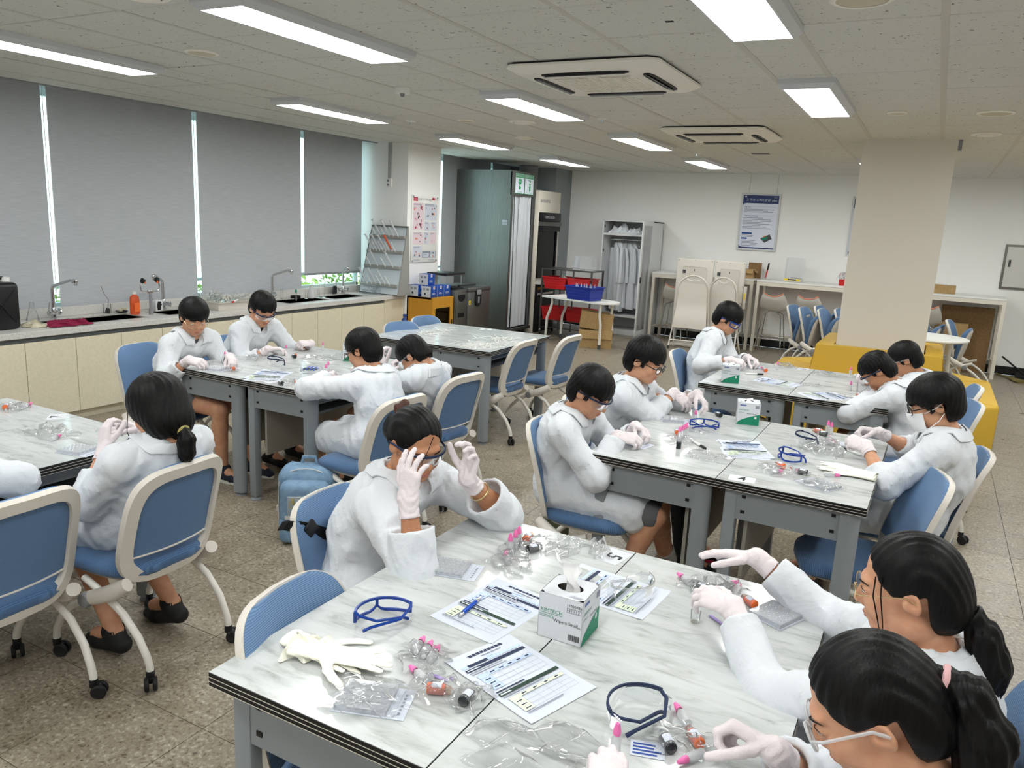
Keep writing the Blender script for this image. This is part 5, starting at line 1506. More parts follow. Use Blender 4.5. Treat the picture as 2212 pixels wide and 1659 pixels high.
cast(label='boy with clear goggles half hidden behind the one with short spiky hair', head=(-0.098, 5.98, 1.01), hip=(0.08, 6.12), face=math.pi, yaw=0.10, pitch=0.55, near=0, eyewear='goggles_clear', hair='bowl', hvol=0.97, nape=-0.08,
     L=dict(w=(-0.25, 6.0, 0.845), d=(-0.9, 0.3, 0), n=DOWN, pose='pinch'), R=dict(w=(-0.26, 6.28, 0.845), d=(-0.9, -0.3, 0), n=DOWN, pose='pinch'), seed=13.0, skin='skin_tan')
# nearest bench, right side
cast(label='girl in gold wire glasses, long black ponytail, arms stretched over the nearest table', head=(0.048, 1.805, 1.088), hip=(0.13, 1.90), face=math.pi, yaw=-0.02, pitch=0.22, near=2, eyewear='gold', hair='tail', nape=-0.12, ear_z=0.0,
     L=dict(w=(-0.335, 1.915, 0.875), d=(-0.95, 0.32, 0.0), n=(-0.05, -0.35, 0.93), pose='relaxed', cuff=0.80, flare=0.006, pole=(0.2, -0.7, -0.7)), R=dict(w=(-0.335, 2.20, 0.905), d=(-0.95, 0.05, -0.1), n=(-0.1, 0.2, 0.95), pose='flat', cuff=0.78, flare=0.006, pole=(0.1, 0.6, -0.7)),
     arm=(0.285, 0.25), reach=0.07, sleeve=0.92,
     tie_at=(0, -0.118, -0.055), tie_r=0.019, tie='near_black', tail=[((0, 0, 0), 0.018), ((0.024, 0.0, -0.040), 0.034), ((0.044, 0.0, -0.105), 0.042), ((0.036, -0.004, -0.18), 0.036), ((0.012, -0.008, -0.27), 0.010)],
     wisps=[[(-0.066+0.004*math.sin(i*2.1), 0.056-0.004*i, 0.045), (-0.076+0.003*math.sin(i*3.3), 0.064-0.005*i, 0.005), (-0.079+0.003*math.cos(i*2.7), 0.060-0.004*i+0.003*math.sin(i*5), -0.045), (-0.072+0.005*math.sin(i*1.3), 0.058-0.002*i, -0.085-0.02*(i % 3))] for i in (0, 3)],
     seed=14.0, shoulder=0.15)
cast(label='girl nearest the viewer in clear framed glasses, ponytail held by a pink band', head=(0.010, 1.29, 1.08), hip=(0.13, 1.34), face=math.pi, yaw=0.12, pitch=0.56, near=2, eyewear='clear', hair='tail', nape=-0.085, ear_z=0.004,
     R=dict(w=(-0.135, 1.40, 0.865), d=(-0.9, 0.15, 0.15), n=(0.05, 0.5, 0.85), pose='grip', cuff=0.7, pole=(0.3, 0.7, -0.7)), L=dict(w=(-0.375, 1.13, 0.835), d=(-0.25, 0.75, 0.35), n=(0.3, -0.5, 0.6), pose='pinch', cuff=0.8, pole=(0.0, -0.8, -0.5)),
     tie_at=(0, -0.122, 0.012), tie_r=0.020, tie='pink_band', tail=[((0, 0, 0), 0.019), ((0.034, -0.006, -0.014), 0.034), ((0.062, -0.014, -0.070), 0.042), ((0.070, -0.018, -0.15), 0.038), ((0.062, -0.02, -0.25), 0.012)],
     arm=(0.275, 0.245), reach=0.05, seed=15.0, shoulder=0.15)
PEOPLE = [person(c) for c in CAST]
# ---------------------------------------------------------------- things on the sink counter
CT = 0.79
def gooseneck(x, y, ang, label, h=0.29, L=0.22):
    t = thing('gooseneck_tap', label, 'tap', (x, y, CT), ang, 'gooseneck taps over the sinks')
    MB().lathe([(0.026, 0), (0.026, 0.012), (0.02, 0.02), (0.02, 0.09), (0.0165, 0.10)], n=16).build('body', 'chrome', t)
    MB().tube([(0, 0, 0.09), (0, 0, h-0.03), (0.012, 0, h-0.008), (0.035, 0, h+0.004), (L-0.04, 0, h+0.055), (L-0.02, 0, h+0.06)], 0.0135, 12).build('spout', 'chrome', t)
    MB().box((L, 0, h+0.048), (0.05, 0.034, 0.036), None, 0.009).cyl((L+0.008, 0, h+0.034), (L+0.008, 0, h+0.012), 0.014, n=12).build('spray_head', 'chrome', t)
    lv = MB().cyl((0, -0.055, 0.055), (0, 0.055, 0.055), 0.022, n=14); lv.lathe([(0.002, 0), (0.026, 0.004), (0.03, 0.014), (0.018, 0.02)], (0, 0.055, 0.055), 14, axis=(0, 1, 0))
    lv.tube([(0, -0.06, 0.055), (0.03, -0.09, 0.09), (0.06, -0.11, 0.16)], [0.008, 0.006, 0.005], 8); lv.build('mixer', 'chrome', t)
gooseneck(-6.66, 4.00, 0.35, 'chrome gooseneck tap over the first sink, left by the crimson cloth')
gooseneck(-6.66, 5.10, -1.0, 'chrome tap half hidden behind the boy in round glasses')
gooseneck(-6.66, 6.55, 0.45, 'chrome gooseneck tap above the goggled boy')
gooseneck(-6.64, 7.75, -0.6, 'chrome tap at the last sink under the raised blind')
def lathe_thing(name, label, cat, loc, parts, group=None):
    t = thing(name, label, cat, loc, 0, group)
    for n, prof, m in parts: MB().lathe(prof, n=20, cap=False).build(n, m, t)
    return t
# black canister
t = thing('jerrycan', 'black plastic canister with white cap at the left edge of the counter', 'canister', (-6.40, 3.37, CT), 0.1); t.scale = (1.15, 1.15, 1.15)
MB().box((0, 0, 0.16), (0.20, 0.26, 0.32), None, 0.03, 3).build('body', 'black_plastic', t)
hb = MB(); hb.tube([(0, 0.09, 0.31), (0, 0.08, 0.345), (0, -0.02, 0.345), (0, -0.03, 0.31)], 0.012, 8); hb.build('handle', 'black_plastic', t)
for s in (-1, 1): MB().tube([(0.098, s*0.09, 0.05), (0.102, -s*0.0, 0.16), (0.098, s*0.09, 0.27)], 0.006, 6).build('rib', 'black_plastic', t)
MB().cyl((0, 0.10, 0.315), (0, 0.10, 0.35), 0.03, n=16).build('cap', 'white_plastic', t)
lathe_thing('conical_flask', 'clear conical flask behind the work gloves', 'flask', (-6.68, 3.83, CT), [('body', [(0.001, 0.003), (0.05, 0.003), (0.05, 0.012), (0.018, 0.12), (0.016, 0.155), (0.021, 0.16)], 'clear_glass')])
def crumple(name, label, cat, loc, sx, sy, h, m, seed=0, n=22, rz=0.0, group=None, part=None):
    R = np.random.default_rng(seed); ph = R.random(8)*6.28; k = R.uniform(3, 9, 8)
    b = MB()
    def fn(u, v):
        a, c = 2*u-1, 2*v-1
        r = max(abs(a), abs(c)); edge = max(0, 1-r**4)
        q = sum(math.sin(k[i]*a*(1 if i % 2 else 0.6)+k[(i+3) % 8]*c+ph[i]) for i in range(6))/6
        q2 = 1-abs(math.sin(4*a+3*c*math.sin(ph[0])+ph[1]))
        jx = 0.10*math.sin(7*c+ph[2])*sx; jy = 0.10*math.sin(6*a+ph[3])*sy
        return (a*sx/2*(1-0.12*abs(math.sin(3*c+ph[4])))+jx, c*sy/2*(1-0.15*abs(math.sin(3*a+ph[5])))+jy, 0.003+h*edge*(0.45+0.5*q+0.35*q2*q2))
    b.grid(fn, n, n)
    b.v = [(x, y, max(z, 0.0015)) for x, y, z in b.v]
    o = b.build(name, m, None, loc, smooth=80); o.rotation_euler = (0, 0, rz)
    return tag(o, label, cat, group)
crumple('work_glove', 'soiled cream work gloves heaped beside the black canister', 'glove', (-6.36, 3.65, CT), 0.22, 0.16, 0.055, 'work_glove', 3)
crumple('cloth', 'crimson cloth lying at the edge of the first sink', 'cloth', (-6.25, 3.87, CT+0.003), 0.16, 0.34, 0.06, 'crimson_cloth', 5)
t = thing('beaker', 'small beaker with a black brush and wire standing in it', 'beaker', (-6.69, 4.52, CT))
MB().lathe([(0.001, 0.003), (0.036, 0.003), (0.036, 0.09), (0.039, 0.094)], n=18, cap=False).build('glass', 'clear_glass', t)
MB().cyl((0, 0, 0.008), (0.005, 0.005, 0.05), 0.022, 0.016, 10).build('brush', 'near_black', t)
MB().tube([(0.004, 0.004, 0.05), (0.014, 0.01, 0.13), (-0.006, -0.02, 0.19), (0.0, -0.045, 0.26)], 0.002, 6).build('wire', 'steel_dark', t)
t = thing('soap_dish', 'black dish holding two tan sponges beside the orange soap', 'dish', (-6.68, 4.66, CT))
MB().lathe([(0.001, 0.004), (0.045, 0.004), (0.055, 0.018), (0.052, 0.018), (0.042, 0.008)], n=20, cap=False).build('dish', 'black_plastic', t)
for i, (x, y) in enumerate(((-0.01, -0.012), (0.012, 0.016))): MB().box((x, y, 0.022+0.012*i), (0.05, 0.032, 0.018), 0.4*i, 0.006).build('sponge', 'work_glove', t)
t = thing('soap_bottle', 'orange liquid soap bottle with white cap on the counter', 'bottle', (-6.50, 4.67, CT), 0.1)
MB().rings([[(a*math.cos(q), b_*math.sin(q), z) for q in np.linspace(0, 2*math.pi, 18, endpoint=False)] for a, b_, z in ((0.026, 0.046, 0.001), (0.03, 0.05, 0.01), (0.03, 0.05, 0.13), (0.026, 0.044, 0.165), (0.014, 0.02, 0.185), (0.013, 0.013, 0.19))]).build('body', 'orange_soap', t)
MB().cyl((0, 0, 0.188), (0, 0, 0.215), 0.017, n=14).build('cap', 'white_plastic', t)
MB().b2((0.0302, -0.03, 0.03), (0.0312, 0.03, 0.11)).build('label', 'orange_plastic', t)
t = thing('eyewash_station', 'twin headed eyewash tap with black cups and orange tabs', 'eyewash', (-6.42, 4.78, CT))
MB().cyl((0, 0, 0), (0, 0, 0.05), 0.02, n=14).cyl((0, 0, 0.05), (0, 0, 0.20), 0.013, n=14).build('post', 'grey_plastic', t)
MB().box((0, 0, 0.215), (0.03, 0.055, 0.03), None, 0.004).build('valve_block', 'chrome', t)
for s in (-1, 1):
    MB().tube([(0, s*0.02, 0.215), (0, s*0.07, 0.215), (0, s*0.098, 0.235), (0, s*0.10, 0.275), (0, s*0.088, 0.30)], 0.007, 8).build('arm', 'chrome', t)
    k = MB().lathe([(0.012, 0), (0.024, 0.02), (0.026, 0.035), (0.02, 0.045), (0.002, 0.046)], (0, s*0.090, 0.298), 14, axis=(0.2, -s*0.6, 0.8)).build('spray_cup', 'black_plastic', t)
    MB().box((0.022, s*0.066, 0.308), (0.012, 0.014, 0.036), None, 0.004).build('tab', 'orange_plastic', k)
t = thing('glove_carton', 'small white carton printed with a black hand', 'box', (-6.60, 4.98, CT+0.0), 0.15)
MB().b2((-0.03, -0.045, 0), (0.03, 0.045, 0.105), 0.002).build('carton', 'carton_white', t)
b = MB(); sh = Sheet(b, (0.0302, -0.045, 0), (0, 1, 0), (0, 0, 1)); sh.poly([(0.022, 0.01), (0.06, 0.01), (0.066, 0.05), (0.08, 0.055), (0.066, 0.09), (0.03, 0.095), (0.018, 0.06)]); b.build('hand_print', 'near_black', t, smooth=0)
# tray heaped with glassware: every piece its own
t = thing('plastic_tray', 'beige plastic tray heaped with glassware on the counter', 'tray', (-6.43, 5.68, CT), 0.0)
MB().rings([[(sx*(0.20+g), sy*(0.28+g), z) for sx, sy in ((-1, -1), (1, -1), (1, 1), (-1, 1))] for g, z in ((-0.02, 0.001), (0.0, 0.075), (0.012, 0.076), (0.012, 0.080), (-0.006, 0.079), (-0.026, 0.006))], cap=False).add([(-0.17, -0.25, 0.004), (0.17, -0.25, 0.004), (0.17, 0.25, 0.004), (-0.17, 0.25, 0.004)], [(0, 1, 2, 3)]).build('tray', 'cream_plastic', t, smooth=30)
R = np.random.default_rng(11)
g_prof = {'beaker': [(0.001, 0.002), (0.03, 0.002), (0.031, 0.075), (0.034, 0.078)], 'flask': [(0.001, 0.002), (0.034, 0.006), (0.036, 0.03), (0.014, 0.065), (0.012, 0.10), (0.015, 0.102)], 'test_tube': [(0.001, 0.0), (0.008, 0.008), (0.009, 0.12), (0.011, 0.122)], 'round_flask': [(0.002, 0.0), (0.022, 0.008), (0.032, 0.03), (0.024, 0.052), (0.010, 0.062), (0.009, 0.10), (0.012, 0.102)]}
g_me = {k: MB().lathe(v, n=14, cap=False).mesh(k, 'clear_glass') for k, v in g_prof.items()}
def glass(kind, label, loc, rot, group):
    o = bpy.data.objects.new(kind, g_me[kind]); COL.objects.link(o); o.location = loc; o.rotation_euler = rot
    return tag(o, label, kind.replace('_', ' '), group)
kinds = ['beaker', 'flask', 'test_tube', 'round_flask']
for i in range(26):
    k = kinds[i % 4]; a = R.uniform(0, 6.28); lvl = i/26
    glass(k, 'clear glass %s in the heap on the beige tray' % k.replace('_', ' '), (-6.43+R.uniform(-0.12, 0.12), 5.68+R.uniform(-0.2, 0.2), CT+0.03+0.09*lvl), (R.uniform(0.5, 1.7), R.uniform(-0.5, 0.5), a), 'glassware %ss heaped on the tray' % k.replace('_', ' '))
lathe_thing('tall_beaker', 'tall clear beaker standing at the back of the tray', 'beaker', (-6.60, 5.55, CT), [('glass', [(0.001, 0.003), (0.05, 0.003), (0.05, 0.16), (0.053, 0.165)], 'clear_glass')])
t = thing('marker', 'white marker with red cap lying on the tray rim', 'marker', (-6.22, 5.62, CT+0.085), 0.3)
MB().cyl((0, -0.045, 0), (0, 0.03, 0.012), 0.008, n=10).build('barrel', 'white_plastic', t); MB().cyl((0, -0.07, -0.004), (0, -0.045, 0), 0.0085, n=10).build('cap', 'red_plastic', t)
t = thing('wash_bottle', 'white plastic wash bottle before the green window gap', 'bottle', (-6.50, 7.02, CT))
MB().lathe([(0.001, 0.0), (0.036, 0.002), (0.038, 0.01), (0.038, 0.09), (0.016, 0.14), (0.014, 0.155), (0.001, 0.156)], n=20, cap=False).build('body', 'frosted_plastic', t)
MB().tube([(0, 0, 0.15), (0, 0, 0.185), (-0.004, -0.012, 0.215)], 0.003, 6).build('nozzle', 'white_plastic', t)
for x, y, h_, lb in ((-6.56, 6.60, 0.13, 'short clear measuring cylinder by the third sink'), (-6.5, 6.93, 0.10, 'low clear cylinder left of the wash bottle'), (-6.47, 7.11, 0.10, 'small clear tube right of the wash bottle'), (-6.47, 7.20, 0.20, 'slim tall clear cylinder between the last two sinks')):
    r_ = 0.013 if h_ < 0.15 else 0.011
    lathe_thing('measuring_cylinder', lb, 'cylinder', (x, y, CT), [('base', [(0.001, 0.0), (0.028, 0.002), (0.026, 0.008), (r_, 0.014)], 'clear_glass'), ('tube', [(r_, 0.014), (r_, h_), (r_+0.003, h_+0.003)], 'clear_glass')])
lathe_thing('sample_tube', 'clear sample tube with a green stopper', 'tube', (-6.44, 6.70, CT), [('glass', [(0.001, 0.0), (0.012, 0.004), (0.013, 0.10)], 'clear_glass'), ('stopper', [(0.011, 0.095), (0.013, 0.115), (0.008, 0.128), (0.001, 0.13)], 'carton_green')])
t = thing('dish_stack', 'stack of black dishes by the third sink', 'dish', (-6.60, 6.86, CT))
for i in range(3): MB().lathe([(0.001, 0.012*i), (0.055, 0.012*i), (0.062, 0.011+0.012*i), (0.05, 0.011+0.012*i)], n=20, cap=False).build('dish', 'black_plastic', t)
t = thing('rubber_mat', 'black folded rubber pad leaning at the last sink', 'pad', (-6.7, 7.66, CT), 0.4)
MB().rings([[(0.02*math.cos(q)+0.03*z, 0.075*math.sin(q)*(1-0.3*z/0.1), z) for q in np.linspace(0, 2*math.pi, 16, endpoint=False)] for z in (0.001, 0.04, 0.08, 0.10)]).build('pad', 'black_rubber', t)
t = thing('wire_basket', 'green wire basket of glass tubes by the drying rack', 'basket', (-6.42, 8.10, CT), 0.2)
wb_ = MB()
for i in range(7):
    wb_.tube([(-0.11, -0.14+i*0.045, 0.10), (-0.09, -0.14+i*0.045, 0.004), (0.09, -0.14+i*0.045, 0.004), (0.11, -0.14+i*0.045, 0.10)], 0.0018, 5)
for z in (0.004, 0.05, 0.10): wb_.tube([(-0.09-0.2*z, -0.14, z), (0.09+0.2*z, -0.14, z), (0.09+0.2*z, 0.14, z), (-0.09-0.2*z, 0.14, z)], 0.0022, 5, closed=True)
wb_.build('wire_frame', 'leg_grey', t)
for i in range(12):
    k = ('test_tube', 'round_flask', 'flask')[i % 3]
    glass(k, 'clear glass %s in the wire basket by the drying rack' % k.replace('_', ' '), (-6.42+R.uniform(-0.06, 0.06), 8.10+R.uniform(-0.11, 0.11), CT+0.03+0.05*R.random()), (R.uniform(0.2, 1.3), R.uniform(-0.6, 0.6), R.uniform(0, 6.28)), 'glass %ss in the wire basket' % k.replace('_', ' '))
# drying rack leaning at the pillar
t = thing('drying_rack', 'stainless drying rack with angled glassware against the white pillar', 'rack', (-6.36, 8.30, CT))
def rk(x, z): return (x, 0.055-0.24*(1-z/0.88), z)        # the leaning face
W1, W2 = 0.31, 0.285
MB().plate([rk(-W1, 0.01), rk(W1, 0.01), rk(W2, 0.87), rk(-W2, 0.87)], (0, -1, 0.27), 0.006).build('back_panel', 'rack_sheet', t, smooth=0)
MB().plate([np.array(rk(-W1, 0.01))+(0, 0.008, 0), np.array(rk(W1, 0.01))+(0, 0.008, 0), np.array(rk(W2, 0.87))+(0, 0.008, 0), np.array(rk(-W2, 0.87))+(0, 0.008, 0)], (0, -1, 0.27), 0.004).build('back_sheet', 'rack_sheet', t, smooth=0)
for s in (-1, 1): MB().quad((s*W1, -0.19, 0.0), (s*W1, 0.07, 0.0), (s*W2, 0.07, 0.87), (s*W2, 0.035, 0.87)).quad((s*(W1+0.006), -0.19, 0.0), (s*(W1+0.006), 0.07, 0.0), (s*(W2+0.006), 0.07, 0.87), (s*(W2+0.006), 0.035, 0.87)).build('side_plate', 'rack_grey', t, smooth=0)
MB().b2((-W2, 0.03, 0.865), (W2, 0.075, 0.885)).build('top_plate', 'brushed_steel', t, smooth=0)
pi = 0
for lv, z in enumerate((0.12, 0.35, 0.55, 0.74)):
    q = rk(0, z)
    MB().box((0, q[1]-0.022, z), (0.58, 0.036, 0.042), None, 0.004).build('rail', 'rack_grey', t)
    nn = (6, 4, 8, 6)[lv]
    for i in range(nn):
        x = -0.17+0.36*i/max(1, nn-1)
        MB().tube([(x, q[1]-0.035, z), (x-0.05, q[1]-0.085, z+0.13)], 0.005, 6).build('peg', 'white_plastic', t)
        if (i+lv) % 2 == 0:
            pi += 1
            big = lv == 3 and i == 0
            L_ = 0.30 if big else 0.2
            g = MB().lathe([(0.012, 0.0), (0.012, L_), (0.022, L_+0.004), (0.022, L_+0.010), (0.001, L_+0.011)] if not big else [(0.022, 0.0), (0.022, L_), (0.036, L_+0.006), (0.036, L_+0.016), (0.001, L_+0.017)], (0, 0, 0), 12, cap=False, axis=(-0.36, -0.35, 0.9))
            o = g.build('measuring_cylinder', 'orange_soap' if (lv == 2 and i == 6) else 'frosted_plastic', None, (-6.36+x, 8.30+q[1]-0.06, CT+z+0.03))
            tag(o, ('widest graduated cylinder hanging top left of the drying rack' if big else 'amber glass cylinder hanging on the drying rack' if (lv == 2 and i == 6) else 'clear graduated cylinder hung on a peg of the drying rack'), 'cylinder', 'graduated cylinders on the drying rack')
# power outlet and trunking on the pillar
t = thing('wall_outlet', 'white twin outlet under a trunking strip on the pillar', 'outlet', (-6.40, 8.388, 2.22))
MB().b2((-0.035, -0.03, -0.055), (0.035, 0.0, 0.055), 0.004).build('box', 'white_plastic', t)
for z in (-0.025, 0.025): MB().cyl((-0.015, -0.031, z), (-0.015, -0.029, z), 0.018, n=14).build('socket', 'grey_plastic', t)
struct('trim_3', MB().b2((-6.42, 8.362, 2.275), (-6.38, 8.389, CEIL_Z)), 'pvc_trunking')
# safety poster on the pillar's side
t = thing('safety_poster', 'white accident response poster on the pillar above the blue cartons', 'poster', (-6.118, 8.775, 1.645))
MB().b2((0.0, -0.30, -0.44), (0.012, 0.30, 0.44), 0.003).build('board', 'white_plastic', t)
b = MB(); sh = Sheet(b, (0.0125, -0.30, -0.44), (0, 1, 0), (0, 0, 1))
sl = ['ink_pink', 'ink_red', 'ink_black', 'ink_grey', 'paper', 'ink_yellow', 'orange_plastic', 'ink_blue']
sh.rect(0.03, 0.80, 0.13, 0.85, 1).text('안전사고 대처요령', 0.038, 0.30, 0.825, 2).rect(0.46, 0.825, 0.52, 0.86, 1).rect(0.53, 0.825, 0.58, 0.86, 0).text('위험신고', 0.022, 0.08, 0.825, 4)
panels = [(0.03, 0.43, 0.27, 0.78, 0), (0.29, 0.56, 0.57, 0.78, 4), (0.29, 0.42, 0.42, 0.54, 4), (0.44, 0.42, 0.57, 0.54, 4), (0.03, 0.24, 0.26, 0.40, 0), (0.28, 0.24, 0.40, 0.40, 4), (0.42, 0.24, 0.57, 0.40, 0), (0.03, 0.07, 0.24, 0.22, 4), (0.25, 0.06, 0.57, 0.15, 3), (0.28, 0.07, 0.41, 0.12, 4), (0.44, 0.065, 0.56, 0.145, 4)]
for a0, b0, a1, b1, s_ in panels: sh.rect(a0, b0, a1, b1, s_); sh.lines(a0+0.01, a1-0.03, b1-0.012, 2, 0.012, 0.006, 3)
for k in range(70):
    a, c = random.choice([(0.07, 0.70), (0.15, 0.66), (0.21, 0.70), (0.08, 0.58), (0.15, 0.6), (0.22, 0.57), (0.1, 0.48), (0.2, 0.48), (0.34, 0.7), (0.36, 0.63), (0.48, 0.72), (0.53, 0.72), (0.33, 0.47), (0.37, 0.46), (0.5, 0.47), (0.12, 0.32), (0.18, 0.29), (0.22, 0.33), (0.35, 0.36), (0.34, 0.27), (0.5, 0.28), (0.09, 0.12), (0.17, 0.11), (0.5, 0.10), (0.33, 0.30), (0.48, 0.62)])
    sh.disc(a+random.uniform(-.025, .025), c+random.uniform(-.03, .03), random.uniform(0.004, 0.013), random.choice([2, 2, 1, 6]), 8, random.uniform(0.006, 0.017))
sh.text('한국교육환경보호원', 0.016, 0.12, 0.03, 7).text('한국과학창의재단', 0.016, 0.46, 0.03, 7)
b.build('print', sl, t, smooth=0)
for y in (-0.28, 0.28):
    for z in (-0.42, 0.42): MB().cyl((0.012, y, z), (0.022, y, z), 0.011, n=10).build('standoff', 'chrome', t)

# ---------------------------------------------------------------- by the pillar: cabinet, cartons, steel appliances
t = thing('storage_cabinet', 'small yellow steel cabinet with a glass door beside the pillar', 'cabinet', (-5.91, 8.67, 0))
c = MB(); w, d, h = 0.41, 0.50, 0.77
c.b2((-w/2, -d/2, 0), (w/2-0.025, -d/2+0.02, h)).b2((-w/2, d/2-0.02, 0), (w/2-0.025, d/2, h)).b2((-w/2, -d/2, 0), (-w/2+0.02, d/2, h)).b2((-w/2, -d/2, h-0.02), (w/2-0.025, d/2, h)).b2((-w/2, -d/2, 0), (w/2-0.025, d/2, 0.04))
c.build('carcass', 'yellow_cabinet', t, smooth=0)
MB().b2((-w/2+0.02, -d/2+0.02, 0.50), (w/2-0.04, d/2-0.02, 0.515)).build('shelf', 'yellow_cabinet', t, smooth=0)
dr = MB(); x0, x1 = w/2-0.024, w/2
dr.b2((x0, -d/2, 0), (x1, -d/2+0.07, h)).b2((x0, d/2-0.07, 0), (x1, d/2, h)).b2((x0, -d/2+0.07, h-0.14), (x1, d/2-0.07, h)).b2((x0, -d/2+0.07, 0), (x1, d/2-0.07, 0.06))
dd = dr.build('door', 'yellow_cabinet', t, smooth=0)
MB().b2((x0+0.008, -d/2+0.06, 0.05), (x0+0.012, d/2-0.06, h-0.13)).build('pane', 'dark_glass', dd, smooth=0)
MB().box((x1+0.008, d/2-0.04, 0.42), (0.014, 0.016, 0.07), None, 0.004).build('handle', 'black_plastic', dd)
o = crumple('bag', 'red bag seen through the glass door of the yellow cabinet', 'bag', (-5.93, 8.68, 0.045), 0.2, 0.34, 0.16, 'red_plastic', 21)
o = crumple('cable_coil', 'green coiled cables on the yellow cabinet shelf', 'cable', (-5.93, 8.68, 0.517), 0.2, 0.32, 0.06, 'ink_teal', 22)
def blue_carton(x, y, z, label):
    t = thing('reagent_carton', label, 'box', (x, y, z), 0, 'white and blue cartons on the yellow cabinet')
    MB().b2((-0.075, -0.075, 0.001), (0.075, 0.075, 0.148), 0.002).build('carton', 'carton_blue', t)
    q = MB(); s1 = Sheet(q, (-0.075, -0.0752, 0.001), (1, 0, 0), (0, 0, 1)); s1.rect(0.002, 0.002, 0.148, 0.145); s1.rect(0.03, 0.09, 0.06, 0.12, 1).rect(0.08, 0.09, 0.12, 0.12, 1).rect(0.045, 0.03, 0.07, 0.06, 2)
    q.build('white_side', ['carton_white', 'ink_grey', 'ink_navy'], t, smooth=0)
    q = MB(); s2 = Sheet(q, (0.0752, -0.075, 0.001), (0, 1, 0), (0, 0, 1)); s2.rect(0.055, 0.105, 0.095, 0.147); s2.lines(0.03, 0.11, 0.06, 2, 0.014, 0.006, 0); s2.disc(0.075, 0.125, 0.008, 1)
    q.build('label_print', ['carton_white', 'ink_red'], t, smooth=0)
    return t
for x, y, z, lb in [(-6.03, 8.52, 0.771, 'lower carton nearest the pillar on the yellow cabinet'), (-5.83, 8.52, 0.771, 'lower front carton at the near right corner'), (-5.83, 8.68, 0.771, 'lower carton in the middle of the blue row'), (-5.83, 8.84, 0.771, 'lower carton at the far end of the blue row'), (-5.93, 8.60, 0.921, 'carton sitting on top of the blue and white row')]:
    blue_carton(x, y, z, lb)
t = thing('spray_bottle', 'blue and white spray bottle on the floor by the cream filler panel', 'bottle', (-5.99, 8.20, 0))
st = MB().cyl((0, 0, 0), (0, 0, 0.36), 0.045, n=4); st.build('stand', 'white_plastic', t, smooth=0)
MB().lathe([(0.001, 0.36), (0.038, 0.362), (0.04, 0.38), (0.04, 0.42)], n=16, cap=False).build('red_label', 'red_plastic', t)
MB().lathe([(0.04, 0.42), (0.04, 0.47), (0.018, 0.51)], n=16, cap=False).build('body', 'royal_blue', t)
MB().box((0.008, 0, 0.535), (0.06, 0.024, 0.04), None, 0.008).build('trigger', 'royal_blue', t)
# stainless autoclave pair
t = thing('steam_sterilizer', 'stainless steel sterilizer with a dark oval latch before the booth', 'appliance', (-6.0, 9.44, 0))
MB().b2((-0.28, -0.46, 0.06), (0.28, -0.14, 0.84), 0.006).build('side_unit', 'brushed_steel', t)
MB().b2((-0.28, -0.135, 0.06), (0.30, 0.46, 0.80), 0.006).build('body', 'brushed_steel', t)
MB().b2((-0.28, -0.135, 0.802), (0.315, 0.46, 0.865), 0.015).build('lid', 'brushed_steel', t)
lt_ = MB(); ov = [(0.31, 0.11+0.075*math.cos(q), 0.70+0.115*math.sin(q)) for q in np.linspace(0, 2*math.pi, 24, endpoint=False)]; lt_.plate(ov, (1, 0, 0), 0.02)
k = lt_.build('latch_plate', 'black_plastic', t); MB().box((0.325, 0.11, 0.79), (0.02, 0.11, 0.07), None, 0.012).build('latch_head', 'grey_plastic', k); MB().box((0.324, 0.11, 0.68), (0.01, 0.035, 0.09), None, 0.008).build('latch_slot', 'mesh_grey', k)
MB().b2((0.281, -0.43, 0.42), (0.288, -0.17, 0.80), 0.004).build('vent_panel', 'brushed_steel', t)
MB().rings([[(x_, -0.30+0.095*math.cos(q), 0.75+0.075*min(math.sin(q), 0.35)) for q in np.linspace(0, 2*math.pi, 20, endpoint=False)] for x_ in (0.287, 0.289)]).build('oval_recess', 'near_black', t)
MB().b2((0.288, -0.38, 0.46), (0.290, -0.22, 0.52)).build('vent_grille', 'near_black', t, smooth=0)
b = MB(); Sheet(b, (0.300, -0.12, 0.62), (0, 1, 0), (0, 0, 1)).rect(0, 0, 0.05, 0.06, 0).poly([(0.008, 0.012), (0.042, 0.012), (0.025, 0.048)], 1); b.build('warning_sticker', ['ink_yellow', 'ink_black'], t, smooth=0)
MB().box((0.05, -0.3, 0.865), (0.30, 0.22, 0.03), None, 0.008).cyl((0.2, -0.25, 0.89), (0.2, 0.2, 0.885), 0.012, n=10).build('lid_bar', 'black_plastic', t)
for x in (-0.22, 0.22):
    for y in (-0.4, 0.4): MB().cyl((x, y, 0), (x, y, 0.062), 0.02, n=10).build('foot', 'black_rubber', t)
t = thing('lab_balance_stand', 'black topped tray stand on the sterilizer', 'stand', (-5.98, 9.12, 0.842))
MB().b2((-0.17, -0.24, 0.20), (0.17, 0.24, 0.225), 0.004).build('tray', 'black_plastic', t); MB().b2((-0.172, -0.242, 0.188), (0.172, 0.242, 0.2)).build('tray_rim', 'brushed_steel', t, smooth=0)
for x in (-0.12, 0.14):
    for y in (-0.19, 0.2): MB().cyl((x, y, 0.0), (x, y, 0.19), 0.006, n=8).build('post', 'chrome', t)
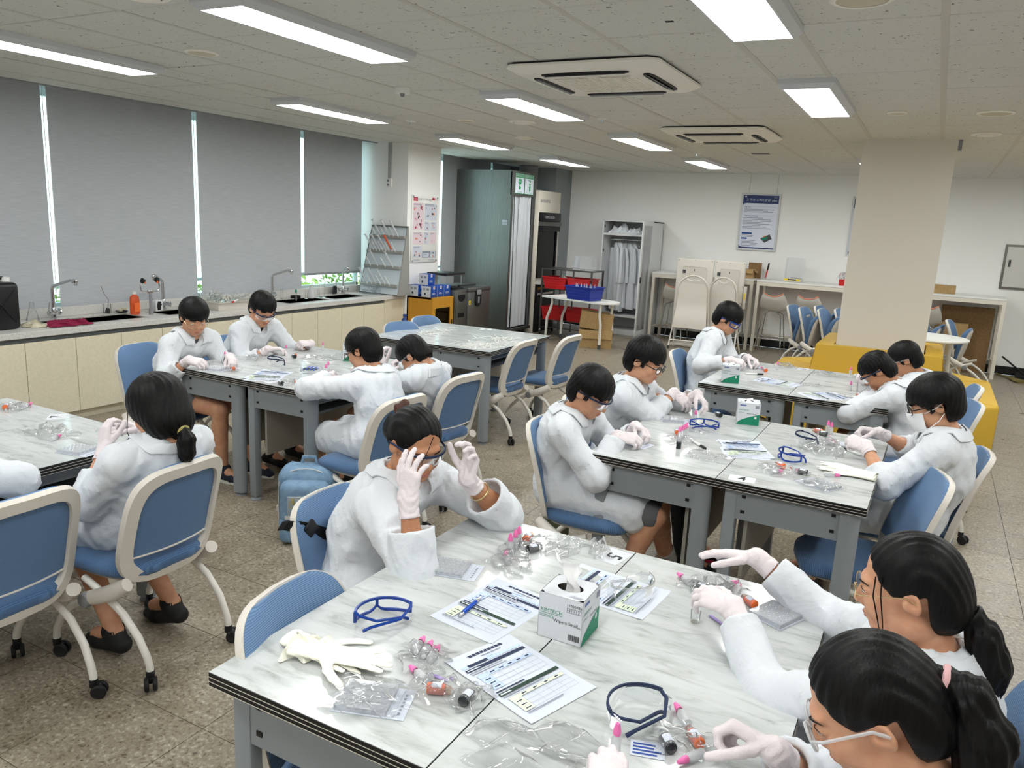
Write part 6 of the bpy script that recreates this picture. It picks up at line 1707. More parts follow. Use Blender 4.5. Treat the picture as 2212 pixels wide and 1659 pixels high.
# emergency shower booth
t = thing('shower_booth', 'tall stainless emergency shower booth with grey strip curtain', 'booth', (-6.33, 11.03, 0))
X0, X1, Ya, Yb_ = -0.51, 0.52, -0.41, 0.40; zt, zb = 2.545, 0.12
MB().b2((X0, Ya, zb), (X1, Ya+0.02, zt)).build('side_panel', 'brushed_steel', t, smooth=0)
MB().b2((X0, Yb_-0.02, zb), (X1, Yb_, zt)).build('side_panel', 'brushed_steel', t, smooth=0)
MB().b2((X0, Ya+0.02, zb), (X0+0.02, Yb_-0.02, zt)).build('back_panel', 'brushed_steel', t, smooth=0)
MB().b2((X0, Ya, zt), (X1, Yb_, zt+0.015)).build('roof', 'brushed_steel', t, smooth=0)
MB().b2((X0-0.01, Ya-0.01, zb-0.04), (X1+0.02, Yb_+0.01, zb)).build('base_tray', 'brushed_steel', t, smooth=0)
MB().b2((X1-0.02, Ya, 2.20), (X1+0.002, Yb_, zt)).build('header', 'brushed_steel', t, smooth=0)
for y in (Ya+0.02, Yb_-0.06): MB().b2((X1-0.03, y, zb), (X1+0.002, y+0.04, 2.2)).build('jamb', 'brushed_steel', t, smooth=0)
for x in (X0+0.06, X1-0.06):
    for y in (Ya+0.06, Yb_-0.06): MB().b2((x-0.02, y-0.02, 0), (x+0.02, y+0.02, 0.081)).build('leg', 'steel_dark', t, smooth=0)
for i in range(5):
    ya = Ya+0.07+0.138*i; cu = MB()
    def strip(u, v, ya=ya, i=i): return (X1-0.045+0.018*math.sin(u*math.pi*2+i)+0.006*math.sin(v*5+i), ya+0.138*(u-0.5)*(1.10-0.15*math.sin(v*3+i))+0.06+0.012*(1-v)*math.sin(i*2.1), 0.14+2.09*v)
    A = [[strip(u, v) for u in np.linspace(0, 1, 9)]+[np.array(strip(u, v))-(0.004, 0, 0) for u in np.linspace(1, 0, 9)] for v in np.linspace(0, 1, 14)]
    cu.rings(A).build('curtain_strip', 'curtain_cloth', t, smooth=60)
for i, (wd, ic) in enumerate((('EYE WASH', 0), ('SAFETY SHOWER', 1))):
    b = MB(); y0 = Ya+0.10+0.315*i; sh = Sheet(b, (X1+0.003, y0, 2.225), (0, 1, 0), (0, 0, 1))
    sh.rect(0, 0, 0.30, 0.305, 1); sh.rect(0.008, 0.008, 0.292, 0.297, 0); sh.rect(0.015, 0.24, 0.285, 0.29, 1)
    sh.text('EMERGENCY', 0.044, 0.15, 0.265, 0).text(wd, 0.034 if ic == 0 else 0.028, 0.15, 0.026, 1)
    if ic == 0: sh.poly([(0.10, 0.22), (0.20, 0.22), (0.20, 0.16), (0.15, 0.125), (0.10, 0.16)], 1).disc(0.15, 0.09, 0.035, 1, 14, 0.03).rect(0.145, 0.10, 0.155, 0.13, 1).disc(0.135, 0.185, 0.009, 0).disc(0.165, 0.185, 0.009, 0)
    else: sh.disc(0.17, 0.155, 0.022, 1).poly([(0.145, 0.13), (0.195, 0.13), (0.19, 0.05), (0.15, 0.05)], 1).rect(0.10, 0.05, 0.108, 0.22, 1).rect(0.10, 0.212, 0.19, 0.22, 1).poly([(0.155, 0.212), (0.19, 0.212), (0.20, 0.19), (0.145, 0.19)], 1)
    b.build('emergency_sign', ['paper', 'ink_emergency'], t, smooth=0)
b = MB(); sh = Sheet(b, (0.38, Ya-0.0006, 1.75), (1, 0, 0), (0, 0, 1)); sh.rect(0, 0, 0.09, 0.028).rect(0, 0.036, 0.09, 0.064).rect(0.01, 0.045, 0.08, 0.053, 1).rect(0.01, 0.009, 0.08, 0.017, 1)
b.build('label_sticker', ['paper', 'ink_grey'], t, smooth=0)
# fume hood
t = thing('fume_hood', 'cream fume hood with black sash front behind the booth', 'fume hood', (-6.2, 11.93, 0))
MB().b2((-0.42, -0.42, 0.0), (0.42, 0.40, 2.315), 0.006).build('casing', 'cream_metal', t)
MB().b2((0.40, -0.40, 1.82), (0.52, 0.26, 1.97), 0.02).build('control_hood', 'black_plastic', t)
MB().b2((0.40, -0.40, 1.755), (0.53, 0.27, 1.818)).build('rail', 'brushed_steel', t, smooth=0); MB().b2((0.40, -0.40, 1.665), (0.50, 0.27, 1.75)).build('rail', 'black_plastic', t, smooth=0)
MB().b2((0.41, -0.40, 0.90), (0.44, 0.24, 1.665)).build('sash', 'dark_glass', t, smooth=0); MB().b2((0.405, -0.40, 0.90), (0.408, 0.24, 1.665)).build('chamber_back', 'near_black', t, smooth=0)
MB().b2((0.40, 0.235, 0.85), (0.46, 0.26, 1.665)).build('sash_post', 'near_black', t, smooth=0)
MB().b2((0.40, -0.40, 0.80), (0.52, 0.27, 0.85)).build('sill', 'white_metal', t, smooth=0)
MB().b2((0.40, -0.40, 0.0), (0.47, 0.25, 0.80)).build('base_front', 'near_black', t, smooth=0)
for z in (0.71, 0.62): MB().b2((0.47, -0.39, z), (0.475, 0.24, z+0.035)).build('strip', 'white_metal' if z < 0.7 else 'yellow_cabinet', t, smooth=0)
b = MB(); Sheet(b, (0.421, -0.40, 2.1), (0, 1, 0), (0, 0, 1)).text('SHINSAENG', 0.075, 0.21, 0.05, 0, 'CENTER', 0.0, 0.92); b.build('maker_lettering', 'ink_navy', t, smooth=0)
b = MB(); Sheet(b, (0.521, -0.38, 1.86), (0, 1, 0), (0, 0, 1)).text('FUME HOOD', 0.06, 0.20, 0.03, 0, 'CENTER'); b.build('hood_lettering', 'carton_white', t, smooth=0)
t = thing('vent_duct', 'grey flexible vent duct above the fume hood', 'duct', (-6.2, 11.9, 2.32))
for i in range(8): MB().lathe([(0.155, i*0.05), (0.165, i*0.05+0.025), (0.155, i*0.05+0.05)], n=22, cap=False).build('duct_ring', 'grey_plastic', t)

# ---------------------------------------------------------------- trolley rack with baskets
t = thing('trolley_rack', 'grey steel trolley rack before the fume hood', 'trolley', (-5.15, 11.62, 0))
for sx in (-1, 1):
    for sy in (-1, 1):
        MB().b2((sx*0.43-0.0125, sy*0.24-0.0125, 0.10), (sx*0.43+0.0125, sy*0.24+0.0125, 1.09)).build('post', 'steel_dark', t, smooth=0)
        k = MB().box((sx*0.43, sy*0.24, 0.075), (0.02, 0.03, 0.05), None, 0.005).build('caster', 'chrome', t)
        MB().lathe([(0.01, -0.012), (0.036, -0.012), (0.04, 0), (0.036, 0.012), (0.01, 0.012)], (sx*0.43, sy*0.24, 0.041), 16, axis=(0.8, 0.6, 0)).build('wheel', 'black_rubber', k)
for sx in (-0.10, 0.12): MB().b2((sx-0.01, -0.25, 0.10), (sx+0.01, -0.23, 1.08)).build('post', 'steel_dark', t, smooth=0)
for z in (0.13, 0.255, 0.755, 1.07): MB().b2((-0.44, -0.25, z), (0.44, 0.25, z+(0.02 if z > 1 else 0.012))).build('shelf', 'steel_dark', t, smooth=0)
def basket(x, y, z, w, d, h, m, label, group, rz=0):
    t = thing('plastic_basket', label, 'basket', (x, y, z), rz, group); b = MB()
    def rr(s, z_): return [(sx*w/2*s, sy*d/2*s, z_) for sx, sy in ((-1, -1), (1, -1), (1, 1), (-1, 1))]
    b.rings([rr(0.84, 0.0), rr(0.98, h), rr(1.05, h), rr(1.05, h-0.012), rr(1.02, h-0.012)], cap=False); b.rings([rr(0.82, 0.004), rr(0.95, h)], cap=False); b.add(rr(0.84, 0.003), [(0, 1, 2, 3)])
    b.build('tub', m, t, smooth=20)
    for k in range(3): MB().rings([rr(0.875+0.035*k, h*(0.25+0.22*k)), rr(0.89+0.035*k, h*(0.25+0.22*k)+0.006), rr(0.885+0.035*k, h*(0.25+0.22*k)+0.014)], cap=False).build('slot_band', m, t, smooth=0)
    return t
basket(-5.34, 11.52, 0.77, 0.42, 0.40, 0.19, 'red_plastic', 'red basket on the trolley middle shelf, left', 'red baskets on the trolley')
basket(-4.92, 11.52, 0.77, 0.40, 0.40, 0.19, 'red_plastic', 'red basket on the trolley middle shelf, behind the blue one', 'red baskets on the trolley')
basket(-5.34, 11.52, 0.27, 0.42, 0.40, 0.20, 'red_plastic', 'red basket on the trolley lower shelf, left', 'red baskets on the trolley')
basket(-4.92, 11.52, 0.27, 0.40, 0.40, 0.20, 'red_plastic', 'red basket on the trolley lower shelf, beside the carton', 'red baskets on the trolley')
t = thing('clear_bin', 'clear plastic bin upside down on top of the trolley', 'bin', (-4.93, 11.6, 1.092))
MB().rings([[(sx*0.16*s, sy*0.13*s, z) for sx, sy in ((-1, -1), (1, -1), (1, 1), (-1, 1))] for s, z in ((1.05, 0.0), (1.0, 0.006), (0.92, 0.22))]).build('tub', 'clear_plastic', t, smooth=20)
crumple('tissue', 'white crumpled paper in the red basket', 'tissue', (-5.27, 11.5, 0.90), 0.12, 0.12, 0.1, 'tissue_white', 31)
# D shaped side table
t = thing('side_table', 'small white table with a rounded end and curved legs', 'table', (-4.62, 10.92, 0), -0.28)
out = [(-0.64, -0.26), (0.35, -0.26)]+[(0.35+0.26*math.sin(q), -0.26*math.cos(q)) for q in np.linspace(0.15, math.pi-0.15, 14)]+[(0.35, 0.26), (-0.64, 0.26)]
MB().prism(out, 0.675, 0.70).build('tabletop', 'white_plastic', t, smooth=30)
for x, y, dx in ((-0.50, -0.18, -0.09), (-0.50, 0.18, -0.09), (0.42, -0.14, 0.03), (0.42, 0.14, 0.03)):
    k = MB().tube([(x, y, 0.675), (x+0.01, y, 0.6), (x-0.02 if x < 0 else x, y, 0.50), (x+dx*0.9, y, 0.36), (x+dx, y, 0.06)], 0.021, 12).build('leg', 'white_tube', t)
    MB().cyl((x+dx, y, 0.0), (x+dx, y, 0.07), 0.024, n=12).build('foot_cap', 'dark_grey', k)
basket(-4.58, 10.80, 0.702, 0.50, 0.34, 0.20, 'blue_plastic', 'blue basket of clear tubes on the small white table', 'blue baskets', -0.25)
for i in range(9):
    o = MB().lathe([(0.001, 0), (0.012, 0.003), (0.012, 0.14), (0.005, 0.16), (0.004, 0.19)], n=10, cap=False, axis=(random.uniform(-.25, .25), random.uniform(-.2, .2), 1)).build('plastic_bottle', 'frosted_plastic', None, (-4.72+0.035*i, 10.84+0.04*math.sin(i*2.0), 0.75))
    tag(o, 'slim clear plastic bottle standing in the blue basket', 'bottle', 'slim bottles in the blue basket')
def carton(x, y, z, w, d, h, rz, label, tilt=0.0, flaps=False, m='cardboard'):
    t = thing('cardboard_carton', label, 'box', (x, y, z), rz); t.rotation_euler = (0, tilt, rz)
    MB().b2((-w/2, -d/2, 0), (w/2, d/2, h), 0.003, 1).build('carton', m, t, smooth=0)
    if flaps:
        MB().plate([(-w/2, -d/2-0.002, h), (w/2, -d/2-0.002, h), (w/2-0.01, -d/2-0.03, h*0.55), (-w/2+0.01, -d/2-0.03, h*0.55)], (0, -1, 0.1), 0.004).build('flap', 'cardboard', t, smooth=0)
        MB().plate([(w/2+0.002, -d/2, h), (w/2+0.002, d/2, h), (w/2+0.05, d/2-0.01, h*0.6), (w/2+0.05, -d/2+0.01, h*0.6)], (1, 0, 0.1), 0.004).build('flap', 'cardboard', t, smooth=0)
    else:
        b = MB(); Sheet(b, (-0.04, -0.06, h), (1, 0, 0), (0, 1, 0)).rect(0, 0, 0.10, 0.05).rect(0.005, 0.07, 0.11, 0.10).lines(0.01, 0.09, 0.04, 3, 0.012, 0.004, 1); b.build('packing_label', ['paper', 'ink_grey'], t, smooth=0)
    return t
carton(-4.38, 10.86, 0.0, 0.50, 0.34, 0.27, 0.42, 'lower open cardboard carton under the small white table', 0, True)
carton(-4.40, 10.88, 0.28, 0.48, 0.34, 0.25, 0.42, 'upper cardboard carton tipped on the open one', 0.10)

# ---------------------------------------------------------------- wardrobe with lab coats
t = thing('wardrobe', 'white open wardrobe hung with lab coats against the back wall', 'wardrobe', (-4.57, 12.70, 0))
w, d, h = 0.88, 0.55, 1.905
for n, lo, hi in (('side_panel', (-w/2, -d/2, 0), (-w/2+0.02, d/2, h)), ('side_panel', (w/2-0.02, -d/2, 0), (w/2, d/2, h)), ('back_panel', (-w/2, d/2-0.015, 0), (w/2, d/2, h)), ('top_panel', (-w/2, -d/2, h-0.02), (w/2, d/2, h)), ('shelf', (-w/2+0.02, -d/2+0.01, 1.655), (w/2-0.02, d/2-0.015, 1.69)), ('floor_panel', (-w/2+0.02, -d/2, 0.30), (w/2-0.02, d/2-0.015, 0.33)), ('plinth', (-w/2, -d/2+0.01, 0.0), (w/2, -d/2+0.03, 0.06)), ('shelf', (-w/2+0.02, -d/2+0.01, 0.06), (w/2-0.02, d/2-0.015, 0.08))):
    MB().b2(lo, hi).build(n, 'wardrobe_white', t, smooth=0)
MB().cyl((-w/2+0.02, 0, 1.585), (w/2-0.02, 0, 1.585), 0.012, n=10).build('rail', 'chrome', t)
dd = MB(); dd.b2((w/2-0.004, -d/2-0.52, 0.08), (w/2+0.014, -d/2-0.46, h)).b2((w/2-0.004, -d/2-0.06, 0.08), (w/2+0.014, -d/2, h)).b2((w/2-0.004, -d/2-0.46, h-0.07), (w/2+0.014, -d/2-0.06, h)).b2((w/2-0.004, -d/2-0.46, 0.08), (w/2+0.014, -d/2-0.06, 0.15))
dk = dd.build('door', 'wardrobe_white', t, smooth=0); MB().b2((w/2+0.003, -d/2-0.46, 0.15), (w/2+0.007, -d/2-0.06, h-0.07)).build('pane', 'clear_plastic', dk, smooth=0); MB().box((w/2+0.02, -d/2-0.49, 0.98), (0.02, 0.02, 0.10), None, 0.006).build('handle', 'black_plastic', dk)
for z in (1.4, 1.8): MB().box((-w/2+0.028, -d/2+0.02, z), (0.016, 0.03, 0.05)).build('hinge', 'steel_dark', t)
for i, (x, L_, sw, yy) in enumerate([(-0.27, 1.13, 0.02, 0.0), (-0.21, 1.08, 0.0, -0.02), (-0.155, 1.15, 0.01, 0.01), (-0.09, 1.12, -0.01, -0.03), (-0.03, 1.10, 0.02, 0.0), (0.035, 1.08, 0.015, 0.02), (0.32, 1.12, 0.0, 0.0)]):
    c_ = thing('hanging_coat', ['leftmost white lab coat hanging in the wardrobe', 'second hanging lab coat from the left', 'third hanging lab coat from the left', 'middle hanging lab coat, widest in front', 'fifth hanging lab coat from the left', 'last coat of the hanging row before the bare hanger', 'single lab coat hanging alone by the glass door'][i], 'coat', (-4.57+x, 12.68+yy, 1.575), 0.5+0.5*math.sin(i*1.7), 'lab coats hanging in the wardrobe')
    MB().tube([(0, 0, -0.02), (0.0, 0.012, 0.012), (0, 0.0, 0.02), (0, -0.012, 0.008)], 0.002, 5).tube([(0, 0, -0.02), (0.0, -0.18, -0.09), (0, 0.18, -0.09)], 0.004, 5, closed=True).build('hanger', 'white_plastic', c_)
    b = MB(); A = []
    for k in range(12):
        f = k/11; z = -0.045-L_*f; hw = 0.05+0.165*min(1, f*5)**0.6+0.05*f; th = 0.03+0.035*f**0.5
        A.append([((th+0.012*math.sin(q*6+i+f*4)*f)*math.sin(q)+sw*f, (hw+0.010*math.sin(q*7+i*2)*f)*math.cos(q), z) for q in np.linspace(0, 2*math.pi, 26, endpoint=False)])
    b.rings(A).build('body', 'coat_white', c_, smooth=70)
    for s in (-1, 1):
        MB().tube([(0, s*0.185, -0.13), (0.012, s*0.225, -0.35), (0.02, s*0.232, -0.62), (0.022, s*0.228, -0.70)], [0.045, 0.05, 0.046, 0.05], 12, up=(1, 0, 0), flat=0.7).build('sleeve', 'coat_white', c_, smooth=70)
o = MB().tube([(0, 0, -0.02), (0.0, 0.012, 0.012), (0, 0.0, 0.02), (0, -0.012, 0.008)], 0.002, 5).tube([(0, 0, -0.02), (0.0, -0.18, -0.11), (0, 0.18, -0.09)], 0.004, 5, closed=True).build('coat_hanger', 'white_plastic', None, (-4.39, 12.66, 1.575)); o.rotation_euler = (0, 0, 1.0); tag(o, 'bare white hanger on the wardrobe rail', 'hanger')
for i, (x, h_, w_) in enumerate(((-0.20, 0.17, 0.32), (0.06, 0.12, 0.26), (0.29, 0.13, 0.22))):
    crumple('folded_coat', ['bulky white coat bundle at the left of the wardrobe shelf', 'flat pile of white coats in the middle of the wardrobe shelf', 'white coat bundle at the right of the wardrobe shelf'][i], 'coat', (-4.57+x, 12.62, 1.69), w_, 0.36, h_, 'coat_white', 40+i, 30, 0.0, 'folded coats on the wardrobe shelf')

# ---------------------------------------------------------------- upright panels and folding chairs
def panel_board(x, y, w, rz, label):
    t = thing('panel_board', label, 'board', (x, y, 0), rz, 'upright cream panels with legs')
    h0, h1 = 0.42, 1.37
    MB().box((0, 0, (h0+h1)/2), (w, 0.05, h1-h0), None, 0.018, 3).build('panel', 'cream_plastic', t)
    MB().rings([[(sx*s*w*0.34, y_, h0+0.10+(h1-h0-0.22)*v) for sx, v in ((-1, 0.0), (1, 0.0), (1, 0.95), (0.9, 1.0), (-0.9, 1.0), (-1, 0.95))] for s, y_ in ((1.0, -0.026), (0.97, -0.036), (0.92, -0.032))]).build('raised_back', 'cream_plastic', t)
    b = MB()
    for sx in (-0.45, 0, 0.45): b.cyl((sx*w, -0.025, h1-0.025), (sx*w, -0.029, h1-0.025), 0.006, n=8)
    for z in (0.55, 0.75, 1.0): b.cyl((0.46*w, -0.025, z), (0.46*w, -0.029, z), 0.006, n=8)
    b.box((0, -0.037, 1.20), (0.012, 0.004, 0.03)); b.box((-0.16, -0.037, 1.17), (0.05, 0.003, 0.05)); b.build('screw', 'dark_grey', t, kind='stuff')
    MB().box((w/2+0.03, -0.02, 0.84), (0.045, 0.05, 0.34), None, 0.008).build('side_handle', 'cream_plastic', t)
    MB().box((w/2+0.03, -0.047, 0.86), (0.02, 0.003, 0.10)).build('yellow_label', 'ink_yellow', t, smooth=0)
    for s in (-1, 1): MB().tube([(s*w*0.36, 0, h0+0.05), (s*w*0.40, 0, 0.03)], 0.014, 8).build('leg', 'leg_grey', t)
    MB().box((0, 0, 0.03), (w*0.9, 0.28, 0.05), None, 0.012).build('base', 'cream_plastic', t)
panel_board(-3.27, 12.05, 0.58, 0.0, 'upright cream panel behind the left folded chair')
panel_board(-2.73, 12.05, 0.46, 0.0, 'upright cream panel behind the right folded chair, narrower')
def folding_chair(x, y, rz, label):
    t = thing('folding_chair', label, 'chair', (x, y, 0), rz, 'cream folding chairs leaning shut')
    arch = [(-0.27, 0.06, 0.30), (-0.255, 0.03, 0.62), (-0.235, 0.02, 0.88)]+[(-0.235*math.cos(q), 0.01, 0.90+0.235*math.sin(q)) for q in np.linspace(0.1, math.pi-0.1, 13)]+[(0.235, 0.02, 0.88), (0.255, 0.03, 0.62), (0.27, 0.06, 0.30)]
    MB().tube(arch, 0.014, 8).build('back_frame', 'cream_plastic', t)
    shp = [(-0.222, 0.52), (-0.222, 0.88)]+[(-0.222*math.cos(q), 0.90+0.20*math.sin(q)) for q in np.linspace(0.1, math.pi-0.1, 13)]+[(0.222, 0.88), (0.222, 0.52)]
    cut = []
    b = MB(); A = []
    for i in range(12):
        f = i/11; z = 0.34+0.75*f
        hw = 0.262-0.055*min(1, f*1.4) if f < 0.72 else max(0.05, 0.215*math.sqrt(max(0.02, 1-((z-0.88)/0.235)**2)))
        y_ = 0.0-0.05*math.sin(min(1, max(0, (0.62-z)/0.28))*math.pi/2) if z < 0.62 else 0.012
        A.append([(-hw, y_, z), (hw, y_, z), (hw, y_+0.012, z), (-hw, y_+0.012, z)])
    b.rings(A[:-1]).build('back_and_seat', 'cream_plastic', t, smooth=40)
    MB().tube([(-0.10, 0.0, 1.085), (-0.05, -0.004, 1.06), (0, -0.005, 1.052), (0.05, -0.004, 1.06), (0.10, 0.0, 1.085)], 0.006, 6).build('grip', 'white_plastic', t)
    for s in (-1, 1):
        MB().tube([(s*0.27, 0.05, 0.32), (s*0.285, 0.02, 0.18), (s*0.295, -0.02, 0.03)], 0.012, 8).build('leg', 'white_tube', t)
        MB().tube([(s*0.25, 0.08, 0.42), (s*0.262, 0.14, 0.2), (s*0.268, 0.20, 0.02)], 0.011, 8).build('leg', 'white_tube', t)
        MB().cyl((s*0.295, -0.02, 0.0), (s*0.295, -0.02, 0.05), 0.017, n=10).build('foot_cap', 'dark_grey', t)
    MB().tube([(-0.287, 0.005, 0.14), (0.287, 0.005, 0.14)], 0.011, 8).build('cross_bar', 'white_tube', t)
folding_chair(-3.16, 11.62, 0.06, 'cream folding chair standing shut, the left one')
folding_chair(-2.74, 11.75, -0.35, 'cream folding chair standing shut behind the boy in blue goggles')
t = thing('cable', 'white looped cable hanging behind the boy in blue goggles', 'cable', (-2.55, 11.95, 0))
MB().tube([(0, 0, 0.62), (0.09, -0.04, 0.50), (0.10, -0.05, 0.36), (0.04, -0.06, 0.24), (-0.08, -0.05, 0.24)], 0.010, 8).build('wire', 'white_plastic', t)

# ---------------------------------------------------------------- on the benches and the back wall
BH = 1.106
carton(-2.60, 12.70, BH, 0.20, 0.18, 0.14, 0.0, 'small cardboard carton with lid up at the bench end', 0, True)
t = thing('cardboard_carton', 'tall cardboard box standing behind the small one with lid up', 'box', (-2.50, 12.82, BH), 0.2); MB().b2((-0.12, -0.05, 0), (0.08, 0.05, 0.24)).build('carton', 'cardboard_dark', t, smooth=0)
t = thing('pen_stand', 'black and red pen upright in a clear stand', 'stand', (-2.29, 12.62, BH))
MB().b2((-0.06, -0.04, 0), (0.06, 0.04, 0.015), 0.003).b2((-0.03, -0.02, 0.015), (-0.005, 0.02, 0.07)).build('base', 'clear_plastic', t)
MB().cyl((-0.018, 0, 0.02), (0.0, 0, 0.15), 0.011, n=10).build('red_barrel', 'red_plastic', t); MB().cyl((0.0, 0, 0.15), (0.014, 0, 0.255), 0.013, n=10).build('black_cap', 'black_plastic', t)
t = thing('precision_balance', 'white and yellow balance under a tall clear cover', 'balance', (-1.89, 12.65, BH))
MB().b2((-0.12, -0.16, 0.002), (0.12, 0.14, 0.05), 0.01).build('base', 'white_plastic', t); MB().b2((-0.115, -0.162, 0.018), (0.115, -0.158, 0.048)).build('front_panel', 'ink_yellow', t, smooth=0); MB().b2((-0.06, -0.164, 0.025), (0.06, -0.160, 0.044)).build('display', 'ink_navy', t, smooth=0)
MB().rings([[(sx*0.125*s, sy*0.10*s, z) for sx, sy in ((-1, -1), (1, -1), (1, 1), (-1, 1))] for s, z in ((1.0, 0.05), (1.03, 0.2), (0.98, 0.355), (0.9, 0.36))]).build('cover', 'clear_plastic', t, smooth=30)
MB().cyl((0, 0, 0.05), (0, 0, 0.065), 0.05, n=18).build('pan', 'chrome', t)
t = thing('candy_pot', 'small red pot wrapped in clear film beside the column', 'pot', (-1.18, 12.62, BH))
MB().rings([[(sx*0.055*s, sy*0.055*s, z) for sx, sy in ((-1, -1), (1, -1), (1, 1), (-1, 1))] for s, z in ((0.85, 0.0), (1, 0.09))]).build('pot', 'red_plastic', t, smooth=0)
MB().rings([[((0.06+0.02*math.sin(q*5))*s*math.cos(q), (0.06+0.02*math.sin(q*4))*s*math.sin(q), z) for q in np.linspace(0, 2*math.pi, 16, endpoint=False)] for s, z in ((0.9, 0.09), (1.25, 0.13), (0.8, 0.18), (0.15, 0.2))]).build('film', 'clear_plastic', t)
carton(0.16, 12.62, BH, 0.27, 0.14, 0.12, 0.08, 'flat cardboard box on the bench right of the column')
carton(0.50, 12.86, 0.0, 0.66, 0.10, 0.93, 0.0, 'large flat brown carton standing under the right bench', 0, False, 'cardboard_dark')
carton(0.32, 12.68, 0.0, 0.42, 0.10, 0.70, 0.0, 'smaller brown carton standing before the large flat one', 0, False, 'cardboard')
def wall_poster(x, label, full):
    t = thing('wall_poster', label, 'poster', (x, 12.985, 1.98)); hw, hh = 0.305, 0.445
    f = MB()
    for lo, hi in (((-hw, -0.015, -hh), (-hw+0.028, 0.01, hh)), ((hw-0.028, -0.015, -hh), (hw, 0.01, hh)), ((-hw+0.028, -0.015, hh-0.028), (hw-0.028, 0.01, hh)), ((-hw+0.028, -0.015, -hh), (hw-0.028, 0.01, -hh+0.028))): f.b2(lo, hi)
    f.build('frame', 'lamp_frame', t, smooth=0)
    MB().b2((-hw+0.027, -0.006, -hh+0.027), (hw-0.027, 0.008, hh-0.027)).build('sheet', 'poster_paper', t, smooth=0)
    b = MB(); sh = Sheet(b, (-hw+0.028, -0.0065, -hh+0.028), (1, 0, 0), (0, 0, 1)); W, Hh = 2*hw-0.056, 2*hh-0.056
    sh.rect(0, Hh-0.125, W, Hh, 1).poly([(0, Hh-0.125), (0.05, Hh-0.125), (0.012, Hh-0.14), (0, Hh-0.17)], 1).rect(0, 0, W, 0.02, 1).poly([(0, 0.02), (0.05, 0.02), (0.01, 0.035), (0, 0.06)], 1)
    if full:
        sh.text('고 무선 스펙트로VIS plus', 0.048, W/2+0.01, Hh-0.075, 0, 'CENTER', 0.0, 0.98).disc(0.04, Hh-0.025, 0.018, 0, 12, 0.012).text('Vernier', 0.018, W-0.05, Hh-0.03, 0)
        sh.rect(0.03, Hh-0.175, W-0.04, Hh-0.172, 3).text('제품 개요', 0.024, 0.035, Hh-0.19, 2, 'LEFT').lines(0.03, W-0.03, Hh-0.215, 3, 0.02, 0.008, 3, 0.25)
        sh.rect(0.03, Hh-0.315, W-0.05, Hh-0.312, 3).text('제품 특징 및 구성내용', 0.022, 0.05, Hh-0.325, 2, 'LEFT').lines(0.03, W-0.04, Hh-0.35, 8, 0.023, 0.008, 3, 0.45)
        sh.rect(0.03, 0.225, 0.19, 0.25, 2).lines(0.03, 0.22, 0.21, 2, 0.022, 0.008, 3, 0.2).rect(0.03, 0.145, 0.12, 0.168, 2).lines(0.03, 0.30, 0.13, 5, 0.02, 0.008, 3, 0.25)
        sh.poly([(0.33, 0.165), (0.40, 0.10), (0.51, 0.165), (0.47, 0.235)], 4).poly([(0.345, 0.165), (0.385, 0.13), (0.45, 0.17), (0.42, 0.21)], 5).poly([(0.37, 0.195), (0.385, 0.185), (0.42, 0.205), (0.41, 0.215)], 6)
    b.build('print', ['paper', 'poster_blue', 'ink_blue', 'ink_grey', 'dark_grey', 'ink_teal', 'orange_plastic'], t, smooth=0)
    for s in (-0.2, 0.23): MB().tube([(s, 0, hh), (s, 0.003, hh+0.03), (s+0.006, 0.006, CEIL_Z-1.985)], 0.0016, 5).build('hanging_wire', 'steel_dark', t)
wall_poster(-2.578, 'framed blue and white device poster hanging on the back wall', True)
wall_poster(-0.925, 'framed poster mostly hidden behind the square column', False)
t = thing('wall_panel', 'steel electrical panel door on the wall at the right edge', 'panel', (1.18, 12.998, 1.52))
for lo, hi in (((-0.35, -0.02, -0.31), (-0.32, 0, 0.31)), ((0.32, -0.02, -0.31), (0.35, 0, 0.31)), ((-0.32, -0.02, 0.28), (0.32, 0, 0.31)), ((-0.32, -0.02, -0.31), (0.32, 0, -0.28))): MB().b2(lo, hi).build('frame', 'steel_dark', t, smooth=0)
k = MB().b2((-0.318, -0.014, -0.278), (0.318, 0, 0.278)).build('door', 'panel_steel', t, smooth=0)
MB().box((-0.27, -0.018, 0.05), (0.03, 0.008, 0.10), None, 0.003).build('latch', 'dark_grey', k)
b = MB(); Sheet(b, (-0.12, -0.0145, 0.22), (1, 0, 0), (0, 0, 1)).rect(0, 0, 0.16, 0.03, 0).lines(0.01, 0.15, 0.022, 1, 0.02, 0.012, 1, 0); b.build('yellow_sticker', ['ink_yellow', 'ink_black'], k, smooth=0)
t = thing('broom', 'straw broom lying on the floor by the bench leg', 'broom', (1.12, 12.6, 0), 0.5)
MB().rings([[(a_*math.cos(q), y_, 0.02+0.02*math.sin(q)) for q in np.linspace(0, 2*math.pi, 12, endpoint=False)] for a_, y_ in ((0.02, 0.0), (0.07, -0.15), (0.10, -0.30))]).build('bristles', 'broom_straw', t, kind='stuff'); MB().cyl((0, 0, 0.02), (0, 0.30, 0.02), 0.012, n=8).build('stick', 'broom_straw', t)
t = thing('dustpan', 'black dustpan with long handle against the wall at right', 'dustpan', (1.35, 12.72, 0), 0.3)
MB().rings([[(-0.14, -0.12, z), (0.14, -0.12, z), (0.12, 0.12, z), (-0.12, 0.12, z)] for z in (0.0, 0.006)]).plate([(-0.12, 0.12, 0), (0.12, 0.12, 0), (0.12, 0.13, 0.08), (-0.12, 0.13, 0.08)], (0, 1, 0), 0.006).build('pan', 'near_black', t, smooth=0); MB().cyl((0, 0.12, 0.05), (-0.30, 0.18, 0.28), 0.012, n=8).build('handle', 'near_black', t)
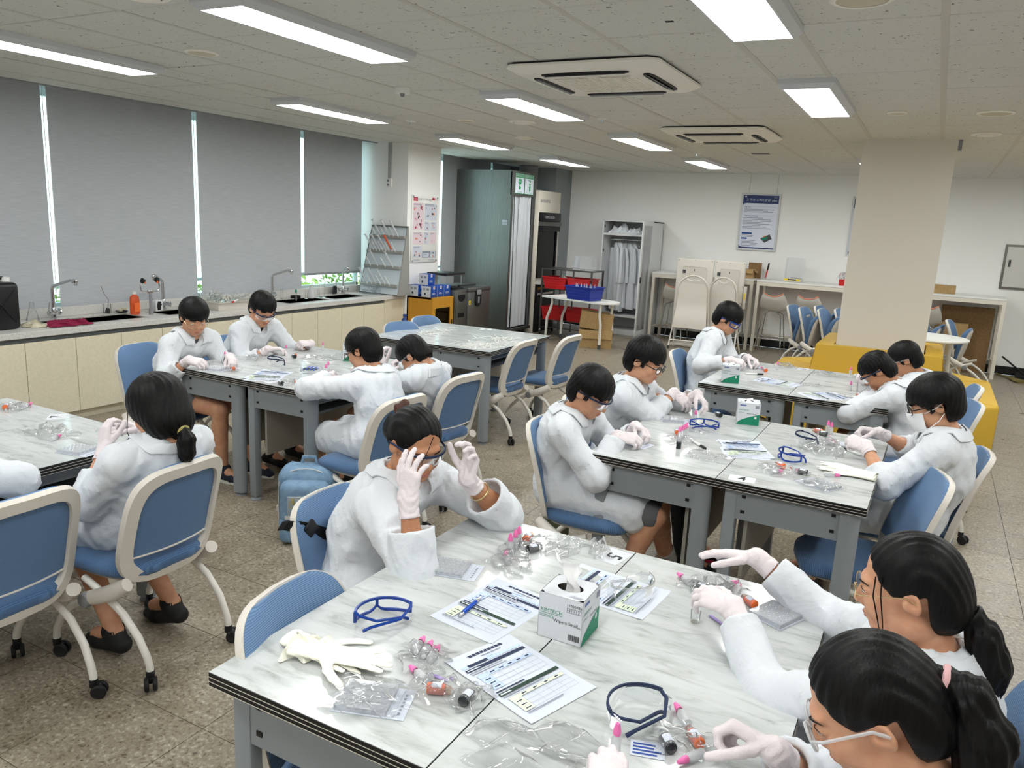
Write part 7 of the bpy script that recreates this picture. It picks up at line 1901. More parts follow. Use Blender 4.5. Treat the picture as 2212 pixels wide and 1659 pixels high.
# round white table behind the sofa
t = thing('round_table', 'round white cafe table behind the yellow sofa', 'table', (0.03, 10.25, 0))
MB().lathe([(0.001, 0.705), (0.42, 0.705), (0.44, 0.715), (0.44, 0.728), (0.43, 0.733), (0.001, 0.733)], n=40, cap=False).build('tabletop', 'white_plastic', t)
for q in (0.6, 2.2, 3.7, 5.3): MB().tube([(0.30*math.cos(q), 0.30*math.sin(q), 0.705), (0.31*math.cos(q), 0.31*math.sin(q), 0.5), (0.36*math.cos(q), 0.36*math.sin(q), 0.0)], [0.028, 0.024, 0.02], 10).build('leg', 'white_tube', t)
# ---------------------------------------------------------------- things on the lab tables
TZ = TABLE_Z
def worksheet(x, y, up, label, lift=0.0004, droop=None, seed=0):
    a = math.atan2(up[1], up[0])-math.pi/2
    t = thing('worksheet', label, 'paper', (x, y, TZ+lift), a, 'printed worksheets')
    W, H = 0.21, 0.297
    def z(u, v):
        c = 0.0015*math.sin(3*u+seed)*v+0.004*max(0, abs(2*u-1)-0.8)*max(0, abs(2*v-1)-0.7)*8
        if droop: c -= droop*max(0, (0.35-v if droop > 0 else 0))**1.6
        return c+0.0006
    b = MB(); n = 10
    b.grid(lambda u, v: (-W/2+W*u, -H/2+H*v, z(u, v)), n, n); b.grid(lambda u, v: (-W/2+W*u, -H/2+H*v, z(u, v)-0.0003), n, n)
    b.build('sheet', 'paper', t, smooth=60)
    p = MB(); sh = Sheet(p, (-W/2, -H/2, 0.0), (1, 0, 0), (0, 1, 0), 0.0009)
    sh.lines(0.055, 0.165, 0.282, 1, 0.01, 0.009, 5, 0.0); sh.lines(0.085, 0.15, 0.266, 1, 0.01, 0.004, 3, 0.0)
    for k in range(9): sh.rect(0.056+0.012*k, 0.272, 0.0575+0.012*k, 0.283, 4)
    sh.rect(0.012, 0.240, 0.03, 0.25, 2).rect(0.03, 0.240, 0.09, 0.25, 0).rect(0.09, 0.240, 0.115, 0.25, 2).rect(0.115, 0.240, 0.198, 0.25, 1).rect(0.095, 0.252, 0.12, 0.259, 1)
    sh.rect(0.012, 0.224, 0.198, 0.235, 0); sh.lines(0.014, 0.14, 0.220, 2, 0.007, 0.003, 3, 0.2); sh.lines(0.016, 0.12, 0.2315, 1, 0.01, 0.004, 4, 0.0)
    def table(y1, rows, rh, head, side, cols=5):
        y0 = y1-rows*rh
        sh.rect(0.02, y1-rh*0.7, 0.19, y1, head).rect(0.02, y0, 0.05, y1-rh*0.7, side)
        for i in range(rows+1): sh.rect(0.02, y1-i*rh-0.0004, 0.19, y1-i*rh+0.0004, 3)
        for i in range(cols+1): sh.rect(0.05+0.14*i/cols-0.0003, y0, 0.05+0.14*i/cols+0.0003, y1, 3)
        for i in range(1, rows): sh.rect(0.027, y1-i*rh-rh*0.6, 0.043, y1-i*rh-rh*0.4, 5)
        for i in range(cols): sh.rect(0.057+0.14*i/cols, y1-rh*0.5, 0.070+0.14*i/cols, y1-rh*0.25, 0)
    table(0.203, 4, 0.0165, 1, 1)
    sh.lines(0.014, 0.10, 0.128, 1, 0.01, 0.004, 5, 0.0)
    sh.rect(0.012, 0.108, 0.198, 0.119, 6); sh.lines(0.016, 0.09, 0.1155, 1, 0.01, 0.004, 4, 0.0); sh.lines(0.014, 0.15, 0.104, 1, 0.007, 0.003, 3, 0.2)
    table(0.094, 4, 0.0145, 7, 7, 4)
    sh.lines(0.02, 0.13, 0.030, 1, 0.01, 0.003, 3, 0.0)
    def lift_(q):
        u, v = (q[0]+W/2)/W, (q[1]+H/2)/H
        return (q[0], q[1], q[2]+z(u, v)-0.0004)
    if droop:                                           # cut long strips so that they follow the sheet
        pass
    p.xf(lift_); p.build('print', ['ink_navy', 'ink_pale_blue', 'ink_pale_blue', 'ink_grey', 'paper', 'ink_navy', 'ink_green', 'ink_pale_green'], t, smooth=0)
    return t
worksheet(-0.925, 1.708, (0.041, 0.294), 'worksheet under the blue pen on the nearest table', 0.0002, seed=1)
worksheet(-0.72, 1.4645, (-0.95, 0.32), 'worksheet across the table joint before the tissue box', 0.0014, seed=2)
worksheet(-0.70, 1.99, (-0.997, 0.08), 'worksheet behind the tissue box under clear goggles', 0.0002, seed=3)
worksheet(-0.69, 3.77, (-0.44, 0.9), 'top worksheet of the pair at the middle table joint', 0.0018, seed=4)
worksheet(-0.70, 3.745, (-0.38, 0.92), 'lower worksheet of the pair at the middle table joint', 0.0002, seed=5)
worksheet(-0.87, 5.67, (-1.0, 0.25), 'worksheet beside the marker on the farthest right table', 0.0002, seed=6)
worksheet(-0.52, 5.41, (0.75, 0.66), 'worksheet overhanging the front edge of the farthest right table', 0.0002, seed=7)
worksheet(-3.62, 3.52, (-0.35, 0.94), 'worksheet by the goggles on the left middle table', 0.0018, seed=8)
worksheet(-3.60, 3.485, (-0.5, 0.86), 'worksheet lying under another on the left middle table', 0.0002, seed=9)

def tissue_box(x, y, rz, label, popped=True):
    t = thing('tissue_box', label, 'box', (x, y, TZ), rz, 'white and green wiper boxes'); s = 0.06; h = 0.122
    b = MB(); n = 20; hole = [(0.035*math.cos(q), 0.024*math.sin(q)) for q in np.linspace(0, 2*math.pi, n, endpoint=False)]
    b.b2((-s, -s, 0.0005), (-s+0.0012, s, h)).b2((s-0.0012, -s, 0.0005), (s, s, h)).b2((-s, -s, 0.0005), (s, -s+0.0012, h)).b2((-s, s-0.0012, 0.0005), (s, s, h)).b2((-s, -s, 0.0005), (s, s, 0.0015))
    out = []
    for q in np.linspace(0, 2*math.pi, n, endpoint=False):
        m = max(abs(math.cos(q)), abs(math.sin(q))); out.append((s*math.cos(q)/m, s*math.sin(q)/m))
    b.add([(*p, h) for p in out]+[(*p, h) for p in hole], [(i, (i+1) % n, n+(i+1) % n, n+i) for i in range(n)])
    b.build('carton', 'carton_white', t, smooth=0)
    MB().add([(*p, h-0.001) for p in hole]+[(*p, h-0.022) for p in hole], [(i, (i+1) % n, n+(i+1) % n, n+i) for i in range(n)]+[tuple(range(n, 2*n))]).build('film_window', 'steel_dark', t, smooth=0)
    p = MB()
    f = Sheet(p, (-s, -s, 0), (1, 0, 0), (0, 0, 1), 0.0005)                   # front, towards -y
    f.text('KIMTECH', 0.0145, 0.036, 0.0765, 1, 'CENTER').rect(0.004, 0.0685, 0.066, 0.0697, 1).text('SCIENCE', 0.0105, 0.024, 0.061, 1).text('Wipers Small', 0.0125, 0.076, 0.055, 2, 'CENTER').text('(280*)', 0.005, 0.112, 0.051, 2)
    f.text('11000786', 0.0105, 0.097, 0.105, 2).rect(0.078, 0.086, 0.1165, 0.0985, 2).rect(0.079, 0.087, 0.1155, 0.0975, 0).text('41112', 0.0125, 0.0972, 0.092, 2)
    x_ = 0.085
    for k in range(14): w_ = random.choice((0.0008, 0.0016, 0.0012)); f.rect(x_, 0.012, x_+w_, 0.028, 2); x_ += w_+0.0011
    g = Sheet(p, (s, -s, 0), (0, 1, 0), (0, 0, 1), 0.0005)                    # right side, green curve
    g.text('KIMTECH', 0.0125, 0.034, 0.083, 1, 'CENTER').text('SCIENCE', 0.008, 0.022, 0.068, 1).text('Wipers Small', 0.0095, 0.076, 0.064, 2).rect(0.012, 0.105, 0.045, 0.113, 3).text('Kimberly-Clark', 0.0055, 0.0285, 0.109, 0).rect(0.093, 0.095, 0.113, 0.112, 4)
    arc = [(0.001, 0.001)]+[(0.001+0.118*v, 0.004+0.060*v**0.6) for v in np.linspace(0, 1, 12)]+[(0.119, 0.001)]
    g.poly(arc, 1).rect(0.092, 0.038, 0.104, 0.052, 0)
    e = Sheet(p, (-s, s, 0), (0, -1, 0), (0, 0, 1), 0.0005); e.text('KIMTECH', 0.0125, 0.034, 0.083, 1).poly(arc, 1)
    tp = Sheet(p, (-s, -s, h), (1, 0, 0), (0, 1, 0), 0.0005); tp.lines(0.078, 0.112, 0.020, 2, 0.006, 0.003, 4, 0.2)
    p.build('print', ['carton_white', 'carton_green', 'ink_black', 'ink_blue', 'ink_grey'], t, smooth=0)
    b = MB()
    hh = 0.10 if popped else 0.022
    b.grid(lambda u, v: ((u-0.5)*(0.030+0.050*v)+0.010*math.sin(v*4+u*2)-0.012*v, 0.012*math.sin(u*7+v*2)*(0.5+v)+0.006*math.sin(v*9), h-0.015+hh*v*(1-0.35*u)), 12, 12)
    b.build('tissue', 'tissue_white', t, smooth=70)
tissue_box(-0.708, 1.713, 0.02, 'white and green wiper box with a tissue up, nearest table')
tissue_box(-0.80, 4.325, 0.24-math.pi/2, 'white and green wiper box on the middle table joint', False)
tissue_box(-1.16, 5.46, 0.25-math.pi/2, 'wiper box at the near corner of the farthest right table', False)
tissue_box(-3.59, 4.29, 0.6-math.pi/2, 'wiper box half hidden behind the boy with his back turned')

def dropper(x, y, label, standing=True, rz=0.0, z=0.0):
    t = thing('dropper_bottle', label, 'bottle', (x, y, TZ+z), rz, 'clear dropper bottles with pink caps')
    ax = (0, 0, 1) if standing else (0, 1, 0.02); o = (0, 0, 0) if standing else (0, 0, 0.0105)
    MB().lathe([(0.001, 0.0), (0.0095, 0.001), (0.0102, 0.004), (0.0102, 0.036), (0.006, 0.042), (0.0055, 0.046)], o, 14, False, ax).build('body', 'frosted_plastic', t)
    MB().lathe([(0.0078, 0.044), (0.0082, 0.046), (0.0078, 0.054), (0.0052, 0.063), (0.0042, 0.068), (0.001, 0.069)], o, 14, False, ax).build('cap', 'pink_plastic', t)
def vial(x, y, rz, kind, label):
    t = thing('sample_vial', label, 'vial', (x, y, TZ), rz, '%s sample vials' % kind)
    m = 'orange_liquid' if kind == 'orange' else 'black_liquid'
    MB().lathe([(0.001, -0.026), (0.012, -0.025), (0.0128, -0.022), (0.0128, 0.010), (0.0105, 0.015)], (0, 0, 0.0132), 16, False, (0, 1, 0)).build('liquid', m, t)
    MB().lathe([(0.0132, -0.022), (0.0132, 0.012), (0.010, 0.020), (0.009, 0.028), (0.001, 0.0285)], (0, 0, 0.0134), 16, False, (0, 1, 0)).build('body', 'amber_plastic' if kind == 'orange' else 'clear_plastic', t)
    b = MB(); b.grid(lambda u, v: (0.0136*math.sin((u-0.5)*1.6), -0.014+0.022*v, 0.0134+0.0136*math.cos((u-0.5)*1.6)), 7, 2); b.build('label', 'paper', t)
def film(x, y, sx, sy, h, seed, label, rz=0.0, m='clear_film'):
    return crumple('plastic_bag', label, 'bag', (x, y, TZ+0.001), sx, sy, h, m, seed, 26, rz, 'clear crumpled plastic bags')
def marker(x, y, a, label, cap='black_plastic', L_=0.14):
    t = thing('marker_pen', label, 'marker', (x, y, TZ+0.0065), a, 'markers on the tables')
    MB().lathe([(0.001, -L_/2), (0.0055, -L_/2+0.002), (0.0062, -L_/2+0.02), (0.0062, L_/2-0.05)], (0, 0, 0), 12, False, (1, 0, 0)).build('barrel', 'white_plastic', t)
    MB().lathe([(0.0066, L_/2-0.05), (0.0066, L_/2-0.012), (0.005, L_/2-0.002), (0.001, L_/2)], (0, 0, 0), 12, False, (1, 0, 0)).build('cap', cap, t)
def plate_kit(x, y, rz, label, bag=None):
    t = thing('well_plate', label, 'plate', (x, y, TZ+0.0008), rz, 'clear well plates on paper cards')
    MB().b2((-0.075, -0.055, 0), (0.085, 0.055, 0.0008)).build('paper_card', 'paper', t, smooth=0)
    b = MB(); b.b2((-0.07, -0.05, 0.012), (0.045, 0.05, 0.0135)); b.b2((-0.07, -0.05, 0.001), (-0.069, 0.05, 0.012)).b2((0.044, -0.05, 0.001), (0.045, 0.05, 0.012)).b2((-0.07, -0.05, 0.001), (0.045, -0.049, 0.012)).b2((-0.07, 0.049, 0.001), (0.045, 0.05, 0.012))
    k = b.build('tray', 'plate_plastic', t, smooth=0)
    w = MB()
    for i in range(6):
        for j in range(5): w.lathe([(0.0075, 0.0140), (0.0085, 0.0150), (0.0078, 0.0140), (0.0068, 0.004), (0.001, 0.003)], (-0.058+0.018*i, -0.038+0.019*j, 0), 10, False)
    w.build('wells', 'plate_plastic', k)
    p = MB(); sh = Sheet(p, (0.048, -0.05, 0.0008), (1, 0, 0), (0, 1, 0), 0.0004)
    for i in range(4): sh.rect(0.0, 0.002+0.025*i, 0.012, 0.0025+0.025*i)
    sh.rect(0, 0, 0.0006, 0.1).rect(0.012, 0, 0.0126, 0.1).lines(0.018, 0.024, 0.085, 6, 0.013, 0.008, 0, 0.1)
    p.build('print', 'ink_grey', t, smooth=0)
    if bag is not None: crumple('plastic_bag', bag, 'bag', (x-0.01, y, TZ+0.006), 0.19, 0.15, 0.016, 'clear_film', int(abs(x*100))+3, 26, rz, 'clear crumpled plastic bags')
def table_goggles(x, y, a, label, kind):
    """safety goggles resting lens down with temples folded; local +y is the front"""
    t = thing('safety_goggles', label, 'goggles', (x, y, TZ), a, 'safety goggles on the tables')
    fm = {'dark': 'ink_navy', 'blue': 'royal_blue', 'clear': 'clear_plastic'}[kind]
    n = 19; ts = np.linspace(-1.25, 1.25, n)
    def gp(q, z, o=0.0): return np.array(((0.078+o)*math.sin(q), -0.045+(0.082+o)*math.cos(q), z+0.004))
    def zb(q): return 0.004+0.014*math.exp(-(q/0.12)**2)+0.010*(abs(q)/1.25)**3
    if kind != 'blue':
        g = MB(); g.rings([[gp(q, 0.045), gp(q, 0.022, 0.003), gp(q, zb(q)), gp(q, zb(q), -0.0016), gp(q, 0.022, 0.0014), gp(q, 0.045, -0.0016)] for q in ts]); g.build('lens', 'lens', t)
        for s in (-1, 1): MB().plate([gp(s*1.25, 0.045), gp(s*1.25, 0.008), gp(s*1.25, 0.012)+(0, -0.03, 0), gp(s*1.25, 0.042)+(0, -0.03, 0)], (1, 0, 0), 0.0015).build('side_shield', 'lens', t, smooth=0)
        br = MB(); br.rings([[gp(q, 0.050, 0.003), gp(q, 0.041, 0.004), gp(q, 0.041, -0.001), gp(q, 0.050, -0.001)] for q in ts]); br.build('frame', fm, t)
    else:
        br = MB()
        br.rings([[gp(q, 0.043, 0.003), gp(q, 0.036, 0.003), gp(q, 0.036, -0.002), gp(q, 0.043, -0.002)] for q in ts])
        br.rings([[gp(q, zb(q)+0.005, 0.003), gp(q, zb(q)-0.002, 0.003), gp(q, zb(q)-0.002, -0.002), gp(q, zb(q)+0.005, -0.002)] for q in ts])
        for q in (-1.25, 0, 1.25): br.tube([gp(q, 0.04), gp(q, zb(q))], 0.0045, 8)
        br.build('frame', fm, t)
    for s in (-1, 1):
        e = gp(s*1.25, 0.042)
        MB().tube([e, e+np.array((-s*0.006, -0.02, -0.002)), np.array((s*0.03, -0.066-0.006*s, 0.034)), np.array((-s*0.045, -0.052-0.010*s, 0.020)), np.array((-s*0.062, -0.045-0.01*s, 0.010))], [0.005, 0.0045, 0.0042, 0.0045, 0.0055], 8, up=(0, 0, 1), flat=0.8).build('temple', fm, t)
# nearest table
table_goggles(-1.145, 1.490, 0.95, 'dark blue empty glasses frame folded on the nearest table', 'blue')
table_goggles(-0.445, 1.46, 1.1, 'clear goggles with black brow and temples by the near right edge', 'dark')
table_goggles(-0.615, 1.985, -1.9, 'all clear goggles resting on a worksheet', 'clear')
t = thing('pen', 'metallic blue ballpoint pen lying on a worksheet', 'pen', (-0.98, 1.672, TZ+0.008), 1.62)
MB().lathe([(0.0045, -0.045), (0.0055, -0.04), (0.0058, 0.02), (0.005, 0.03)], (0, 0, 0), 12, False, (1, 0, 0)).build('barrel', 'pen_blue', t)
MB().lathe([(0.005, 0.03), (0.0045, 0.05), (0.0018, 0.066), (0.0006, 0.071)], (0, 0, 0), 12, False, (1, 0, 0)).build('clear_grip', 'chrome', t)
MB().lathe([(0.001, -0.066), (0.004, -0.066), (0.0042, -0.055), (0.0052, -0.054), (0.0052, -0.045)], (0, 0, 0), 12, False, (1, 0, 0)).build('clicker', 'chrome', t)
MB().box((-0.030, 0, 0.0068), (0.036, 0.004, 0.0015)).build('clip', 'pen_blue', t)
for i, (x, y) in enumerate(((-0.974, 1.40), (-0.947, 1.395), (-0.921, 1.388))): dropper(x, y, ['left of three bagged dropper bottles on the near table', 'middle of three bagged dropper bottles on the near table', 'right of three bagged dropper bottles on the near table'][i], False, 0.25)
film(-0.945, 1.40, 0.13, 0.13, 0.03, 51, 'clear bag over three pink capped bottles, near table', 0.2)
vial(-0.838, 1.302, -1.15, 'orange', 'orange vial in a clear bag beside the well plate kit, near table'); dropper(-0.882, 1.318, 'pink capped dropper tucked beside the orange vial on the near table', False, 1.2)
film(-0.842, 1.305, 0.13, 0.10, 0.034, 52, 'clear bag round the orange vial, near table', 0.3)
vial(-0.768, 1.315, 0.05, 'black', 'black vial at the joint of the nearest table'); film(-0.766, 1.325, 0.08, 0.11, 0.032, 53, 'clear bag round the black vial at the near joint', 0.0)
plate_kit(-0.945, 1.205, 0.35, 'bagged well plate kit with a printed card at the near corner', 'clear bag wrapped over the well plate at the near corner')
plate_kit(-1.15, 1.845, 0.25, 'opened clear well plate before the girl lifting her goggles')
R3 = np.random.default_rng(5)
for i, (dx, dy, rz) in enumerate(((-1.145, 1.262, 0.2), (-1.10, 1.248, 0.55))):
    g, _, _ = hand_glove('latex_glove', (dx-0.05, dy+0.02, 0.0), (math.cos(-0.4+rz*1.6), math.sin(-0.4+rz*1.6)*0.6, 0), (0, 0, 1), 1-2*i, ((0.1, 0.05, 0.12, -0.1), 0.10-0.05*i, (0.9, 0.5, 0.05)), None, (dx, dy, 0), 'latex_cream', 0.0034, 0.07, 1.05)
    g.location = (dx, dy, TZ+0.012+0.009*i); g.scale = (1, 1, 0.38); tag(g, ['cream latex glove lying flat at the near left corner', 'cream latex glove crumpled on top of the other at the near corner'][i], 'glove', 'cream latex gloves on the near table')
crumple('latex_glove', 'bunched cuff of a cream latex glove at the near left corner', 'glove', (-1.19, 1.275, TZ+0.001), 0.11, 0.09, 0.04, 'latex_cream', 61, 24, 0.5)
for i, (x, y) in enumerate(((-1.063, 2.045), (-1.064, 2.08), (-1.068, 2.112))): dropper(x, y, ['front one of three upright droppers by the number card five', 'middle of three upright droppers by the number card five', 'back one of three upright droppers by the number card five'][i])
vial(-1.060, 2.168, 0.1, 'orange', 'orange vial behind the upright droppers'); vial(-1.005, 2.10, -0.6, 'black', 'black vial beside the upright droppers')
dropper(-1.022, 1.965, 'pink capped dropper lying alone before the upright three', False, 0.7)
for x, y, sx, sy, sd, lb in ((-1.05, 2.08, 0.11, 0.13, 54, 'clear bag standing round the upright droppers'), (-1.03, 2.155, 0.14, 0.09, 55, 'clear bag with the orange vial at the far edge'), (-0.93, 2.185, 0.17, 0.10, 56, 'flattened clear bag beside the number card five'), (-0.83, 2.225, 0.12, 0.07, 57, 'clear bag curling over the number card five'), (-1.02, 1.975, 0.14, 0.11, 58, 'clear bag round the lone lying dropper'),
                              (-0.57, 1.235, 0.26, 0.20, 59, 'large crumpled clear bag at the bottom of the near table'), (-0.47, 2.165, 0.12, 0.11, 60, 'clear bag by the ponytail girl\'s glove'), (-0.40, 2.19, 0.12, 0.10, 62, 'ribbed clear bag between the ponytail girl\'s hands'), (-0.31, 1.43, 0.16, 0.10, 63, 'clear bag of vials at the near right edge')):
    film(x, y, sx, sy, 0.035, sd, lb, sd*0.7)
dropper(-0.505, 2.15, 'dropper lying by a black vial near the ponytail girl\'s far hand', False, 0.9); dropper(-0.42, 2.18, 'pink dropper under the ribbed clear bag', False, -0.5)
vial(-0.47, 2.14, 1.3, 'black', 'black vial in film by the ponytail girl\'s glove'); vial(-0.33, 2.13, 0.9, 'orange', 'orange vial between the ponytail girl\'s sleeves')
o = lathe_thing('sample_cup', 'small clear cup under the ponytail girl\'s pinching hand', 'cup', (-0.435, 1.945, TZ), [('glass', [(0.001, 0.002), (0.012, 0.002), (0.014, 0.035)], 'clear_glass')])
plate_kit(-0.245, 2.12, 1.15, 'clear well plate on paper between the ponytail girl\'s sleeves')
vial(-0.345, 1.405, 0.7, 'black', 'black vial at the near right, beside orange one'); vial(-0.30, 1.45, 0.75, 'orange', 'orange vial at the near right edge'); dropper(-0.325, 1.49, 'pink dropper in the bag at the near right edge', False, 0.7); dropper(-0.272, 1.415, 'second pink dropper at the near right edge', False, 2.6)
t = thing('paper_slip', 'small printed slip beside the near black vial', 'paper', (-0.375, 1.375, TZ+0.001), 0.3); MB().b2((-0.035, -0.025, 0), (0.035, 0.025, 0.0006)).build('slip', 'paper', t, smooth=0)
b = MB(); Sheet(b, (-0.03, -0.02, 0.0006), (1, 0, 0), (0, 1, 0)).lines(0, 0.06, 0.036, 4, 0.010, 0.005, 0, 0.3); b.build('print', 'ink_blue', t, smooth=0)
dropper(-0.415, 1.29, 'pink capped dropper held upright at the bottom edge', True, 0, 0.03)
t = thing('test_stick', 'thin violet plastic stick beside three bagged droppers', 'stick', (-0.872, 1.352, TZ+0.002), 0.0); MB().b2((-0.025, -0.004, 0), (0.025, 0.004, 0.003)).build('stick', 'pale_violet', t, smooth=0)
t = thing('test_stick', 'thin violet plastic stick under the ponytail girl\'s wrist', 'stick', (-0.385, 1.985, TZ+0.002), -0.6); MB().b2((-0.03, -0.004, 0), (0.03, 0.004, 0.003)).build('stick', 'pale_violet', t, smooth=0)
def number_card(x, y, rz, s, label):
    t = thing('number_card', label, 'card', (x, y, TZ+0.0003), rz, 'taped table number cards')
    MB().b2((-0.055, -0.04, 0), (0.055, 0.04, 0.0005)).build('card', 'carton_white', t, smooth=0)
    b = MB(); put_text(b, s, 0.075, (0, 0, 0.0008), (1, 0, 0), (0, 1, 0), 'CENTER', 0.0008); b.build('numeral', 'ink_black', t, smooth=0)
number_card(-0.776, 2.217, -1.75, '5', 'white card with a black five at the far end of the nearest table')
number_card(-3.633, 2.16, 2.4, '7', 'white card with a thin black numeral on the left edge table')
number_card(-3.49, 3.40, -0.35, '3', 'white card with a black three on the table above the backpack')
number_card(-0.60, 3.285, 0.1, '4', 'white card at the front joint of the middle table')
number_card(-0.80, 6.40, 1.5, '6', 'white card at the back of the farthest right table')
number_card(-3.70, 6.38, 0.4, '2', 'white card at the back of the strip covered table')
# middle table
table_goggles(-0.965, 4.03, 0.3, 'blue framed glasses by the profile boy\'s hands', 'blue'); table_goggles(-0.48, 3.70, 2.3, 'blue framed glasses right of the worksheets on the middle table', 'blue'); table_goggles(-0.465, 4.06, 2.0, 'black browed goggles before the masked boy', 'dark')
plate_kit(-1.17, 3.51, -0.2, 'well plate under the goggled boy\'s gloves on the middle table'); plate_kit(-1.14, 4.10, 0.3, 'well plate by the profile boy\'s near hand')
for i, (x, y) in enumerate(((-1.009, 3.725), (-1.005, 3.76), (-1.003, 3.794), (-1.003, 3.826))): dropper(x, y, ['nearest of the row of four droppers on the middle table', 'second of the row of four droppers on the middle table', 'third of the row of four droppers on the middle table', 'farthest of the row of four droppers on the middle table'][i])
vial(-1.05, 3.82, 0.4, 'orange', 'orange vial beside the row of four droppers'); dropper(-1.042, 4.136, 'upright dropper below the profile boy\'s hands'); dropper(-1.11, 4.36, 'upright dropper behind the profile boy\'s glove')
lathe_thing('sample_vial', 'black vial standing upright before the four droppers', 'vial', (-0.965, 3.565, TZ), [('body', [(0.001, 0.0), (0.0125, 0.001), (0.0125, 0.034), (0.001, 0.035)], 'black_liquid'), ('cap', [(0.0118, 0.034), (0.0118, 0.046), (0.001, 0.047)], 'clear_plastic')])
vial(-0.968, 4.353, 0.9, 'black', 'black vial beyond the profile boy\'s far hand'); marker(-0.897, 3.68, -0.8, 'white marker with black cap left of the worksheets')
film(-0.80, 3.50, 0.20, 0.13, 0.03, 71, 'clear bag before the worksheets on the middle table'); film(-1.0, 3.72, 0.16, 0.16, 0.02, 72, 'flat clear bag round the four droppers'); film(-1.0, 3.96, 0.16, 0.12, 0.02, 73, 'clear bag by the blue frame, middle table')
vial(-0.43, 4.345, 1.3, 'orange', 'orange vial before the masked boy\'s gloves'); vial(-0.40, 4.30, 1.3, 'black', 'black vial before the masked boy\'s gloves')
for i, (x, y) in enumerate(((-0.385, 4.385), (-0.365, 4.355), (-0.347, 4.213), (-0.335, 4.10))): dropper(x, y, ['farthest dropper before the masked boy', 'second farthest dropper before the masked boy', 'third dropper before the masked boy', 'nearest dropper before the masked boy'][i], i < 2, 0.2)
film(-0.36, 3.98, 0.20, 0.22, 0.035, 74, 'large clear bag before the masked boy'); film(-0.37, 4.15, 0.14, 0.14, 0.03, 75, 'clear bag round the masked boy\'s droppers')
marker(-0.238, 4.052, math.pi-0.73, 'white marker with black cap by the masked boy\'s sleeve')
vial(-0.49, 3.56, 0.9, 'orange', 'orange vial in film at the front of the middle table'); dropper(-0.51, 3.43, 'pink dropper in film at the front of the middle table', False, -0.7); film(-0.49, 3.48, 0.17, 0.15, 0.032, 76, 'clear bag at the front of the middle table')
vial(-0.39, 3.515, 1.4, 'black', 'black vial beside flat gloves on the middle table'); dropper(-0.355, 3.515, 'left pink dropper by the flat gloves', False, 1.2); dropper(-0.30, 3.55, 'right pink dropper by the flat gloves', False, -1.2)
for i in range(2):
    g, _, _ = hand_glove('latex_glove', (-0.17, 3.64+0.025*i, 0), (-0.97, 0.15+0.1*i, 0), (0, 0, 1), 1-2*i, ((0.05, 0.0, 0.04, 0.08), 0.03, (0.5, 0.9, 0.02)), None, (-0.23, 3.66, 0), 'latex_cream', 0.0042, 0.075, 1.02)
    g.location = (-0.23, 3.66, TZ+0.011+0.007*i); g.scale = (1, 1, 0.33); tag(g, ['lower flat latex glove on the middle table', 'upper flat latex glove on the middle table'][i], 'glove', 'flat latex gloves on the middle table')
plate_kit(-0.30, 3.41, 2.6, 'bagged well plate with a white tag at the middle table front', 'clear bag over the tagged well plate')
t = thing('paper_slip', 'folded white leaflet by the masked boy\'s wrist', 'paper', (-0.255, 4.20, TZ+0.0008), 0.3); MB().b2((-0.05, -0.035, 0), (0.05, 0.035, 0.0006)).build('slip', 'paper', t, smooth=0)
# farthest right table
marker(-1.07, 5.86, 0.58, 'black capped marker on the farthest right table, left'); marker(-0.33, 5.485, 0.1, 'black capped marker by the bent boy\'s sleeve')
vial(-1.03, 6.06, 0.5, 'orange', 'orange vial beyond the marker on the farthest right table'); vial(-0.325, 5.545, 0.6, 'orange', 'orange vial by the bent boy\'s elbow'); vial(-0.38, 6.26, 0.4, 'black', 'black vial before the half hidden boy')
dropper(-0.966, 6.20, 'upright dropper left half of the farthest right table'); dropper(-0.455, 6.38, 'upright dropper at the back of the farthest right table'); dropper(-0.395, 5.73, 'upright dropper before the bent boy'); dropper(-1.03, 6.12, 'lying dropper near the blue goggled boy\'s hands', False, 0.9)
plate_kit(-1.15, 6.20, 0.1, 'well plate by the blue goggled boy\'s hands'); film(-0.60, 6.25, 0.24, 0.16, 0.03, 81, 'clear bag on the far right half table'); film(-0.95, 6.42, 0.16, 0.12, 0.03, 82, 'clear bag at the back left of the far table'); film(-0.40, 6.30, 0.12, 0.10, 0.03, 83, 'clear bag with the black vial, far table'); film(-0.66, 5.72, 0.18, 0.10, 0.015, 84, 'flat clear bag beside the overhanging worksheet')
lathe_thing('beaker', 'clear plastic beaker before the bent boy', 'beaker', (-0.325, 5.75, TZ), [('glass', [(0.001, 0.002), (0.032, 0.002), (0.036, 0.06)], 'clear_plastic')])
lathe_thing('beaker', 'clear cup at the bent boy\'s elbow', 'beaker', (-0.27, 5.60, TZ), [('glass', [(0.001, 0.002), (0.024, 0.002), (0.028, 0.05)], 'clear_plastic')])
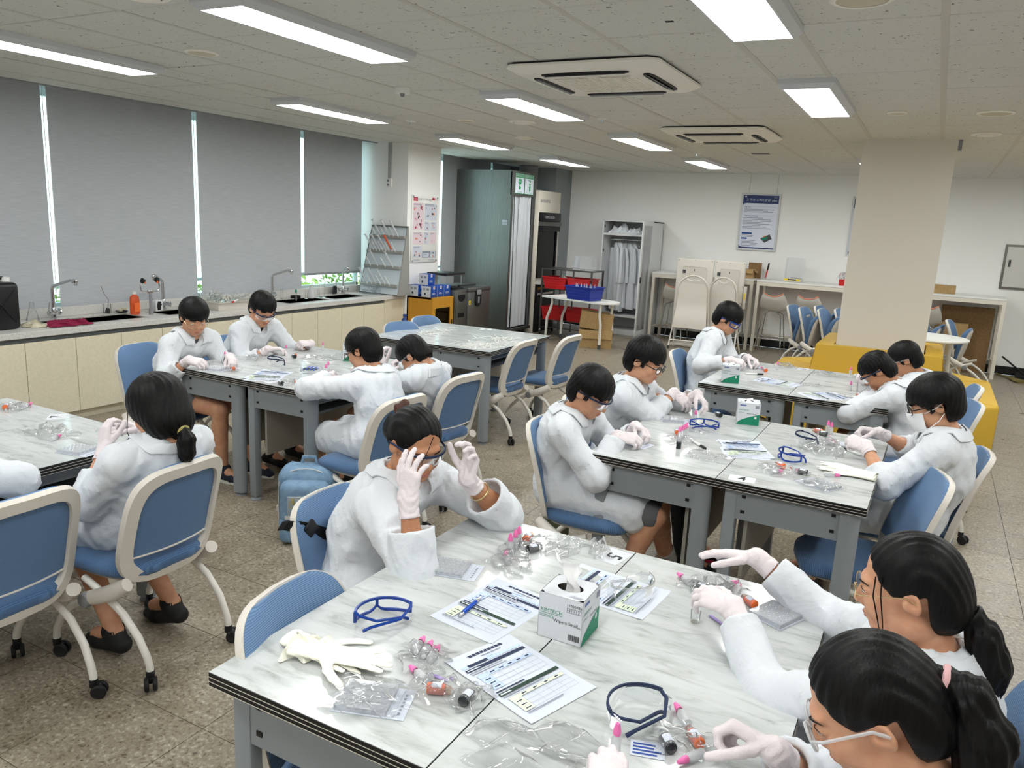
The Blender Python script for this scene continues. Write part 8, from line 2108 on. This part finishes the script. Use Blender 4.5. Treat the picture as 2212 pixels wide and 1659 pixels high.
# left middle table
table_goggles(-3.84, 3.78, 2.6, 'black framed goggles on the table before the boy in round glasses', 'dark'); table_goggles(-3.41, 3.70, 0.2, 'clear goggles beside the blue pens', 'clear')
vial(-3.36, 3.36, 1.3, 'black', 'black vial at the edge above the backpack'); vial(-3.31, 3.44, 0.9, 'orange', 'orange vial at the edge above the backpack'); vial(-3.90, 3.48, 1.2, 'orange', 'orange vial before the boy in round glasses'); vial(-3.96, 4.10, 1.0, 'orange', 'orange vial before the goggled boy'); vial(-3.93, 4.06, 1.2, 'black', 'black vial before the goggled boy')
for x, y, st, lb in ((-4.16, 3.65, True, 'upright dropper by the boy in round glasses'), (-4.10, 3.62, False, 'lying dropper by the boy in round glasses'), (-4.14, 3.69, False, 'second lying dropper by the boy in round glasses'), (-4.08, 4.14, True, 'upright dropper by the goggled boy'), (-3.99, 4.43, True, 'upright dropper near the back of the left middle table'), (-3.375, 3.775, True, 'upright dropper by the back turned boy'), (-3.43, 3.86, True, 'second upright dropper by the back turned boy'), (-3.84, 3.46, False, 'lying dropper beside the orange vial, left middle table')): dropper(x, y, lb, st, 0.8)
lathe_thing('sample_cup', 'small clear cup at the fingers of the boy in round glasses', 'cup', (-4.10, 3.45, TZ), [('glass', [(0.001, 0.002), (0.014, 0.002), (0.017, 0.035)], 'clear_glass')])
plate_kit(-3.98, 3.43, 0.1, 'well plate at the corner by the boy in round glasses')
for i in range(4):
    t = thing('pen', ['first blue pen of the row by the clear goggles', 'second blue pen of the row by the clear goggles', 'third blue pen of the row by the clear goggles', 'fourth blue pen of the row by the clear goggles'][i], 'pen', (-3.60+0.022*i, 3.84+0.01*i, TZ+0.0055), 1.9, 'blue pens lying in a row')
    MB().lathe([(0.001, -0.065), (0.005, -0.062), (0.005, 0.045), (0.001, 0.062)], (0, 0, 0), 10, False, (1, 0, 0)).build('barrel', 'pen_blue', t); MB().lathe([(0.0055, -0.05), (0.0055, -0.02)], (0, 0, 0), 10, False, (1, 0, 0)).build('grip', 'near_black', t)
for x, y, sx, sy, sd, lb in ((-4.10, 3.86, 0.2, 0.14, 91, 'clear bag between the two window side boys'), (-3.78, 4.16, 0.24, 0.16, 92, 'clear bag at the middle of the left middle table'), (-3.90, 3.47, 0.14, 0.11, 93, 'clear bag round an orange vial, left middle table'), (-3.70, 4.35, 0.15, 0.13, 94, 'clear bag left of the half hidden wiper box'), (-3.33, 3.42, 0.16, 0.11, 95, 'clear bag of vials at the edge above the backpack')): film(x, y, sx, sy, 0.032, sd, lb, sd)
# left edge table
vial(-3.95, 2.10, 0.9, 'orange', 'orange vial at the far left of the photo'); vial(-3.25, 2.17, 1.2, 'orange', 'orange vial before the low ponytail girl'); vial(-3.21, 2.215, 1.2, 'black', 'black vial before the low ponytail girl'); dropper(-3.90, 2.15, 'pink dropper by the far left orange vial', False, 0.4); dropper(-3.27, 1.91, 'pink dropper in a bag on the left edge table', False, 0.4); dropper(-3.93, 2.03, 'upright dropper cut by the left edge'); dropper(-3.92, 1.96, 'second upright dropper at the left edge')
plate_kit(-3.05, 1.90, 0.2, 'well plate on a white card before the low ponytail girl'); film(-3.37, 1.98, 0.20, 0.16, 0.045, 96, 'large clear bag on the left edge table'); film(-3.93, 2.12, 0.16, 0.13, 0.03, 97, 'clear bag round the far left orange vial'); film(-3.22, 2.18, 0.14, 0.12, 0.03, 98, 'clear bag round the vials before the low ponytail girl')
# strips on the empty table
R4 = np.random.default_rng(8)
me_strip = MB().b2((-0.10, -0.0028, 0), (0.10, 0.0028, 0.0014)).mesh('strip', 'white_plastic', 0)
for i in range(120):
    if i < 85: x, y = R4.normal(-3.24, 0.11), R4.uniform(5.36, 6.05)
    else: x, y = R4.normal(-3.92, 0.06), R4.uniform(5.6, 6.15)
    x = min(max(x, -4.08), -3.12)
    o = link('plastic_strip', me_strip, None, (x, y, TZ+0.0006+0.0012*(i % 9)), R4.uniform(0, math.pi))
    tag(o, 'white strip in the scatter on the right half of the empty table' if i < 85 else 'white strip in the scatter on the left half of the empty table', 'strip', 'white strips scattered on the right half' if i < 85 else 'white strips scattered on the left half')

# ---------------------------------------------------------------- backpack, strap, pouch on the floor
t = thing('backpack', 'light blue school backpack standing on the floor by the table leg', 'backpack', (-2.95, 3.16, 0), 0.56)
v = Vol(np.array((-0.22, -0.18, -0.02)), np.array((0.22, 0.18, 0.5)), 0.007)
v.op(np.array((-0.22, -0.18, -0.02)), np.array((0.22, 0.18, 0.5)), lambda X, Y, Z: np.sqrt(np.maximum(np.abs(X)-0.095, 0)**2+np.maximum(np.abs(Y+0.02*0)-0.035, 0)**2+np.maximum(np.abs(Z-0.21)-0.14, 0)**2)-0.068, 0)
sdf_obj('main_body', v, 'pack_blue', t, (0, 0, 0), 1)
v = Vol(np.array((-0.2, -0.24, -0.02)), np.array((0.2, 0.0, 0.42)), 0.007)
v.op(np.array((-0.2, -0.24, -0.02)), np.array((0.2, 0.0, 0.42)), lambda X, Y, Z: np.sqrt(np.maximum(np.abs(X)-0.085, 0)**2+np.maximum(np.abs(Y+0.11)-0.012, 0)**2+np.maximum(np.abs(Z-0.235)-0.075, 0)**2)-0.052, 0)
sdf_obj('front_pocket', v, 'pack_blue', t, (0, 0, 0), 1)
v = Vol(np.array((-0.2, -0.26, -0.02)), np.array((0.2, 0.0, 0.25)), 0.007)
v.op(np.array((-0.2, -0.26, -0.02)), np.array((0.2, 0.0, 0.25)), lambda X, Y, Z: np.sqrt(np.maximum(np.abs(X)-0.095, 0)**2+np.maximum(np.abs(Y+0.12)-0.015, 0)**2+np.maximum(np.abs(Z-0.085)-0.035, 0)**2)-0.045, 0)
sdf_obj('lower_pocket', v, 'pack_blue', t, (0, 0, 0), 1)
def arch(w, z0, z1, y, r, m, name):
    pts_ = [(-w, y, z0)]+[(-w*math.cos(q), y-0.004*math.sin(q), z1-w*0.75+w*0.75*math.sin(q)) for q in np.linspace(0, math.pi, 13)]+[(w, y, z0)]
    MB().tube(pts_, r, 8).build(name, m, t)
arch(0.125, 0.20, 0.345, -0.145, 0.0035, 'pack_trim', 'zip'); arch(0.155, 0.12, 0.42, -0.075, 0.0035, 'pack_trim', 'zip')
MB().box((0, -0.176, 0.235), (0.17, 0.006, 0.11), None, 0.002).build('mesh_panel', 'pack_grey', t)
MB().box((0.0, -0.170, 0.165), (0.20, 0.012, 0.024), None, 0.003).build('grey_band', 'pack_trim', t)
b = MB(); sh = Sheet(b, (-0.085, -0.1795, 0.18), (1, 0, 0), (0, 0, 1), 0.0006)
for q in ((0.01, 0.045, 0.014, 0.085), (0.036, 0.045, 0.04, 0.085), (0.01, 0.081, 0.04, 0.085), (0.01, 0.045, 0.04, 0.049)): sh.rect(*q, 0)
sh.text('NATIONAL', 0.017, 0.105, 0.074, 1).text('GEOGRAPHIC', 0.017, 0.113, 0.055, 1, 'CENTER', 0, 0.92); b.build('logo_print', ['pack_gold', 'pack_trim'], t, smooth=0)
MB().box((0.0, -0.165, 0.318), (0.06, 0.008, 0.014), None, 0.002).build('badge', 'pack_trim', t)
MB().tube([(-0.075, -0.178, 0.285), (0.03, -0.178, 0.29)], 0.0025, 6).build('pocket_zip', 'pack_trim', t); MB().box((-0.055, -0.183, 0.265), (0.012, 0.004, 0.035), None, 0.001).build('zip_pull', 'pack_gold', t)
MB().tube([(0.055+0.011*math.cos(q), -0.184, 0.28+0.010*math.sin(q)) for q in np.linspace(0, 2*math.pi, 14, endpoint=False)], 0.003, 6, closed=True).build('d_ring', 'chrome', t)
MB().tube([(-0.04, 0.01, 0.425), (-0.035, 0.01, 0.46), (0.035, 0.01, 0.46), (0.04, 0.01, 0.425)], 0.010, 8, flat=0.5, up=(0, 1, 0)).build('top_handle', 'pack_blue', t)
for s in (-1, 1): MB().tube([(s*0.09, 0.05, 0.41), (s*0.12, 0.13, 0.36), (s*0.13, 0.135, 0.2), (s*0.12, 0.09, 0.05)], 0.022, 8, flat=0.35, up=(0, 1, 0.2)).build('shoulder_strap', 'pack_blue', t)
MB().box((-0.165, -0.04, 0.17), (0.02, 0.03, 0.035), None, 0.006).build('side_buckle', 'pack_trim', t)
MB().tube([(-0.055, -0.183, 0.12), (-0.05, -0.183, 0.095), (0.05, -0.183, 0.09)], 0.003, 6).build('lower_zip', 'pack_trim', t)
# bag strap over the chair back
t = thing('bag_strap', 'black webbing strap with buckle slung over a blue chair back', 'strap', (0, 0, 0))
b = MB(); A = []
for p_, w_ in (((-1.800, 1.80, 0.79), 0.02), ((-1.782, 1.772, 0.80), 0.02), ((-1.755, 1.768, 0.81), 0.02), ((-1.728, 1.80, 0.80), 0.02), ((-1.722, 1.87, 0.765), 0.02), ((-1.715, 1.95, 0.72), 0.02), ((-1.712, 2.05, 0.65), 0.02)):
    p_ = np.array(p_); n_ = np.array((1, 0, 0.15)) if p_[0] > -1.76 else np.array((0, -1, 0.2)); u = unit(np.array((0, 0.55, 0.8))) if p_[0] > -1.74 else unit((0.5, 0.2, 0.9))
    A.append([p_+u*w_, p_-u*w_, p_-u*w_+n_*0.003, p_+u*w_+n_*0.003])
b.rings(A).build('webbing', 'near_black', t, smooth=40)
MB().box((-1.716, 1.845, 0.782), (0.012, 0.05, 0.05), np.array(Matrix.Rotation(0.6, 3, 'X')), 0.004).build('buckle', 'black_plastic', t)
# olive pouch hanging beside the profile boy's chair
t = thing('tote_bag', 'small olive bag with violet lining beside the side on chair', 'bag', (-1.70, 3.80, 0.0), 0.4)
MB().rings([[(0.085*s_*math.copysign(abs(math.cos(q))**0.6, math.cos(q)), 0.05*s_*math.copysign(abs(math.sin(q))**0.6, math.sin(q)), z) for q in np.linspace(0, 2*math.pi, 20, endpoint=False)] for s_, z in ((0.9, 0.0), (1.0, 0.03), (1.02, 0.17), (0.98, 0.17), (0.96, 0.03))], cap=False).build('bag', 'olive_fabric', t)
MB().sphere((0.01, 0.0, 0.10), (0.06, 0.035, 0.04), 12, 8).build('lining', 'pale_violet', t)
